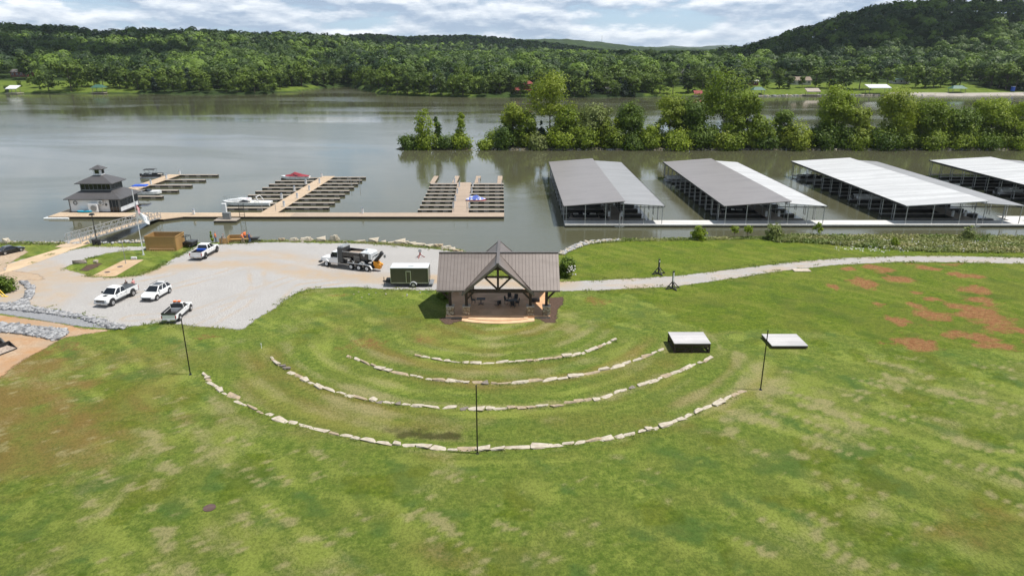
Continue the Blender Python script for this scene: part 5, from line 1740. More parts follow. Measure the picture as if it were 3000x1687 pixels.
p = at(1625 / 4.219, 386.4 + 258 / 4.219, WATER_Z)
pontoon_boat('black pontoon boat with a black bimini moored behind the dock house', (p.x, p.y, WATER_Z), .1, s=.95)
p = at(1510 / 4.219, 386.4 + 372 / 4.219, WATER_Z)
bb = runabout('speedboat under a bright blue bimini beside the dock house', at(1570 / 4.219, 386.4 + 440 / 4.219, WATER_Z), 0.1, 6.6, 2.4)
MB().hexa([(-3.2, -1.1, 2.25), (.2, -1.1, 2.25), (.2, 1.1, 2.25), (-3.2, 1.1, 2.25)], [(-2.9, -1.0, 2.5), (-.1, -1.0, 2.5), (-.1, 1.0, 2.5), (-2.9, 1.0, 2.5)]).build('bimini_top', M['blue_tarp'], bb)
MB().bar((-1.5, -1.05, .9), (-2.9, -1.05, 2.3), .05).bar((-1.5, 1.05, .9), (-2.9, 1.05, 2.3), .05).bar((-1.5, -1.05, .9), (0, -1.05, 2.3), .05).bar((-1.5, 1.05, .9), (0, 1.05, 2.3), .05).build('bimini_frame', M['alu'], bb)
p = Z2(335, 352, WATER_Z)
cr = runabout('long white cabin cruiser moored left of the slanting finger piers', (p.x + .3, p.y + .6, WATER_Z), math.pi - .03, 11.0, 3.1)
MB().loft([[(x, -w_, 1.0), (x, -w_ * .85, h_), (x, w_ * .85, h_), (x, w_, 1.0)] for x, w_, h_ in ((-.8, 1.25, 1.55), (1.6, 1.2, 1.6), (4.4, .5, 1.25))]).build('foredeck', M['gel_white'], cr)
MB().bar((-3.4, -1.35, 1.0), (-2.7, -1.2, 2.1), .12).bar((-3.4, 1.35, 1.0), (-2.7, 1.2, 2.1), .12).bar((-2.7, -1.25, 2.1), (-2.7, 1.25, 2.1), .14).build('radar_arch', M['gel_white'], cr)
rl = MB()
for s in (-1, 1):
    rl.bar((.5, s * 1.4, 1.75), (5.0, s * .35, 2.0), .04)
    for x, w_ in ((.6, 1.4), (2.2, 1.1), (3.8, .7), (5.0, .35)):
        rl.bar((x, s * w_, 1.1), (x, s * w_, 1.95), .035)
rl.bar((5.0, -.35, 2.0), (5.0, .35, 2.0), .04)
rl.build('bow_rail', M['alu'], cr)
tag(MB().box(-.35, .35, -.3, .3, 0, .7).build('folded_cover', M['red_paint'], None, bevel=.15), 'small red bundle lying in the cockpit of the white cruiser', 'bundle').location = (Z2(430, 310, WATER_Z).x, p.y + .6, WATER_Z + .9)
p = Z2(765, 130, WATER_Z)
rc = runabout('white boat under a maroon cover at the top of the slanting piers', (p.x, p.y - .3, WATER_Z), math.pi, 7.8, 2.4)
MB().loft([[(x, -w_, .95), (x, -w_ * .4, h_), (x, w_ * .4, h_), (x, w_, .95)] for x, w_, h_ in ((-3.7, .95, 1.05), (-2.0, 1.15, 1.35), (0.2, 1.15, 2.0), (1.4, 1.05, 1.35), (2.6, .75, 1.2))]).build('boat_cover', M['maroon'], rc)
p = Z2(2275, 325, WATER_Z)
jc = thing('jet_ski', 'small watercraft under a crumpled blue and white cover in the right finger piers', 'watercraft', (p.x, p.y, WATER_Z))
MB().loft(loft_hull(4.6, 1.9, .8, -.1)).build('hull', M['red_lens'], jc)
MB().loft([[(x, -w_, .8), (x, -w_ * .5, h_), (x, w_ * .4, h_ * .95), (x, w_, .8)] for x, w_, h_ in ((-2.3, .8, .9), (-1.2, .95, 1.45), (.1, .95, 1.75), (1.2, .85, 1.2), (2.2, .3, .95))]).build('cover', mat('blue_white_cover', (.10, .16, .52), .7, col2=(.75, .75, .78), scale=.9, lo=.48, hi=.54), jc)

# ------------------------------------------------------------------ the covered slips on the right
def shed(label, xl, xm, xr, m_left, m_right, fingers=True, y0=133.7, y1=191.6, nb=11):
    t = thing('boat_shed', label, 'boat shed', (0, 0, 0), 0, 'covered boat sheds on the right')
    zl, zr_, zm, zm2 = 1.6, 1.6, 2.55, 2.12
    th = .16
    xo = xm + .25
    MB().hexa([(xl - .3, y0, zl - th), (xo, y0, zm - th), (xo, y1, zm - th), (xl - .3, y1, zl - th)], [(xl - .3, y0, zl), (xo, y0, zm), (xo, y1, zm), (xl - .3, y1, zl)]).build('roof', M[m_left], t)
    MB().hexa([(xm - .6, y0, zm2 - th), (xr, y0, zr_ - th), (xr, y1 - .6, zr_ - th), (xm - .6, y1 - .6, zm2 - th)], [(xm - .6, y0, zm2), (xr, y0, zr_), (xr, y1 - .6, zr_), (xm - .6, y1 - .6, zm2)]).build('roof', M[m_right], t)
    MB().box(xl - .38, xl - .301, y0, y1, zl - .28, zl + .02).box(xr + .001, xr + .08, y0, y1 - .6, zr_ - .28, zr_ + .02).build('gutter', M['dark_steel'], t)
    span = [xl + .25, xl + (xm - xl) * .35, xl + (xm - xl) * .70, xm, xm + (xr - xm) * .52, xr - .3]
    def zroof(x):
        return zl + (zm - zl) * (x - xl) / (xm - xl) - th if x <= xm else zm2 + (zr_ - zm2) * (x - xm) / (xr - xm) - th
    for x in span:
        for y in (y0 + .25, y1 - .9):
            MB().box(x - .06, x + .06, y - .06, y + .06, WATER_Z - .3, zroof(x)).build('post', M['galv'], t)
    bw = (y1 - y0 - 5.5) / nb
    pl = MB()
    for k in range(nb + 1):
        y = y0 + 4.4 + bw * k
        for x in (xl + .1, xr - .2):
            MB().box(x - .06, x + .06, y - .06, y + .06, DZ - .2, zroof(x)).build('post', M['galv'], t)
            MB().box(x - .05, x + .05, y + .75, y + .85, DZ - .2, zroof(x)).build('post', M['steel'], t)
        for x in (xm - 1.9, xm + .9):
            MB().box(x - .05, x + .05, y - .05, y + .05, DZ, zroof(x)).build('post', M['steel'], t)
        pl.bar((xl + .1, y, zl - .34), (xm - 1.9, y, zroof(xm - 1.9) - .25), .08, .14).bar((xm + .9, y, zroof(xm + .9) - .25), (xr - .2, y, zr_ - .36), .08, .14)
        pl.bar((xl + .1, y, zl - .3), (xl + 1.4, y, zl - .95), .05).bar((xl + .1, y, zl - 1.2), (xl + 1.4, y, zl - .35), .05)
    pl.box(xl + .04, xl + .16, y0 + .25, y1 - .9, zl - .55, zl - .35).box(xr - .26, xr - .14, y0 + .25, y1 - 1, zr_ - .55, zr_ - .35)
    pl.bar((xl + .2, y0 + .25, zl - .4), (xm, y0 + .25, zl - .25), .1, .14).bar((xm, y0 + .25, zl - .3), (xr - .3, y0 + .25, zr_ - .35), .1, .14)
    pl.build('roof_beam', M['dark_steel'], t)
    MB().box(xm - 2.1, xm + 1.1, y0 + 3.7, y1 - .8, DZ - .12, DZ).build('centre_walkway', M['finger'], t)
    MB().box(xm - 2.05, xm + 1.05, y0 + 3.7, y1 - .85, WATER_Z - .1, DZ - .121).build('centre_fascia', M['fascia'], t)
    for k in range(nb):
        y = y0 + 4.4 + bw * (k + .08)
        fr_ = (xr - xm)
        for xa, xb in ((xl + .15, xm - 2.1), (xm + 1.1, xm + 1.1 + (fr_ - 1.1) * .62)):
            f = MB().box(xa, xb, y - .45, y + .45, DZ - .1, DZ).build('finger_pier', M['float'], t)
            MB().box(xa + .02, xb - .02, y - .42, y + .42, WATER_Z - .1, DZ - .1).build('pontoon_skirt', M['fascia'], f)
    for y in (y0 + 7, y0 + 18, y0 + 30, y0 + 44):
        for x in (xm - 1.8, xm + .8):
            pedestal(t, x, y)
    MB().box(xl, xr, y1 - 1.9, y1 - .7, DZ - .12, DZ).build('end_walkway', M['finger'], t)
    return t


sx1 = [10.45, 21.9, 29.95]
sx2 = [at(1821.7, 515.5, 1.6).x, at(1977, 499.9, 2.55).x, at(2073.8, 514.6, 1.6).x]
sx3 = [at(2269, 511.9, 1.6).x, at(2445, 493, 2.55).x, at(2559.8, 511.8, 1.6).x]
sx4 = [at(2329, 400.4, 1.6).x, at(2455.7, 387.3, 2.55).x, at(2455.7, 387.3, 2.55).x + 8.3]
shed('boat shed with taupe left roof and painted grey sheen at right, nearest the pavilion', *sx1, 'shed_taupe', 'shed_grey_sheen')
shed('boat shed with taupe left roof and painted white sheen at right', *sx2, 'shed_taupe', 'shed_white_sheen')
shed('boat shed with white sheen painted on left roof, grey on right, third from the pavilion', *sx3, 'shed_white_sheen', 'shed_grey_sheen', y0=133.9, y1=193.0)
shed('boat shed with painted white roof sheen, cut off by the right edge of the photo', *sx4, 'shed_white_sheen', 'shed_grey_sheen', y0=136, y1=194.6)

wk = thing('shed_walkway', 'pale grey floating walkway linking the fronts of the covered boat sheds', 'walkway')
def wseg(x0, x1, m):
    MB().box(x0, x1, 133.3, 137.2, DZ - .12, DZ).build('walkway', M[m], wk)


wseg(sx1[0], sx1[2] + .6, 'deck_grey')
wseg(sx1[2] + .6, sx2[0] - .8, 'deck_grey')
wseg(sx2[0] - .8, sx2[2] + .6, 'deck_grey')
wseg(sx2[2] + .6, sx3[0] - .6, 'deck_grey')
wseg(sx3[0] - .6, sx3[2] - .6, 'deck_grey')
MB().prism([(sx3[2] - .6, 137.2), (sx3[2] - .6, 133.3), (sx3[2] + .9, 133.3), (sx3[2] + 14, 121.5), (sx3[2] + 17, 123.5), (sx3[2] + 2, 137.2)], DZ - .12, DZ, 'z').build('walkway', M['deck_grey'], wk)
MB().box(sx3[2], sx4[2], 137.25, 141, DZ - .12, DZ).build('walkway', M['deck_grey'], wk)
MB().box(sx1[0] + .05, sx3[2] + .9, 133.34, 133.5, WATER_Z - .15, DZ - .121).box(sx1[0] + .05, sx3[2], 137.0, 137.15, WATER_Z - .15, DZ - .121).box(sx1[0] + .02, sx1[0] + .2, 133.5, 137, WATER_Z - .15, DZ - .121) \
    .bar((sx3[2] + .9, 133.4, DZ - .4), (sx3[2] + 14, 121.6, DZ - .4), .12, .5).build('fascia', M['fascia'], wk)
MB().box(sx1[0], sx3[2] + .8, 133.2, 133.3, DZ - .22, DZ + .03).build('rub_rail', M['alu'], wk)
mo = MB()
for p in (zp(0, 0),):
    pass
for x in (at((1550 + 887 / 3.435) / 1.1646, (430 + 780 / 3.435) / 1.1646, WATER_Z).x, at((2200 + 1985 / 3.22) / 1.1646, 560, WATER_Z).x):
    mo.tube((x, 132.9, WATER_Z - 1), (x, 132.9, DZ + 2.3), .09, n=8).bar((x - 1, 133.0, DZ - .25), (x + 1, 133.0, DZ - .25), .1).bar((x - .9, 133.0, DZ - .25), (x, 132.9, DZ - .6), .06).bar((x + .9, 133.0, DZ - .25), (x, 132.9, DZ - .6), .06)
mo.build('mooring_pile', M['galv'], wk)
for j, (sx, fr, yy, side, tp) in enumerate(((sx1, .3, 138.8, 'gel_black', 0), (sx1, .3, 166.0, 'gel_white', 0), (sx2, .30, 143.0, 'gel_black', 0), (sx2, .1, 184.6, 'gel_white', 0), (sx3, .25, 158.2, 'gel_white', 0), (sx3, .1, 186.0, 'gel_black', 0), (sx4, .22, 166.5, 'gel_white', 0))):
    pontoon_boat(['black sided pontoon boat in the front slip of the nearest shed', 'white pontoon boat deep under the nearest shed', 'black sided pontoon boat in the front slip of the second shed', 'white pontoon boat poking out at the far end of the second shed',
                  'white pontoon boat halfway along the third shed', 'black sided pontoon boat at the far end of the third shed', 'white pontoon boat under the shed at the right edge'][j], (sx[0] + (sx[1] - sx[0]) * fr + 1.2, yy + 1.6, WATER_Z), math.pi if j % 2 else 0, side=side, bimini=False, group='boats under the sheds')


# ------------------------------------------------------------------ vehicles (local +X is forward)
def wheel(t, x, y, r, wd=.26, rim='alloy', name='wheel'):
    s = 1 if y > 0 else -1
    w = MB().loft([[(x + rr * math.cos(a), y + yy, r + rr * math.sin(a)) for a in [i * math.pi / 10 for i in range(20)]] for rr, yy in ((r * .86, -wd / 2), (r, -wd * .3), (r, wd * .3), (r * .86, wd / 2))]).build(name, M['rubber'], t)
    rm = MB().tube((x, y + s * wd * .3, r), (x, y + s * (wd / 2 + .015), r), r * .62, r * .56, 16)
    rm.build('rim', M[rim], w)
    MB().tube((x, y + s * (wd / 2), r), (x, y + s * (wd / 2 + .035), r), r * .2, r * .16, 10).build('hub', M['steel'], w)
    return w


def body_loft(secs):
    R = []
    for x, zb, zt, w in secs:
        R.append([(x, -w * .93, zb), (x, w * .93, zb), (x, w, zb + .16), (x, w, zt - .14), (x, w * .90, zt), (x, -w * .90, zt), (x, -w, zt - .14), (x, -w, zb + .16)])
    return MB().loft(R)


def lerp4(a, b, t):
    return Vector(a).lerp(Vector(b), t)


def glasshouse(t, xr, xf, w, zb, xr2, xf2, w2, zt, paint, pillars=(0.5,), rear=True, roof_part=True):
    b = [(xr, -w, zb), (xf, -w, zb), (xf, w, zb), (xr, w, zb)]
    u = [(xr2, -w2, zt), (xf2, -w2, zt), (xf2, w2, zt), (xr2, w2, zt)]
    MB().hexa(b, u).build('cab', paint, t, bevel=.05)
    MB().panel(b[1], b[2], u[2], u[1], .07).build('windscreen', M['dark_glass'], t)
    if rear:
        MB().panel(b[3], b[0], u[0], u[3], .09).build('rear_window', M['dark_glass'], t)
    cuts = [0.0] + list(pillars) + [1.0]
    for (bl, br, ul, ur) in ((b[0], b[1], u[0], u[1]), (b[2], b[3], u[2], u[3])):
        for c0, c1 in zip(cuts[:-1], cuts[1:]):
            if bl is b[2]:
                c0, c1 = 1 - c1, 1 - c0
            MB().panel(lerp4(bl, br, c0), lerp4(bl, br, c1), lerp4(ul, ur, c1), lerp4(ul, ur, c0), .055).build('side_window', M['dark_glass'], t)


def lights(t, x, ys, z, w, h, name, m, depth=.05):
    for y in ys:
        MB().box(x - depth, x + depth, y - w / 2, y + w / 2, z - h / 2, z + h / 2).build(name, M[m], t, bevel=.02)


def mirrors(t, x, w, z, m):
    for s in (-1, 1):
        MB().box(x - .07, x + .09, min(s * w, s * (w + .26)), max(s * w, s * (w + .26)), z, z + .22).build('mirror', M[m], t, bevel=.03)


def place(t, near_front, near_rear, r, half_track, left_near, base, lo=.84, hi=1.08, x_mid=0.0):
    pf, pr = at(*near_front, r), at(*near_rear, r)
    d = pf - pr
    d.z = 0
    s = max(lo, min(hi, d.length / base))
    d.normalize()
    side = Vector((d.y, -d.x, 0)) if left_near else Vector((-d.y, d.x, 0))
    c = (pf + pr) / 2 + side * half_track * s - d * x_mid * s
    t.location = (c.x, c.y, 0.02)
    t.rotation_euler = (0, 0, math.atan2(d.y, d.x))
    t.scale = (s, s, s)


def pickup(label, crew=True, cover=False, bed_load=None, grille=True, beacon=False, rim='alloy', mesh_rack=False, tail_down=False):
    t = thing('pickup_truck', label, 'pickup truck', (0, 0, 0), 0, 'white pickup trucks')
    P_ = M['white_paint']
    cabx = -.75 if crew else -.05          # rear face of the cab
    body_loft([(cabx, .52, 1.27, .98), (1.15, .5, 1.27, 1.0), (1.3, .5, 1.27, 1.0), (2.2, .5, 1.22, .99), (2.72, .52, 1.12, .95), (2.86, .58, 1.02, .88)]).build('body', P_, t, bevel=.03)
    body_loft([(cabx, .62, .75, .9), (-.72 if crew else -.06, .62, .75, .9)]) if False else None
    glasshouse(t, cabx + .02, 1.35, .93, 1.25, cabx + .16, .55, .74, 1.93, P_, (.47,) if crew else ())
    bx0, bx1 = -3.0, cabx - .04
    bed = MB().box(bx0, bx1, -.98, -.88, .6, 1.3).box(bx0, bx1, .88, .98, .6, 1.3).box(bx1 - .06, bx1, -.88, .88, .6, 1.3)
    bed.build('bed', P_, t, bevel=.03)
    MB().box(bx0, bx1 - .06, -.88, .88, .62, .72).box(bx0 + .05, bx1 - .06, -.879, -.855, .72, 1.28).box(bx0 + .05, bx1 - .06, .855, .879, .72, 1.28).build('bed_liner', M['black_plastic'], t)
    MB().box(bx0 - .06, bx0 - .002, -.86, .86, .64, 1.28).build('tailgate', P_, t, bevel=.02)
    if cover:
        MB().box(bx0, bx1 - .02, -.93, .93, 1.3, 1.345).build('bed_cover', M['charcoal'], t, bevel=.01)
    if bed_load == 'toolbox':
        MB().box(bx1 - .5, bx1 - .1, -.7, .7, .95, 1.38).build('tool_box', M['blue_tarp'], t, bevel=.04)
        MB().box(bx1 - 1.5, bx1 - .95, -.5, .5, .72, 1.15).build('load', M['black_plastic'], t, bevel=.04)
    if mesh_rack:
        r = MB()
        for s in (-1, 1):
            r.box(bx0 + .05, bx1 - .1, s * .94 - .03, s * .94 + .03, 1.3, 1.56)
        r.build('bed_rail', M['charcoal'], t)
        MB().box(bx1 - .05, bx1 + .02, -.85, .85, 1.3, 1.85).build('headache_rack', M['charcoal'], t)
        MB().hexa([(bx0 - .05, -.9, 1.28), (bx0 + .02, -.9, 1.28), (bx0 + .02, .9, 1.28), (bx0 - .05, .9, 1.28)], [(bx0 - .12, -.95, 1.6), (bx0 - .08, -.95, 1.6), (bx0 - .08, .95, 1.6), (bx0 - .12, .95, 1.6)]).build('tailgate_net', M['charcoal'], t)
    if beacon:
        b = MB().box(.1, .25, -.45, .45, 1.98, 2.06)
        b.build('light_bar', M['steel'], t)
        MB().box(.0, .35, -.5, -.1, 2.04, 2.22).build('warning_light', M['hivis'], t, bevel=.03)
        MB().box(.0, .35, .1, .5, 2.04, 2.22).build('warning_light', M['hivis'], t, bevel=.03)
    # arches, wheels, bumpers, lamps
    for x in (1.95, -1.85):
        for s in (-1, 1):
            MB().tube((x, s * .9, .55), (x, s * 1.012, .55), .53, n=20).build('wheel_arch', M['black_plastic'], t)
            wheel(t, x, s * .93, .42, .28, rim)
    MB().box(2.78, 2.95, -.93, .93, .42, .68).build('front_bumper', M['chrome'], t, bevel=.05)
    MB().box(-3.2, -3.06, -.95, .95, .48, .68).build('rear_bumper', M['chrome'], t, bevel=.04)
    MB().box(2.78, 2.90, -.62, .62, .70, 1.02).build('grille', M['dark_steel'], t, bevel=.03)
    MB().box(2.86, 2.915, -.6, .6, .84, .88).build('grille_bar', M['chrome'], t)
    lights(t, 2.79, (-.76, .76), .90, .25, .2, 'headlight', 'clear_lens', .07)
    lights(t, -3.03, (-.92, .92), .98, .13, .42, 'tail_light', 'red_lens', .045)
    MB().box(-3.22, -3.2, -.17, .17, .5, .64).build('number_plate', M['plate'], t)
    mirrors(t, 1.0, .93, 1.3, 'white_paint' if not cover else 'black_plastic')
    MB().box(-.55 if crew else .1, 1.2, -1.06, -.98, .42, .48).box(-.55 if crew else .1, 1.2, .98, 1.06, .42, .48).build('running_board', M['black_plastic'], t)
    dl = MB()
    for s in (-1, 1):
        for x in ((.25, -.55) if crew else (.3,)):
            dl.box(x - .1, x + .1, min(s * .985, s * 1.02), max(s * .985, s * 1.02), 1.06, 1.1)
    dl.build('door_handle', M['black_plastic'], t)
    MB().box(1.55, 2.1, -.25, .25, 1.255, 1.285).build('hood_scoop', M['white_paint' if not cover else 'black_plastic'], t, bevel=.02)
    return t


p1 = pickup('white crew cab pickup with a black bed cover, facing the camera', True, True)
place(p1, (282.8, 761.9), (333.8, 737.7), .4, .93, True, 3.8, x_mid=.05)
p2 = pickup('white crew cab pickup with a blue tool box in its bed near the workers', True, False, 'toolbox', rim='dark_steel')
place(p2, (545.2, 628.2), (517.2, 644.7), .4, .93, False, 3.8, x_mid=.05)
p3 = pickup('white regular cab pickup with black bed rails and an orange warning light, seen from behind', False, False, None, beacon=True, mesh_rack=True)
place(p3, (479, 774.7), (452.2, 798.9), .4, .93, False, 3.8, x_mid=.05)


def suv(name, label, cat, paint, sedan=False):
    t = thing(name, label, cat)
    P_ = M[paint]
    k = .85 if sedan else 1.0
    body_loft([(-2.25, .45, .85 * k, .78), (-2.1, .3, 1.0 * k, .88), (-1.0, .26, 1.04 * k, .94), (.6, .26, 1.02 * k, .94), (1.2, .28, .98 * k, .93), (2.0, .32, .84 * k, .88), (2.28, .42, .70 * k, .74)]).build('body', P_, t, bevel=.05)
    if sedan:
        glasshouse(t, -1.75, 1.05, .84, .86, -1.0, .2, .62, 1.40, P_, (.45,))
    else:
        glasshouse(t, -2.05, 1.15, .87, .99, -1.55, .25, .66, 1.60, P_, (.3, .62))
        MB().box(-1.1, .15, -.45, .45, 1.595, 1.615).build('sunroof', M['dark_glass'], t)
        MB().bar((-1.5, -.62, 1.63), (.2, -.62, 1.63), .05).bar((-1.5, .62, 1.63), (.2, .62, 1.63), .05).build('roof_rail', M['black_plastic'], t)
    for x in (1.4, -1.4):
        for s in (-1, 1):
            MB().tube((x, s * .84, .40), (x, s * .953, .40), .41, n=20).build('wheel_arch', M['black_plastic'], t)
            wheel(t, x, s * .86, .35, .24, 'alloy')
    MB().box(2.12, 2.30, -.6, .6, .36, .56).build('grille', M['black_plastic'], t, bevel=.04)
    lights(t, 2.08, (-.62, .62), .70 * k, .3, .16, 'headlight', 'clear_lens', .1)
    lights(t, -2.16, (-.66, .66), .86 * k, .34, .14, 'tail_light', 'red_lens', .08)
    MB().box(-.9, 1.0, -.95, -.93, .26, .36).box(-.9, 1.0, .93, .95, .26, .36).build('sill', M['black_plastic'], t)
    MB().box(-2.29, -2.24, -.24, .24, .5, .62).build('number_plate', M['plate'], t)
    mirrors(t, .75, .86, 1.0 * k, paint)
    return t


sv = suv('suv', 'white sporty suv with a panoramic sunroof parked between the two white pickups', 'suv', 'white_paint')
place(sv, (394.4, 749.2), (425.5, 731.4), .34, .86, True, 2.8, lo=.8)
sd_ = suv('sedan', 'black sedan parked at the left edge beside the concrete path', 'car', 'black_paint', True)
place(sd_, (49.7, 628.2), (15.3, 635.8), .34, .86, False, 2.8)

# concrete mixer truck
mx = thing('mixer_truck', 'white and black volumetric concrete truck with an orange chute parked on the gravel', 'truck')
mcol = M['white_paint']
body_loft([(1.75, .75, 1.75, 1.12), (3.0, .75, 1.72, 1.05), (3.9, .8, 1.62, .92), (4.25, .85, 1.4, .82)]).build('hood', mcol, mx, bevel=.06)
body_loft([(.35, .75, 1.9, 1.22), (1.9, .75, 1.9, 1.22)]).build('cab_body', mcol, mx, bevel=.05)
glasshouse(mx, .35, 1.95, 1.2, 1.88, .4, 1.6, 1.05, 2.85, mcol, ())
MB().box(4.2, 4.34, -.6, .6, .85, 1.38).build('grille', M['chrome'], mx, bevel=.03)
MB().box(4.15, 4.6, -1.15, 1.15, .55, .85).build('front_bumper', M['dark_steel'], mx, bevel=.05)
lights(mx, 4.0, (-.84, .84), 1.05, .3, .24, 'headlight', 'clear_lens', .12)
for s in (-1, 1):
    MB().prism([(2.15 + .0 + 1.45 * k / 8, .95 + .42 * math.sin(math.pi * k / 8)) for k in range(9)] + [(3.5, .9), (2.25, .9)], min(s * .92, s * 1.27), max(s * .92, s * 1.27), 'y').build('front_fender', mcol, mx, bevel=.03)
    MB().box(.4, 1.85, min(s * 1.0, s * 1.26), max(s * 1.0, s * 1.26), .5, .98).build('fuel_tank', M['chrome'], mx, bevel=.05)
    MB().box(1.3, 1.62, min(s * 1.26, s * 1.46), max(s * 1.26, s * 1.46), 1.95, 2.5).build('mirror', M['black_plastic'], mx)
MB().box(-6.6, 3.9, -.45, .45, .62, .98).build('chassis', M['dark_steel'], mx)
MB().box(-.75, .28, -1.27, 1.27, 1.15, 3.75).build('hopper_tower', M['charcoal'], mx, bevel=.04)
MB().box(-.85, .3, -1.0, 1.0, 3.75, 3.95).box(-.55, -.3, -1.1, 1.1, 3.95, 4.1).build('tower_cap', M['galv'], mx)
# aggregate bin, open on top
ob = [(-4.3, -1.25), (-.8, -1.25), (-.8, 1.25), (-4.3, 1.25)]
wl = .08
wall = MB()
wall.hexa([(-4.3, -.55, 1.55), (-.8, -.55, 1.55), (-.8, -.45, 1.55), (-4.3, -.45, 1.55)], [(-4.3, -1.27, 2.35), (-.8, -1.27, 2.35), (-.8, -1.19, 2.35), (-4.3, -1.19, 2.35)])
wall.hexa([(-4.3, .45, 1.55), (-.8, .45, 1.55), (-.8, .55, 1.55), (-4.3, .55, 1.55)], [(-4.3, 1.19, 2.35), (-.8, 1.19, 2.35), (-.8, 1.27, 2.35), (-4.3, 1.27, 2.35)])
wall.box(-4.3, -.8, -1.27, -1.19, 2.35, 3.2).box(-4.3, -.8, 1.19, 1.27, 2.35, 3.2).box(-.88, -.8, -1.19, 1.19, 1.6, 3.2).box(-4.3, -4.22, -1.19, 1.19, 1.6, 3.2)
wall.build('aggregate_bin', M['black_paint'], mx)
MB().hexa([(-4.2, -1.18, 2.4), (-.9, -1.18, 2.4), (-.9, 1.18, 2.4), (-4.2, 1.18, 2.4)], [(-3.9, -.9, 2.95), (-1.2, -.9, 2.78), (-1.2, .9, 2.78), (-3.9, .9, 2.95)]).build('load', M['bed_gravel'], mx)
MB().box(-4.32, -.78, -1.3, -1.24, 3.16, 3.24).box(-4.32, -.78, 1.24, 1.3, 3.16, 3.24).build('bin_rail', M['galv'], mx)
MB().hexa([(-2.2, -.6, 1.55), (-.9, -.6, 1.55), (-.9, -.57, 1.55), (-2.2, -.57, 1.55)], [(-2.4, -1.29, 2.1), (-.82, -1.29, 2.1), (-.82, -1.275, 2.1), (-2.4, -1.275, 2.1)]).hexa([(-2.2, .57, 1.55), (-.9, .57, 1.55), (-.9, .6, 1.55), (-2.2, .6, 1.55)], [(-2.4, 1.275, 2.1), (-.82, 1.275, 2.1), (-.82, 1.29, 2.1), (-2.4, 1.29, 2.1)]).build('side_chute', M['pedestal'], mx)
# rear cement bin and white tank
for s in (-1, 1):
    y0, y1 = sorted((s * .35, s * 1.25))
    yo, yi = s * 1.25, s * .35
MB().box(-5.9, -4.45, -1.25, 1.25, 2.2, 3.25).hexa([(-5.4, -.7, 1.35), (-4.9, -.7, 1.35), (-4.9, .7, 1.35), (-5.4, .7, 1.35)], [(-5.9, -1.24, 2.2), (-4.45, -1.24, 2.2), (-4.45, 1.24, 2.2), (-5.9, 1.24, 2.2)]).build('cement_bin', M['black_paint'], mx)
MB().hexa([(-6.4, -1.22, 3.25), (-4.4, -1.22, 3.25), (-4.4, 1.22, 3.25), (-6.4, 1.22, 3.25)], [(-6.2, -1.0, 3.5), (-4.7, -1.0, 3.5), (-4.7, 1.0, 3.5), (-6.2, 1.0, 3.5)]).box(-6.5, -5.95, -1.1, 1.1, 2.2, 3.25).build('cement_bin_lid', M['hatch_white'], mx)
MB().tube((-5.2, .2, 3.45), (-5.2, .2, 3.85), .2, n=12).build('filler_cap', M['hatch_white'], mx)
for s in (-1, 1):
    e = MB()
    e.box(-5.35, -5.05, min(s * 1.255, s * 1.275), max(s * 1.255, s * 1.275), 2.8, 2.98).bar((-5.4, s * 1.27, 3.1), (-5.25, s * 1.27, 2.95), .07).bar((-5.0, s * 1.27, 3.1), (-5.15, s * 1.27, 2.95), .07).box(-5.26, -5.14, min(s * 1.255, s * 1.275), max(s * 1.255, s * 1.275), 2.66, 2.8)
    e.build('emblem', M['pedestal'], mx)
    b = MB().box(-3.75, -2.1, min(s * .75, s * 1.22), max(s * .75, s * 1.22), 1.05, 1.75).build('tool_cabinet', M['black_paint'], mx, bevel=.04)
    e = MB()
    e.box(-3.1, -2.8, min(s * 1.225, s * 1.245), max(s * 1.225, s * 1.245), 1.35, 1.55).bar((-3.2, s * 1.24, 1.68), (-3.02, s * 1.24, 1.5), .08).bar((-2.7, s * 1.24, 1.68), (-2.88, s * 1.24, 1.5), .08).box(-3.02, -2.88, min(s * 1.225, s * 1.245), max(s * 1.225, s * 1.245), 1.18, 1.35)
    e.build('emblem', M['pedestal'], b)
    MB().tube((-4.35, s * 1.0, 1.35), (-4.35, s * 1.22, 1.35), .24, n=14).build('water_valve', M['pedestal'], mx)
    MB().tube((-5.0, s * 1.0, 1.4), (-5.0, s * 1.22, 1.4), .22, n=14).build('water_valve', M['pedestal'], mx)
    fd = [(-1.6, 1.18), (-5.6, 1.12), (-6.2, .95), (-6.55, .45), (-6.62, .47), (-6.28, 1.05), (-5.65, 1.24), (-1.6, 1.28)]
    MB().prism(fd, min(s * .95, s * 1.27), max(s * .95, s * 1.27), 'y').build('rear_fender', M['pedestal'], mx)
    wheel(mx, 2.85, s * 1.05, .53, .34, 'pedestal')
    for x in (-2.35, -3.95, -5.6):
        wheel(mx, x, s * 1.02, .52, .5, 'pedestal')
mp2 = MB()
for k in range(4):
    mp2.bar((-4.3, -1.32, 1.9 + .22 * k), (-3.1, -1.32, 1.9 + .22 * k), .05).bar((-4.3, 1.32, 1.9 + .22 * k), (-3.1, 1.32, 1.9 + .22 * k), .05)
mp2.build('ladder', M['galv'], mx)
MB().tube((-6.2, 0, 1.15), (-8.2, 0, 3.35), .36, .3, 12).build('mixing_auger', M['dark_steel'], mx)
MB().bar((-6.3, -.45, 1.2), (-7.9, -.45, 3.0), .1).bar((-6.3, .45, 1.2), (-7.9, .45, 3.0), .1).bar((-6.0, .5, 2.2), (-7.5, .5, 3.2), .12).bar((-6.0, -.5, 2.2), (-7.5, -.5, 3.2), .12).build('auger_frame', M['dark_steel'], mx)
MB().tube((-8.55, -.1, 2.5), (-8.55, -.1, 3.0), .2, n=12).build('bucket', M['steel'], mx)
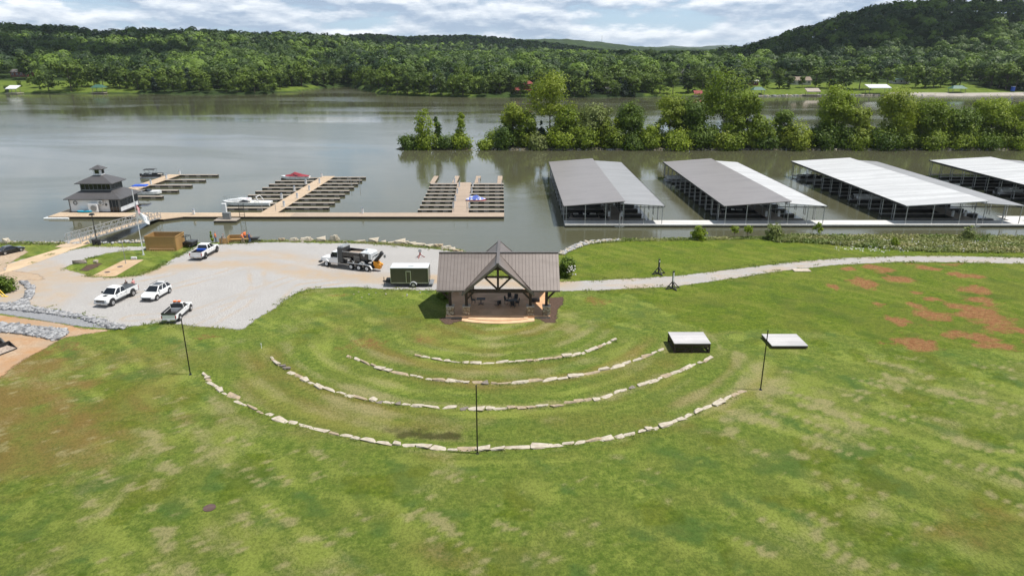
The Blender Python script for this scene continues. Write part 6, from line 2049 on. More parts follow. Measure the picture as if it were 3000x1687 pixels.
MB().hexa([(-6.7, -.3, .75), (-6.4, -.3, .55), (-6.4, .3, .55), (-6.7, .3, .75)], [(-7.3, -.55, 1.7), (-6.5, -.55, 1.75), (-6.5, .55, 1.75), (-7.3, .55, 1.7)]).hexa([(-7.6, -.3, .35), (-6.5, -.3, .5), (-6.5, .3, .5), (-7.6, .3, .35)], [(-8.0, -.5, 1.2), (-7.2, -.5, 1.6), (-7.2, .5, 1.6), (-8.0, .5, 1.2)]).build('discharge_chute', M['orange'], mx, bevel=.05)
MB().box(-8.05, -7.85, -.3, .3, 3.1, 3.6).build('auger_motor', M['black_plastic'], mx, bevel=.03)
place(mx, (822.2, 661.9), (924.1, 674.6), .5, 1.05, True, 8.45, x_mid=-1.37, lo=.8, hi=1.1)

# cargo trailer
tl = thing('cargo_trailer', 'olive enclosed cargo trailer with a white roof beside the pavilion', 'trailer', (0, 88.6, 0.02))
tl.location.x = (at(984, 722).x + at(1079, 722).x) / 2
TX = (at(1079, 722).x - at(984, 722).x) / 2
MB().box(-TX + .03, TX - .03, .03, 2.25, .62, 2.66).build('body', M['olive'], tl, bevel=.02)
MB().box(-TX, TX, 0, 2.28, 2.66, 2.74).build('roof', M['hatch_white'], tl, bevel=.02)
tm = MB()
for x in (-TX, TX - .06):
    for y in (-.0, 2.22):
        tm.box(x, x + .06, y, y + .06, .62, 2.66)
tm.box(-TX + .06, TX - .06, -.0, .05, .56, .66)
tm.build('corner_trim', M['alu'], tl)
MB().box(-TX + .05, TX - .05, .1, 2.2, .32, .6).build('chassis', M['black_plastic'], tl)
dxx = at((900 + 1922 / 6.44) / 1.1646, 722).x - tl.location.x
d = MB().box(dxx - .27, dxx + .27, -.03, .04, .78, 2.2).build('side_door', M['olive'], tl)
MB().box(dxx - .34, dxx - .26, -.04, .035, .72, 2.28).box(dxx + .26, dxx + .34, -.04, .035, .72, 2.28).box(dxx - .26, dxx + .26, -.04, .035, 2.2, 2.28).build('door_frame', M['alu'], d)
MB().box(dxx + .12, dxx + .2, -.07, -.03, 1.35, 1.5).build('handle', M['black_plastic'], d)
MB().hexa([(dxx - .05, .5, 2.74), (dxx + .75, .5, 2.74), (dxx + .75, 1.2, 2.74), (dxx - .05, 1.2, 2.74)], [(dxx + .05, .55, 2.98), (dxx + .7, .55, 2.98), (dxx + .7, 1.1, 2.98), (dxx + .05, 1.1, 2.98)]).build('roof_vent', M['white_paint'], tl, bevel=.03)
wx = at((900 + 2010 / 6.44) / 1.1646, 722).x - tl.location.x
wheel(tl, wx, -.02, .36, .24, 'alloy')
wheel(tl, wx, 2.3, .36, .24, 'alloy')
MB().prism([(wx + .47 * math.cos(a), .4 + .42 * math.sin(a)) for a in [math.pi * k / 12 for k in range(13)]] + [(wx - .38 * math.cos(a), .4 + .34 * math.sin(a)) for a in [math.pi * k / 12 for k in range(13)]], -.16, .0, 'y').build('fender', M['pedestal'], tl)
MB().bar((-TX + .1, .3, .5), (-TX - 1.25, 1.14, .5), .12).bar((-TX + .1, 2.0, .5), (-TX - 1.25, 1.14, .5), .12).box(-TX - .75, -TX - .1, .7, 1.55, .5, .9).tube((-TX - 1.1, 1.14, .05), (-TX - 1.1, 1.14, 1.1), .05).build('tongue', M['black_plastic'], tl)
MB().box(TX, TX + .55, .1, 2.1, .32, .45).build('rear_step', M['steel'], tl)

# skid steer at the left edge
sk = thing('skid_steer', 'skid steer loader with a black bucket of gravel at the left edge', 'loader')
q0 = at(26, 886)
sk.location = (q0.x - 2.7, q0.y + .9, 0.02)
sk.rotation_euler = (0, 0, -.35)
body_loft([(-1.2, .35, 1.3, .7), (.6, .35, 1.1, .7)]).build('body', M['white_paint'], sk, bevel=.06)
MB().hexa([(-.5, -.45, 1.1), (.6, -.45, 1.1), (.6, .45, 1.1), (-.5, .45, 1.1)], [(-.4, -.42, 2.0), (.4, -.42, 2.0), (.4, .42, 2.0), (-.4, .42, 2.0)]).build('cab', M['dark_glass'], sk, bevel=.03)
for s in (-.62, .62):
    MB().bar((-1.0, s, 1.4), (1.0, s, 1.0), .14, .22).bar((1.0, s, 1.0), (1.7, s, .35), .14, .2).build('lift_arm', M['charcoal'], sk)
    for x in (-.75, .55):
        wheel(sk, x, s * 1.35, .42, .3, 'pedestal')
MB().hexa([(1.7, -.95, .05), (2.75, -.95, .05), (2.75, .95, .05), (1.7, .95, .05)], [(1.7, -.95, .12), (2.75, -.95, .12), (2.75, .95, .12), (1.7, .95, .12)]).box(1.65, 1.72, -.95, .95, .05, .8).prism([(1.7, .1), (2.75, .1), (1.72, .8)], -.96, -.91, 'y').prism([(1.7, .1), (2.75, .1), (1.72, .8)], .91, .96, 'y').build('bucket', M['black_plastic'], sk)
MB().hexa([(1.73, -.9, .12), (2.65, -.9, .12), (2.65, .9, .12), (1.73, .9, .12)], [(1.76, -.6, .42), (2.2, -.6, .25), (2.2, .6, .25), (1.76, .6, .42)]).build('load', M['bed_gravel'], sk)

# utility vehicle beside the timber enclosure
ut = thing('utility_vehicle', 'dark utility vehicle with a roll cage behind the timber enclosure', 'utility vehicle', at(1995 / 4.219, 386.4 + 985 / 4.219), 2.9)
body_loft([(-1.4, .4, .95, .72), (.2, .4, .8, .72), (1.3, .4, .85, .68), (1.5, .5, .7, .5)]).build('body', M['black_plastic'], ut, bevel=.04)
rc_ = MB()
for s in (-.6, .6):
    rc_.path([(-.3, s, .8), (-.25, s, 1.75), (.5, s, 1.75), (.95, s, .85)], .04)
rc_.bar((-.25, -.6, 1.75), (-.25, .6, 1.75), .07).bar((.5, -.6, 1.75), (.5, .6, 1.75), .07)
rc_.build('roll_cage', M['dark_steel'], ut)
MB().box(-1.5, -.35, -.74, .74, .82, 1.05).build('cargo_bed', M['charcoal'], ut, bevel=.03)
MB().box(-.3, .15, -.6, .6, .75, .95).build('seat', M['black_cloth'], ut, bevel=.05)
for x in (.95, -.95):
    for s in (-1, 1):
        wheel(ut, x, s * .68, .32, .26, 'dark_steel')

# ------------------------------------------------------------------ things by the shore
en = thing('timber_enclosure', 'tall new pine screen enclosure with an open top near the flagpole', 'enclosure')
e0, e1 = at(1553 / 4.219, 386.4 + 1032 / 4.219), at(1874 / 4.219, 386.4 + 1034 / 4.219)
e2 = at(1955 / 4.219, 386.4 + 988 / 4.219)
en.location = (e0.x, e0.y, 0)
W_, D_ = e1.x - e0.x, 3.1
HE = 2.35
MB().box(0, W_, 0, .08, 0, HE).build('front_panel', M['wood_new'], en)
MB().box(W_ - .04, W_ + .04, .08, D_, 0, HE).build('side_panel', M['wood_new_side'], en)
MB().box(-.04, .04, .08, D_, 0, HE).build('side_panel', M['wood_new_side'], en)
MB().box(0, W_, D_, D_ + .08, 0, HE).build('back_panel', M['wood_new'], en)
MB().box(-.06, W_ + .06, -.05, -.001, HE - .12, HE + .03).box(W_ + .041, W_ + .1, 0, D_, HE - .12, HE + .03).build('top_rail', M['wood_new'], en)
pr_ = thing('bike_rack', 'low red slatted rack standing against the front of the pine enclosure', 'rack', (e0.x + .7, e0.y - .3, 0))
MB().box(0, W_ - 1.0, -.05, .05, .38, .46).build('rail', M['terracotta'], pr_)
for k in range(11):
    x = .02 + k * (W_ - 1.08) / 10
    MB().bar((x, -.05, 0), (x + .12, 0, .4), .06).build('slat', M['terracotta'], pr_)

wb = thing('timber_bin', 'second low pine screen with an open front where the workers stand', 'enclosure', at(573, 613.5), .12)
MB().box(0, 3.4, 1.5, 1.58, 0, 1.15).build('back_panel', M['wood_new'], wb)
MB().box(-.04, .04, 0, 1.5, 0, 1.15).build('side_panel', M['wood_new_side'], wb)
MB().box(-1.3, -.1, .0, .08, 0, .95).build('front_panel', M['wood_new'], wb)
MB().box(.2, 3.3, .6, 1.2, .5, .58).build('shelf', M['wood_new'], wb)
for x in (.3, 3.2):
    MB().bar((x, .9, 0), (x, .9, .5), .1).build('leg', M['wood_new'], wb)

wbw = thing('wheelbarrow', 'black wheelbarrow standing right of the worker in blue', 'wheelbarrow', at(641, 608.5))
MB().hexa([(-.45, -.3, .35), (.4, -.3, .35), (.4, .3, .35), (-.45, .3, .35)], [(-.75, -.42, .72), (.85, -.42, .78), (.85, .42, .78), (-.75, .42, .72)]).build('tray', M['black_plastic'], wbw)
MB().bar((.9, .0, .25), (-1.2, -.35, .6), .05).bar((.9, 0, .25), (-1.2, .35, .6), .05).bar((-.3, -.25, .4), (-.4, -.25, 0), .05).bar((-.3, .25, .4), (-.4, .25, 0), .05).build('frame', M['dark_steel'], wbw)
wheel(wbw, .85, .02, .2, .1, 'steel')

# flagpole and its flags
fp0 = at(361, 641)
fp = thing('flagpole', 'tall white flagpole on the grass island near the gangway', 'flagpole', fp0)
fh = at_dist(337.3, 480.5, fp0.y).z
MB().tube((0, 0, 0), (0, 0, fh), .085, .05, 10).build('pole', M['pedestal'], fp)
MB().tube((0, 0, fh), (0, 0, fh + .18), .09, .06, 10).build('finial', M['alu'], fp)
MB().tube((0, 0, 0), (0, 0, .12), .22, .16, 12).build('base_collar', M['galv'], fp)


def flag_material(stars):
    m = bpy.data.materials.new('flag_cloth')
    m.use_nodes = True
    nt = m.node_tree
    nt.nodes.clear()
    uu = N(nt, 'ShaderNodeAttribute', attribute_name='fu').outputs['Fac']
    vv = N(nt, 'ShaderNodeAttribute', attribute_name='fv').outputs['Fac']
    if stars:
        st = mth(nt, 'LESS_THAN', mth(nt, 'FRACT', mth(nt, 'MULTIPLY', vv, 6.5)), .5)
        c = mixc(nt, st, (.72, .70, .70), (.5, .03, .05))
        cn = mth(nt, 'MULTIPLY', mth(nt, 'LESS_THAN', uu, .4), mth(nt, 'GREATER_THAN', vv, .46))
        c = mixc(nt, cn, c, (.02, .03, .14))
    else:
        r_ = mth(nt, 'SQRT', mth(nt, 'ADD', mth(nt, 'POWER', mth(nt, 'SUBTRACT', uu, .5), 2.0), mth(nt, 'POWER', mth(nt, 'SUBTRACT', vv, .5), 2.0)))
        ring = mth(nt, 'MULTIPLY', mth(nt, 'LESS_THAN', r_, .26), mth(nt, 'GREATER_THAN', r_, .22))
        c = mixc(nt, ring, (.78, .79, .80), (.25, .33, .45))
        bar = mth(nt, 'MULTIPLY', mth(nt, 'LESS_THAN', mth(nt, 'ABSOLUTE', mth(nt, 'SUBTRACT', vv, .5)), .05), mth(nt, 'LESS_THAN', mth(nt, 'ABSOLUTE', mth(nt, 'SUBTRACT', uu, .5)), .16))
        c = mixc(nt, bar, c, (.25, .33, .45))
    b = N(nt, 'ShaderNodeBsdfPrincipled', {'Base Color': c, 'Roughness': .8})
    N(nt, 'ShaderNodeOutputMaterial', {0: b.outputs[0]})
    return m


def flag(name, label, ztop, w, h, droop, stars, dirx):
    nu, nv = 16, 10
    V, U, Wv = [], [], []
    for j in range(nv + 1):
        for i in range(nu + 1):
            u, v = i / nu, j / nv
            x = .1 + dirx * w * u * (1 - .25 * droop)
            y = .16 * math.sin(u * 7 + v * 2) * (.3 + u)
            z = ztop - h * (1 - v) - droop * w * u ** 1.1 * .9 - .05 * math.sin(u * 9)
            V.append((x, y, z)); U.append(u); Wv.append(v)
    idx = np.arange((nu + 1) * (nv + 1)).reshape(nv + 1, nu + 1)
    Fq = np.stack([idx[:-1, :-1], idx[:-1, 1:], idx[1:, 1:], idx[1:, :-1]], -1).reshape(-1, 4)
    o = link(name, np_mesh(name, np.array(V), Fq, flag_material(stars), {'fu': U, 'fv': Wv}, smooth=True))
    s = o.modifiers.new('thickness', 'SOLIDIFY')
    s.thickness = .012
    o.location = (fp0.x, fp0.y, 0)
    return tag(o, label, 'flag')


zf = at_dist(344, 508, fp0.y).z
flag('flag', 'red and white striped national flag hanging limp on the flagpole', zf, 1.3, 1.0, 1.0, True, .5)
flag('flag', 'white flag with a small emblem drooping below the striped flag', zf - 1.35, 1.9, 1.2, .62, False, 1.0)

lp0 = at(245.3, 614)
lp = thing('lamp_post', 'black lamp post with a flat head beside the gangway landing', 'street lamp', lp0)
lh = at_dist(235, 541, lp0.y).z
MB().tube((0, 0, 0), (0, 0, lh), .09, .06, 10).build('pole', M['black_plastic'], lp)
MB().hexa([(-.38, -.3, lh), (.38, -.3, lh), (.38, .3, lh), (-.38, .3, lh)], [(-.2, -.16, lh + .28), (.2, -.16, lh + .28), (.2, .16, lh + .28), (-.2, .16, lh + .28)]).build('lamp_head', M['black_plastic'], lp)
MB().box(-.28, .28, -.22, .22, lh - .05, lh).build('lamp_lens', M['lamp_glass'], lp)
MB().box(-.2, .2, -.2, .2, 0, .5).build('base', M['black_plastic'], lp, bevel=.03)
for x, lab in ((238, 'black litter bin left of the lamp post'), (250, 'black litter bin right of the lamp post')):
    b = thing('litter_bin', lab, 'bin', at(x, 617))
    MB().tube((0, 0, 0), (0, 0, .95), .27, .33, 14).build('drum', M['black_plastic'], b)
    MB().tube((0, 0, .95), (0, 0, 1.05), .35, .3, 14).build('rim', M['dark_steel'], b)
q = at(1335 / 4.219, 386.4 + 1165 / 4.219)
tpole = thing('thin_post', 'thin bare grey post standing on the tan concrete pad', 'post', q)
MB().tube((0, 0, 0), (0, 0, at_dist(308, 605, q.y).z), .045, .035, 8).build('pole', M['steel'], tpole)
MB().tube((0, 0, 0), (0, 0, .06), .14, .12, 10).build('base_plate', M['steel'], tpole)
sb = thing('ground_sign', 'small white box sign at the head of the tan concrete pad', 'sign', at(337.5, 652.5))
MB().box(-.42, .42, -.12, .12, .05, .4).build('panel', M['pedestal'], sb, bevel=.02)
MB().box(-.46, .46, -.15, .15, 0, .05).build('base', M['dark_steel'], sb)
for (x, y), lab in (((318, 691), 'rusty round drain cover at the near end of the tan pad'), ((301, 671), 'rusty round drain cover in the middle of the tan pad')):
    dc = thing('drain_cover', lab, 'drain cover', at(302 if y == 671 else 270, y - (0 if y == 671 else 6)) + Vector((0, 0, .02)))
    MB().tube((0, 0, 0), (0, 0, .03), .38, n=18).build('lid', M['iron'], dc)
    MB().tube((0, 0, 0), (0, 0, .015), .46, n=18).build('frame', M['cap'], dc)
dc = thing('drain_cover', 'round dark manhole cover set in the foreground lawn', 'drain cover', at(527, 1277) + Vector((0, 0, .02)))
MB().tube((0, 0, 0), (0, 0, .04), .30, n=20).build('lid', M['iron'], dc)
MB().tube((0, 0, -.02), (0, 0, .02), .42, n=20).build('frame', M['iron'], dc)
for (x, y, L), lab, m in (((241, 664, .9), 'grey log-like boulder on the grass island left of the mulch', 'stone_tan'), ((242, 659.5, .01), '', ''), ((241.5, 660, .4), '', '')):
    pass
o = link('boulder', stone_mesh('boulder', 901, M['stone_dark'], 1.7, .8, .5))
o.location = at(203, 662)
tag(o, 'brown weathered boulder on the grass island left of the mulch bed', 'boulder')
o = link('boulder', stone_mesh('boulder', 902, M['stone_pale'], .6, .5, .5))
o.location = at(241.5, 661)
tag(o, 'small white boulder at the top of the mulch bed on the grass island', 'boulder')
o = link('boulder', stone_mesh('boulder', 903, M['stone_pale'], 1.0, .7, .8))
o.location = at(14, 613)
tag(o, 'white boulder on the lake edge behind the black sedan', 'boulder')
o = link('paving_slab', MB().box(-1.2, 1.2, -.6, .6, 0, .12).build('paving_slab', M['cap'], None, bevel=.02).data)
bpy.data.objects.remove([ob_ for ob_ in bpy.data.objects if ob_.name.startswith('paving_slab') and ob_ is not o][0])
o.name = 'paving_slab'
o.location = at((1850 + 1115 / 2.24) / 1.1646, (720 + 163 / 2.24) / 1.1646)
tag(o, 'flat grey slab lying in the grass beside the gravel road', 'slab')

# red and grey contraption on the gravel
rg = thing('survey_stand', 'small red stand with a round grey head on the gravel behind the trailer', 'stand', at(1057, 648))
st = MB()
for a in (0.3, 2.4, 4.4):
    st.bar((.0, 0, .5), (.75 * math.cos(a), .55 * math.sin(a), 0), .09)
st.build('base', M['red_paint'], rg)
MB().tube((0, 0, .45), (0, 0, .85), .12, n=8).build('column', M['red_paint'], rg)
MB().tube((0, -.1, 1.1), (0, .1, 1.1), .26, n=14).build('head', M['galv'], rg)

# stages
def stage(label, x0, x1, y0, y1, z, slope=0.0, cross=True):
    t = thing('stage_platform', label, 'stage', ((x0 + x1) / 2, (y0 + y1) / 2, 0))
    hx, hy = (x1 - x0) / 2, (y1 - y0) / 2
    MB().box(-hx, hx, -hy, hy, z - .07, z).build('deck', M['platform_white'], t)
    MB().box(-hx + .02, hx - .02, -hy + .02, -hy + .08, z - .3, z - .071).box(-hx + .02, hx - .02, hy - .08, hy - .02, z - .3, z - .071).box(-hx + .02, -hx + .08, -hy + .08, hy - .08, z - .3, z - .071).box(hx - .08, hx - .02, -hy + .08, hy - .08, z - .3, z - .071).build('skirt_board', M['timber_dark'], t)
    if cross:
        for x in (-hx + .1, 0, hx - .1):
            for y in (-hy + .1, hy - .1):
                MB().box(x - .08, x + .08, y - .08, y + .08, 0, z - .3).build('leg', M['timber_dark'], t)
        b = MB()
        for y in (-hy + .1, hy - .1):
            b.bar((-hx + .1, y, .08), (hx - .1, y, z - .4), .06, .14).bar((-hx + .1, y + .04, z - .4), (hx - .1, y + .04, .08), .06, .14).bar((-hx + .1, y, .1), (hx - .1, y, .1), .06, .12)
        for x in (-hx + .1, hx - .1):
            b.bar((x, -hy + .1, .08), (x, hy - .1, z - .4), .06, .14).bar((x, -hy + .1, .1), (x, hy - .1, .1), .06, .12)
        b.build('brace', M['timber_dark'], t)
    return t


g0, g1 = at(1694.5, 888.3), at(1786, 888)
zst = at_dist(1697, 863.5, g0.y).z
gb = at(1686.3, 834.8, zst)
stage('tall white topped stage platform on crossed dark timber legs', g0.x, g1.x, g0.y, gb.y, zst)
g0 = at((1850 + 920 / 2.24) / 1.1646, (720 + 678 / 2.24) / 1.1646)
z2 = at_dist((1850 + 920 / 2.24) / 1.1646, (720 + 655 / 2.24) / 1.1646, g0.y).z
tr_ = at((1850 + 1160 / 2.24) / 1.1646, (720 + 655 / 2.24) / 1.1646, z2)
tb_ = at((1850 + 872 / 2.24) / 1.1646, (720 + 578 / 2.24) / 1.1646, z2)
stage('low white topped stage platform resting close to the grass behind the right light pole', g0.x, tr_.x, g0.y, tb_.y, z2, cross=False)

# string light poles
for (x, y, xt, yt), lab in (((1201, 1140, 1197, 970), 'black light pole in front of the stone arcs, nearest the camera'), ((479, 942, 459, 803), 'black light pole at the left end of the outermost stone arc'),
                            ((1913, 980, 1931, 832), 'black light pole at the right end of the stone arcs by the low stage')):
    p = at(x, y)
    t = thing('light_pole', lab, 'pole', p)
    h = at_dist(xt, yt, p.y).z
    MB().tube((0, 0, 0), (0, 0, h), .062, .05, 8).build('pole', M['black_paint'], t)
    MB().tube((0, 0, 0), (0, 0, .05), .16, .14, 12).build('base_plate', M['black_paint'], t)
    MB().tube((0, 0, h), (0, 0, h + .08), .07, .03, 8).build('cap', M['black_paint'], t)

# timber posts on braced feet
for (x, y, yt), lab in (((1656.5, 689, 653), 'black timber post on a braced foot on the far side of the gravel road'), ((1691.5, 726, 683), 'black timber post on a braced foot on the near side of the gravel road')):
    p = at(x, y)
    t = thing('braced_post', lab, 'post', p, .35)
    h = at_dist(x, yt, p.y).z
    MB().box(-.09, .09, -.09, .09, 0, h).build('post', M['black_plastic'], t)
    f = MB()
    for a in range(4):
        c, s = math.cos(a * math.pi / 2), math.sin(a * math.pi / 2)
        f.bar((0.1 * c, .1 * s, .07), (1.05 * c, 1.05 * s, .07), .12)
        f.bar((.95 * c, .95 * s, .1), (.08 * c, .08 * s, 1.0), .09)
    f.build('braced_foot', M['black_plastic'], t)
    MB().box(-.07, .07, -.11, -.09, h - (1.5 if y > 700 else .35), h - .15).build('notice', M['pedestal'], t)
    MB().box(-.11, .11, -.11, .11, h, h + .06).build('cap', M['black_plastic'], t)

# small marker stakes, guard post on the left
stk = thing('marker_stake', 'short white stake in the lawn between the left light pole and the pavilion', 'stake', at(658, 876))
MB().tube((0, 0, 0), (0, 0, .55), .03, n=6).build('stake', M['pedestal'], stk)
MB().tube((0, 0, .5), (0, 0, .56), .05, n=6).build('cap', M['pedestal'], stk)
gd = thing('guard_rail', 'yellow tilted guard rods at the left edge beside the bush', 'guard rail', at(6, 746))
MB().tube((.5, 0, 0), (-.9, .3, 1.5), .06, n=8).tube((.1, 0, 0), (-1.3, .3, 1.4), .06, n=8).build('rod', M['yellow'], gd)
MB().box(-.1, .7, -.15, .15, 0, .06).build('foot', M['yellow'], gd)


# ------------------------------------------------------------------ people
def skin_mesh(name, pts, edges, m, parent, sub=1):
    """grow a surface round a little skeleton: pts = {name: ((x, y, z), radius)}"""
    names = list(pts)
    me = bpy.data.meshes.new(name)
    me.from_pydata([pts[n][0] for n in names], [(names.index(a), names.index(b)) for a, b in edges], [])
    o = bpy.data.objects.new(name, me)
    COL.objects.link(o)
    o.modifiers.new('skin', 'SKIN')
    if not me.skin_vertices:
        bpy.context.view_layer.objects.active = o
    for i, n in enumerate(names):
        r = pts[n][1]
        r = r if isinstance(r, tuple) else (r, r)
        me.skin_vertices[0].data[i].radius = r
        me.skin_vertices[0].data[i].use_root = (i == 0)
    sb_ = o.modifiers.new('sub', 'SUBSURF')
    sb_.levels = sb_.render_levels = sub
    dg = bpy.context.evaluated_depsgraph_get()
    m2 = bpy.data.meshes.new_from_object(o.evaluated_get(dg))
    bpy.data.objects.remove(o)
    m2.name = name
    for p in m2.polygons:
        p.use_smooth = True
    m2.materials.clear()
    m2.materials.append(m)
    q = bpy.data.objects.new(name, m2)
    COL.objects.link(q)
    q.parent = parent
    return q


def person(label, loc, rz, shirt, trousers, pose='stand', hat=None, bend=0.0, s=1.0):
    """1.75 m tall, facing local +X"""
    t = thing('person', label, 'person', loc, rz)
    t.scale = (s, s, s)
    sb_, cb = math.sin(bend), math.cos(bend)
    def up(x, y, z):           # bend the trunk forward about the hips
        dz = z - .95
        return (x * cb + dz * sb_, y, .95 + dz * cb - x * sb_)
    step = {'stand': (.03, -.03), 'walk': (.28, -.24), 'lean': (.16, -.12)}[pose]
    J = {'pelvis': ((0, 0, .95), .13), 'waist': (up(0, 0, 1.1), .125), 'chest': (up(.01, 0, 1.32), (.15, .12)), 'neck': (up(.0, 0, 1.50), .055), 'chin': (up(.03, 0, 1.58), .07), 'head': (up(.02, 0, 1.66), .088), 'crown': (up(0, 0, 1.73), .06)}
    E_ = [('pelvis', 'waist'), ('waist', 'chest'), ('chest', 'neck'), ('neck', 'chin'), ('chin', 'head'), ('head', 'crown')]
    J['nose'] = (up(.125, 0, 1.635), .014)
    E_.append(('head', 'nose'))
    for k, sd in enumerate((1, -1)):
        f = step[k]
        J['hip%d' % k] = ((0, sd * .1, .88), .085); J['knee%d' % k] = ((f * .55 + .04, sd * .11, .49), .06); J['ankle%d' % k] = ((f, sd * .11, .09), .042); J['toe%d' % k] = ((f + .17, sd * .13, .035), .035)
        E_ += [('pelvis', 'hip%d' % k), ('hip%d' % k, 'knee%d' % k), ('knee%d' % k, 'ankle%d' % k), ('ankle%d' % k, 'toe%d' % k)]
        J['sho%d' % k] = (up(0, sd * .19, 1.43), .06)
        if pose == 'stand':
            el, ha = up(-.03, sd * .26, 1.14), up(.07, sd * .25, .90)
        elif k == 0:
            el, ha = up(.14, sd * .27, 1.18), up(.38, sd * .2, 1.12)
        else:
            el, ha = up(.10, sd * .27, 1.16), up(.34, sd * .22, 1.02)
        J['elb%d' % k] = (el, .043); J['wri%d' % k] = (ha, .03)
        d = (Vector(ha) - Vector(el)).normalized()
        palm = Vector(ha) + d * .07
        J['palm%d' % k] = (tuple(palm), .033)
        E_ += [('chest', 'sho%d' % k), ('sho%d' % k, 'elb%d' % k), ('elb%d' % k, 'wri%d' % k), ('wri%d' % k, 'palm%d' % k)]
        sidev = d.cross(Vector((0, 0, 1)) if abs(d.z) < .9 else Vector((1, 0, 0))).normalized()
        for q in range(4):
            fn = 'f%d_%d' % (k, q)
            J[fn] = (tuple(palm + sidev * (.012 + .018 * (q - 2)) + d * (.075 + .012 * (q in (1, 2)))), .009)
            E_.append(('palm%d' % k, fn))
        J['th%d' % k] = (tuple(Vector(ha) + d * .06 + sidev * .055), .01)
        E_.append(('wri%d' % k, 'th%d' % k))
    skin_mesh('body', J, E_, M['skin'], t, 1)
    # clothes follow the same skeleton, a little wider
    sh = {'waist': (J['waist'][0], .145), 'low': (up(0, 0, 1.0), .145), 'chest': (J['chest'][0], (.175, .15)), 'collar': (up(0, 0, 1.46), .085)}
    se = [('waist', 'low'), ('waist', 'chest'), ('chest', 'collar')]
    tr2 = {'pelvis': ((0, 0, .96), .14)}
    te = []
    for k in (0, 1):
        sh['sho%d' % k] = (J['sho%d' % k][0], .085)
        mid = Vector(J['sho%d' % k][0]).lerp(Vector(J['elb%d' % k][0]), .8)
        sh['slv%d' % k] = (tuple(mid), .066)
        se += [('chest', 'sho%d' % k), ('sho%d' % k, 'slv%d' % k)]
        tr2['hip%d' % k] = (J['hip%d' % k][0], .105)
        tr2['knee%d' % k] = (J['knee%d' % k][0], .08)
        tr2['cuff%d' % k] = (tuple(Vector(J['ankle%d' % k][0]) + Vector((0, 0, .03))), .066)
        te += [('pelvis', 'hip%d' % k), ('hip%d' % k, 'knee%d' % k), ('knee%d' % k, 'cuff%d' % k)]
    skin_mesh('shirt', sh, se, M[shirt], t, 1)
    skin_mesh('trousers', tr2, te, M[trousers], t, 1)
    hd = {'a': (up(-.03, 0, 1.70), .10), 'b': (up(-.02, 0, 1.76), .08)}
    skin_mesh('hat' if hat else 'hair', hd, [('a', 'b')], M[hat or 'hair'], t, 1)
    for k in (0, 1):
        a = J['ankle%d' % k][0]
        MB().box(a[0] - .08, a[0] + .21, a[1] - .05, a[1] + .05, 0, .09).build('shoe', M['black_plastic'], t, bevel=.02)
    return t


person('worker in an orange shirt and jeans standing at the left of the pine screen', at(543.7, 610.5), .3, 'hivis', 'denim', 'stand', None, s=1.06)
person('worker in a grey cap and grey shirt bending over the pine screen', at(560, 613.5), .2, 'grey_cloth', 'khaki', 'lean', 'grey_cloth', .35, s=1.06)
person('worker in an orange shirt and khaki trousers, nearer of two by the pine screen', at(612.5, 612.5), 2.9, 'hivis', 'khaki', 'lean', 'hivis', .1, s=1.06)
person('worker in orange half hidden behind the other one in orange', at(617.5, 607), 2.7, 'hivis', 'denim', 'lean', None, 0, s=1.06)
person('worker in a blue shirt and jeans beside the wheelbarrow', at(628.5, 611.5), .4, 'blue_cloth', 'denim', 'lean', 'blue_cloth', .05, s=1.06)
pz = lambda x, y: at_dist(x, y, 92.0)
hd1 = at(315.4, 704.6, 1.72)
person('person in a black shirt and black hat standing behind the white pickup', (hd1.x, hd1.y, 0), -.2, 'black_cloth', 'black_cloth', 'stand', 'black_cloth')
hd2 = at(333.8, 701.5, 1.72)
person('person in a pink shirt standing behind the bed of the white pickup', (hd2.x, hd2.y, 0), 3.0, 'pink', 'denim', 'lean')

# ------------------------------------------------------------------ shrubs and weeds on the near bank
def bush(name, label, loc, h, w, leaf, n, seed, size=.16, group=None, cat='shrub', trunk=None, style='bush'):
    L = lobes_for(style, h, w, random.Random(seed))
    return tree(name, label, loc, L, n, size, seed, leaf, trunk, cat, group, nclump=60, spread=.26)


bush('shrub', 'bright green young tree on the bank in front of the shed walkway', at(1755, 603), 2.9, 3.0, 'leaf_pen', 1500, 801, .16, trunk=(1.5, .07, (0, 0)))
bush('cedar_bush', 'rusty green cedar bush on the bank between two young trees', at(1943, 601), 3.2, 3.3, 'leaf_pale', 1900, 802, .14, trunk=(1.5, .07, (0, 0)))
bush('sapling', 'small sapling with a round top right of the rusty cedar bush', at(2055, 597), 2.6, 1.9, 'leaf_pen', 520, 803, .15, trunk=(1.8, .05, (.1, 0)), style='loose')
bush('sapling', 'thin bright sapling left of two saplings on the bank', at(1846, 597), 2.0, 1.8, 'leaf_yel', 420, 804, .14, trunk=(1.2, .04, (.1, 0)), style='loose')
bush('sapling', 'bright sapling between the thin sapling and the cedar bush', at(1880, 599), 2.2, 2.0, 'leaf_pen', 620, 805, .14, trunk=(1.2, .04, (-.1, 0)), style='loose')
bush('cedar_bush', 'small reddish green cedar bush on the weedy bank at the right', at(2434, 606), 2.8, 2.6, 'leaf_pale', 1300, 806, .13, trunk=(1.2, .06, (0, 0)))
bush('shrub', 'small dark shrub low on the weedy bank in front of the third shed', at(2250, 622), 1.7, 1.6, 'leaf_pen', 600, 807, .13)
bush('flowering_shrub', 'dark evergreen shrub with white blooms at the back right of the pavilion', at(1424, 697), 3.0, 2.8, 'leaf_dark', 2600, 808, .15)
fl_ = MB()
fr2 = random.Random(3)
bl = at(1424, 697)
for k in range(16):
    c = Vector((fr2.uniform(.1, 1.35), fr2.uniform(-1.3, -.6), fr2.uniform(.6, 2.0)))
    fl_.tube(c, c + Vector((.02, -.1, .08)), .13, .05, 6)
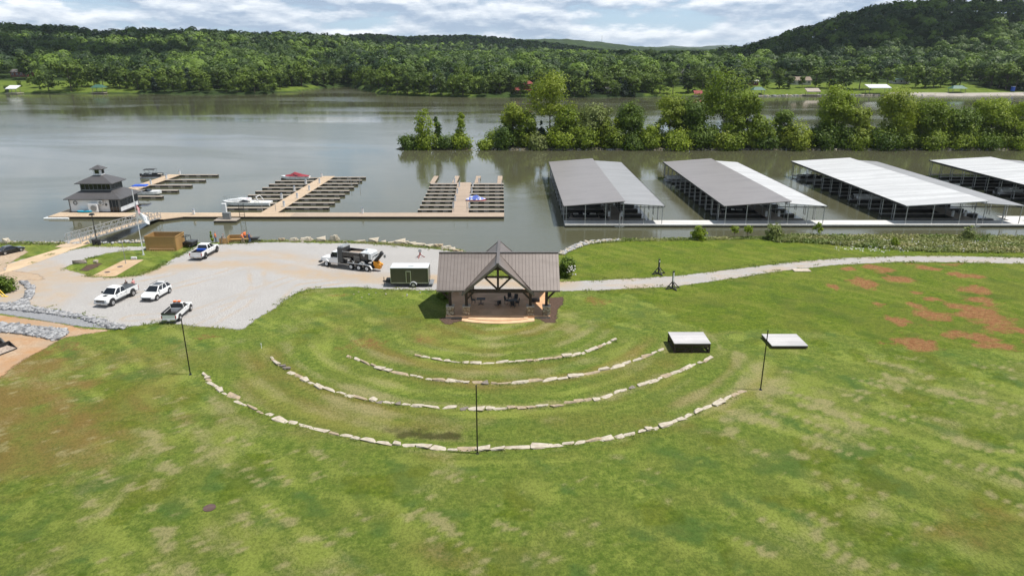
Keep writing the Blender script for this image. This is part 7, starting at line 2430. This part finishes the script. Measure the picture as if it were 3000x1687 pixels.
fo = fl_.build('bloom', M['flower'], bpy.data.objects['flowering_shrub'])
bush('shrub', 'low dark shrub tucked under the left eave of the pavilion', at(1112, 752), 1.3, 2.0, 'leaf_dark', 900, 809, .13)
bush('shrub', 'rounded dark green bush at the left edge above the riprap', at(6, 736), 2.2, 3.6, 'leaf_dark', 2400, 810, .14)
bush('sapling', 'thin leafy sapling on the bank beside the first worker', at(534, 611), 1.9, .7, 'leaf_pen', 200, 811, .12, style='spire')


def weeds(label, pts_fn, n, seed, hmin, hmax, leaf='weed', size=.14):
    rng = np.random.default_rng(seed)
    P, h, w = pts_fn(rng, n)
    k = 7
    base = np.repeat(P, k, 0)
    hh = np.repeat(rng.uniform(hmin, hmax, len(P)) * h, k)
    off = rng.normal(size=(len(base), 3)) * np.array([.18, .18, 0])
    off[:, 2] = rng.uniform(.05, 1, len(base)) * hh
    Pp = base + off
    patch_ = np.repeat(np.clip(fbm(P[:, 0] * .25, P[:, 1] * .6, seed) * 1.7 - .35 + rng.uniform(-.15, .15, len(P)), 0, 1), k)
    Nn = rng.normal(size=Pp.shape) * .6 + np.array([0, -.3, .5])
    V, Fq, ti = leaf_quads(Pp, Nn, size * rng.uniform(.5, 1.4, len(Pp)), patch_, rng)
    o = link('weeds', np_mesh('weeds', V, Fq, M[leaf], {'tint': ti}))
    return tag(o, label, 'weeds', None, 'stuff')


def bank_pts(x0, x1, depth, grow=None):
    def fn(rng, n):
        x = rng.uniform(x0, x1, n)
        dpt = rng.uniform(-1.6, 1, n) ** 1 * 1.0
        dd = rng.uniform(-1.8, depth, n) * (0.35 + 0.65 * sstep(x0, x0 + 25, x) if grow else 1)
        y = shore_y(x) - dd
        z = -4.6 * (1 - sstep(-7.5, .6, dd))
        return np.stack([x, y, z], 1), 0.45 + 0.75 * fbm(x * .3, y * .5, 5), None
    return fn


weeds('tall mixed weeds and wildflowers along the right bank', bank_pts(44, 118, 9.5, True), 9000, 41, .25, 1.0)
weeds('rough grass fringe along the lake edge right of the pavilion', bank_pts(13, 48, 1.2), 1500, 42, .15, .5, size=.11)
weeds('rough grass fringe along the lake edge of the gravel lot', bank_pts(-47, -8, .9), 1500, 43, .1, .35, size=.1)
weeds('rough grass fringe along the lake edge at the left', bank_pts(-100, -74, 1.0), 1300, 44, .15, .5, size=.12)
M['tuft'] = leafmat('grass_tufts', (0.085, 0.145, 0.018), (0.26, 0.27, 0.08), 0.25, 0.0)


def line_pts(pts, spread, closed=False):
    def fn(rng, n):
        P_ = [(p[0], p[1]) for p in pts] + ([(pts[0][0], pts[0][1])] if closed else [])
        a, b = np.array(P_[:-1]), np.array(P_[1:])
        L = np.hypot(*(b - a).T)
        k = rng.choice(len(a), n, p=L / L.sum())
        t = rng.uniform(0, 1, (n, 1))
        q = a[k] + (b[k] - a[k]) * t + rng.normal(size=(n, 2)) * spread
        keep = fbm(q[:, 0] * .5, q[:, 1] * .5, 19) > .47
        q = q[keep]
        q = q[(np.abs(q[:, 0]) < 110) & (q[:, 1] < shore_y(q[:, 0]) - .5)]
        return np.stack([q[:, 0], q[:, 1], np.full(len(q), .01)], 1), np.ones(len(q)), None
    return fn


weeds('ragged grass tufts creeping into the edges of the gravel lot and road', line_pts(lot, .45, True), 3600, 51, .03, .12, 'tuft', .07)
weeds('grass tufts creeping in round the rim of the grass island', line_pts(island, .35, True), 1200, 52, .03, .12, 'tuft', .07)
for k, (pts_, lab_, grp_) in enumerate(ARCS):
    weeds('sparse grass at the foot of the stones in the %s stone arc' % ['outermost', 'second', 'third', 'innermost'][k], line_pts([at(*p) - Vector((0, .34, 0)) for p in pts_], .10), 260, 70 + k, .03, .10, 'tuft', .05)
rng_ = np.random.default_rng(9)
def flower_pts(rng, n):
    x = rng.uniform(52, 100, n)
    y = shore_y(x) - rng.uniform(3, 9.5, n)
    return np.stack([x, y, np.zeros(n)], 1), np.full(n, 1.0), None
fo = weeds('small white wildflowers dotted through the weedy right bank', flower_pts, 260, 45, .3, .6, 'flower', .09)

# ------------------------------------------------------------------ houses and docks across the river
def on_bank(x, y, zoff=0.0):
    for Y in np.arange(545, 900, 1.0):
        q = at_dist(x, y, Y)
        if q.z <= float(hill_z(np.array(q.x / Y), np.array(Y))):
            return Vector((q.x, Y, q.z))
    q = at_dist(x, y, 650)
    return q


def house(label, x, y, w, d, h, rh, wallm, roofm, rz=0.0, gable='x', chimney=False, garage=False):
    p = on_bank(x, y)
    t = thing('house', label, 'house', p, rz)
    MB().box(-w / 2, w / 2, -d / 2, d / 2, -2, h).build('wall', M[wallm], t)
    if gable == 'x':
        MB().prism([(-d / 2 - .6, h), (d / 2 + .6, h), (0, h + rh)], -w / 2 - .5, w / 2 + .5, 'x').build('roof', M[roofm], t)
    else:
        MB().prism([(-w / 2 - .6, h), (w / 2 + .6, h), (0, h + rh)], -d / 2 - .5, d / 2 + .5, 'y').build('roof', M[roofm], t)
    n = max(2, int(w / 4))
    for k in range(n):
        xc = -w / 2 + w * (k + .5) / n
        wn = MB().box(xc - .7, xc + .7, -d / 2 - .06, -d / 2 + .02, h * .35, h * .8).build('window', M['dark_glass'], t)
        MB().box(xc - .85, xc - .7, -d / 2 - .09, -d / 2 - .01, h * .33, h * .82).box(xc + .7, xc + .85, -d / 2 - .09, -d / 2 - .01, h * .33, h * .82).box(xc - .7, xc + .7, -d / 2 - .09, -d / 2 - .01, h * .8, h * .84).build('frame', M['pedestal'], wn)
    MB().box(-.5, .5, -d / 2 - .08, -d / 2 + .02, 0, 2.0).build('door', M['trim_grey'], t) if n % 2 == 0 else None
    if chimney:
        MB().box(w * .22, w * .22 + 1, -.5, .5, h, h + rh + 1.4).build('chimney', M['brick'], t)
    return t


house('red brick house with a grey roof among the trees on the far left bank', 57, 193, 17, 9, 4.2, 2.6, 'brick', 'shingle')
house('pale house half hidden by trees above the far left lawn', 345, 172, 14, 9, 3.5, 2.2, 'siding_pale', 'shingle')
house('brown roofed house peeping out behind the tall airy spit tree', 1400, 197, 13, 9, 6.0, 3.2, 'siding_pale', 'shingle_tan')
house('grey gabled house with a steep roof and cupola among the right bank trees', 1722, 205, 13, 10, 6.0, 4.5, 'siding_pale', 'shingle', gable='y', chimney=True)
house('low dark house with a flat white edged roof on the right bank', 1881, 214, 15, 9, 3.2, 1.0, 'brick', 'siding_pale')
house('tan roofed bungalow behind the right bank garden', 2010, 212, 17, 10, 3.2, 3.0, 'siding_pale', 'shingle_tan')
house('white mobile home with a green roof edge on the right bank', 2262, 210, 15, 6, 3.2, .8, 'siding_pale', 'green_roof')
house('pale house with a brown roof high up behind the right bank', 1960, 188, 11, 8, 4, 2, 'siding_pale', 'shingle_tan')
house('small tan cabin at the head of the gravel ramp on the right bank', 2480, 205, 9, 8, 3.0, 1.6, 'siding_pale', 'shingle_tan')


def boathouse(label, x, y, w, d, h, roofm, walls=None, upper=False, flat=False):
    p = at(x, y, WATER_Z)
    t = thing('boathouse', label, 'boathouse', (p.x, p.y, WATER_Z))
    t.scale = (1, 1, 1.55)
    MB().box(-w / 2 - 1, w / 2 + 1, -d / 2 - .8, d / 2 + 2, .3, .6).build('dock_deck', M['finger'], t)
    for sx in (-1, 1):
        for sy in (-1, 1):
            MB().box(sx * w * .46 - .12, sx * w * .46 + .12, sy * d * .44 - .12, sy * d * .44 + .12, -1, h).build('post', M['trim_grey'], t)
    if flat:
        MB().hexa([(-w / 2 - .5, -d / 2 - .5, h), (w / 2 + .5, -d / 2 - .5, h), (w / 2 + .5, d / 2 + .5, h + 1.5), (-w / 2 - .5, d / 2 + .5, h + 1.5)], [(-w / 2 - .5, -d / 2 - .5, h + .3), (w / 2 + .5, -d / 2 - .5, h + .3), (w / 2 + .5, d / 2 + .5, h + 1.8), (-w / 2 - .5, d / 2 + .5, h + 1.8)]).build('roof', M[roofm], t)
    else:
        MB().hexa([(-w / 2 - .7, -d / 2 - .7, h), (w / 2 + .7, -d / 2 - .7, h), (w / 2 + .7, d / 2 + .7, h), (-w / 2 - .7, d / 2 + .7, h)], [(-w * .3, -.2, h + 1.5), (w * .3, -.2, h + 1.5), (w * .3, .2, h + 1.5), (-w * .3, .2, h + 1.5)]).build('roof', M[roofm], t)
    if walls:
        MB().box(-w * .42, w * .42, d * .2, d * .42, .6, h).build('wall', M[walls], t)
    if upper:
        MB().box(w * .05, w * .48, -d * .35, d * .35, h + .2, h + 3.0).build('upper_wall', M['red_paint'], t)
        MB().hexa([(w * .0, -d * .45, h + 3), (w * .55, -d * .45, h + 3), (w * .55, d * .45, h + 3), (0, d * .45, h + 3)], [(w * .2, -.2, h + 4.4), (w * .35, -.2, h + 4.4), (w * .35, .2, h + 4.4), (w * .2, .2, h + 4.4)]).build('upper_roof', M['red_roof'], t)
    return t


boathouse('two level boathouse with red metal roofs behind the tall airy spit tree', 1315, 243, 16, 9, 3.2, 'red_roof', 'siding_pale', upper=True)
boathouse('white flat roofed boat dock on the right bank', 2205, 240, 17, 8, 3.6, 'white_paint', flat=True)
boathouse('small white boat lift at the left edge of the far bank', 36, 237, 8, 6, 2.6, 'white_paint', flat=True)
boathouse('green roofed boathouse on the far left bank', 252, 236, 9, 7, 3.2, 'green_roof')
boathouse('small green roofed dock right of the tallest spit tree', 1905, 242, 9, 7, 3.0, 'green_roof')
boathouse('dark open dock with a tall thin mast on the right bank', 2043, 242, 10, 5, 2.0, 'finger', flat=True)
boathouse('green roofed dock with a white landing near the gravel ramp', 2405, 240, 11, 7, 3.4, 'green_roof')
boathouse('small red and grey dock left of the tallest spit tree', 1756, 244, 6, 4, 1.2, 'red_roof', flat=True)
boathouse('small white boat shelter on the bank behind the mid spit', 1533, 243, 6, 5, 3.4, 'siding_pale', 'siding_pale', flat=True)
boathouse('white railed dock behind the tall airy spit tree', 1408, 243, 9, 5, 2.4, 'white_paint', flat=True)
pt_ = thing('portable_toilet', 'blue portable toilet on the pale shore at the far right', 'portable toilet', on_bank(2547, 230))
MB().box(-1.1, 1.1, -1.1, 1.1, 0, 3.6).build('cabin', M['blue_plastic'], pt_)
MB().box(-1.15, 1.15, -1.15, 1.15, 3.6, 3.95).build('roof', M['pedestal'], pt_, bevel=.1)
MB().box(-.7, .7, -1.16, -1.09, .2, 3.2).build('door', M['blue_tarp'], pt_)
tw = thing('radio_mast', 'thin radio mast on the distant wooded ridge', 'mast', at_dist(1514, 103, 3900))
MB().tube((0, 0, -20), (0, 0, 26), 1.1, .5, 6).build('mast', M['steel'], tw)
MB().bar((-2, 0, 20), (2, 0, 20), .6).build('antenna', M['steel'], tw)


# ------------------------------------------------------------------ passing clouds that shade parts of the far hills
M['cloud'] = mat('cloud', (0.85, 0.86, 0.88), 1.0)


def cloud(x, y, rx, ry, seed, z=1500.0):
    """a lumpy cloud standing between the sun and the hillside round (x, y)"""
    rng = np.random.default_rng(seed)
    off = sdir * (z / sdir.z)
    import bmesh
    bm = bmesh.new()
    for k in range(16):
        a, q = rng.uniform(0, 6.28), math.sqrt(rng.uniform(0, 1)) * .8
        r = rng.uniform(.26, .5)
        mtx = Matrix.Translation((x + off.x + rx * q * math.cos(a), y + off.y + ry * q * math.sin(a), z + rng.uniform(-20, 30))) @ Matrix.Diagonal((rx * r, ry * r, 70 * rng.uniform(.6, 1.2), 1))
        bmesh.ops.create_icosphere(bm, subdivisions=3, radius=1.0, matrix=mtx)
    for v in bm.verts:
        n = float(fbm(np.array(v.co.x / 60), np.array(v.co.y / 60), seed)) - .5
        v.co += Vector((n * 60, n * 45, n * 40))
    me = bpy.data.meshes.new('cloud')
    bm.to_mesh(me)
    bm.free()
    me.materials.append(M['cloud'])
    for p in me.polygons:
        p.use_smooth = True
    tag(link('cloud', me), kind='structure')


cloud(-700, 1180, 420, 170, 3)
cloud(-150, 1350, 330, 230, 4)
cloud(560, 985, 260, 120, 5)
cloud(300, 900, 190, 130, 9)
cloud(150, 2150, 800, 420, 6)
cloud(-900, 2200, 500, 400, 7)
cloud(-560, 850, 150, 90, 8)

# ------------------------------------------------------------------ the air
hz = bpy.data.materials.new('haze')
hz.use_nodes = True
ht = hz.node_tree
ht.nodes.clear()
pv = N(ht, 'ShaderNodeVolumePrincipled', {'Color': (0.80, 0.90, 1.0, 1), 'Density': 0.00004, 'Anisotropy': 0.2})
ho = N(ht, 'ShaderNodeOutputMaterial')
ht.links.new(pv.outputs[0], ho.inputs['Volume'])
tag(MB().box(-16000, 16000, -200, 13000, -14, 260).build('haze', hz), kind='stuff')

print('objects', len(bpy.data.objects), 'polys', sum(len(m.polygons) for m in bpy.data.meshes))
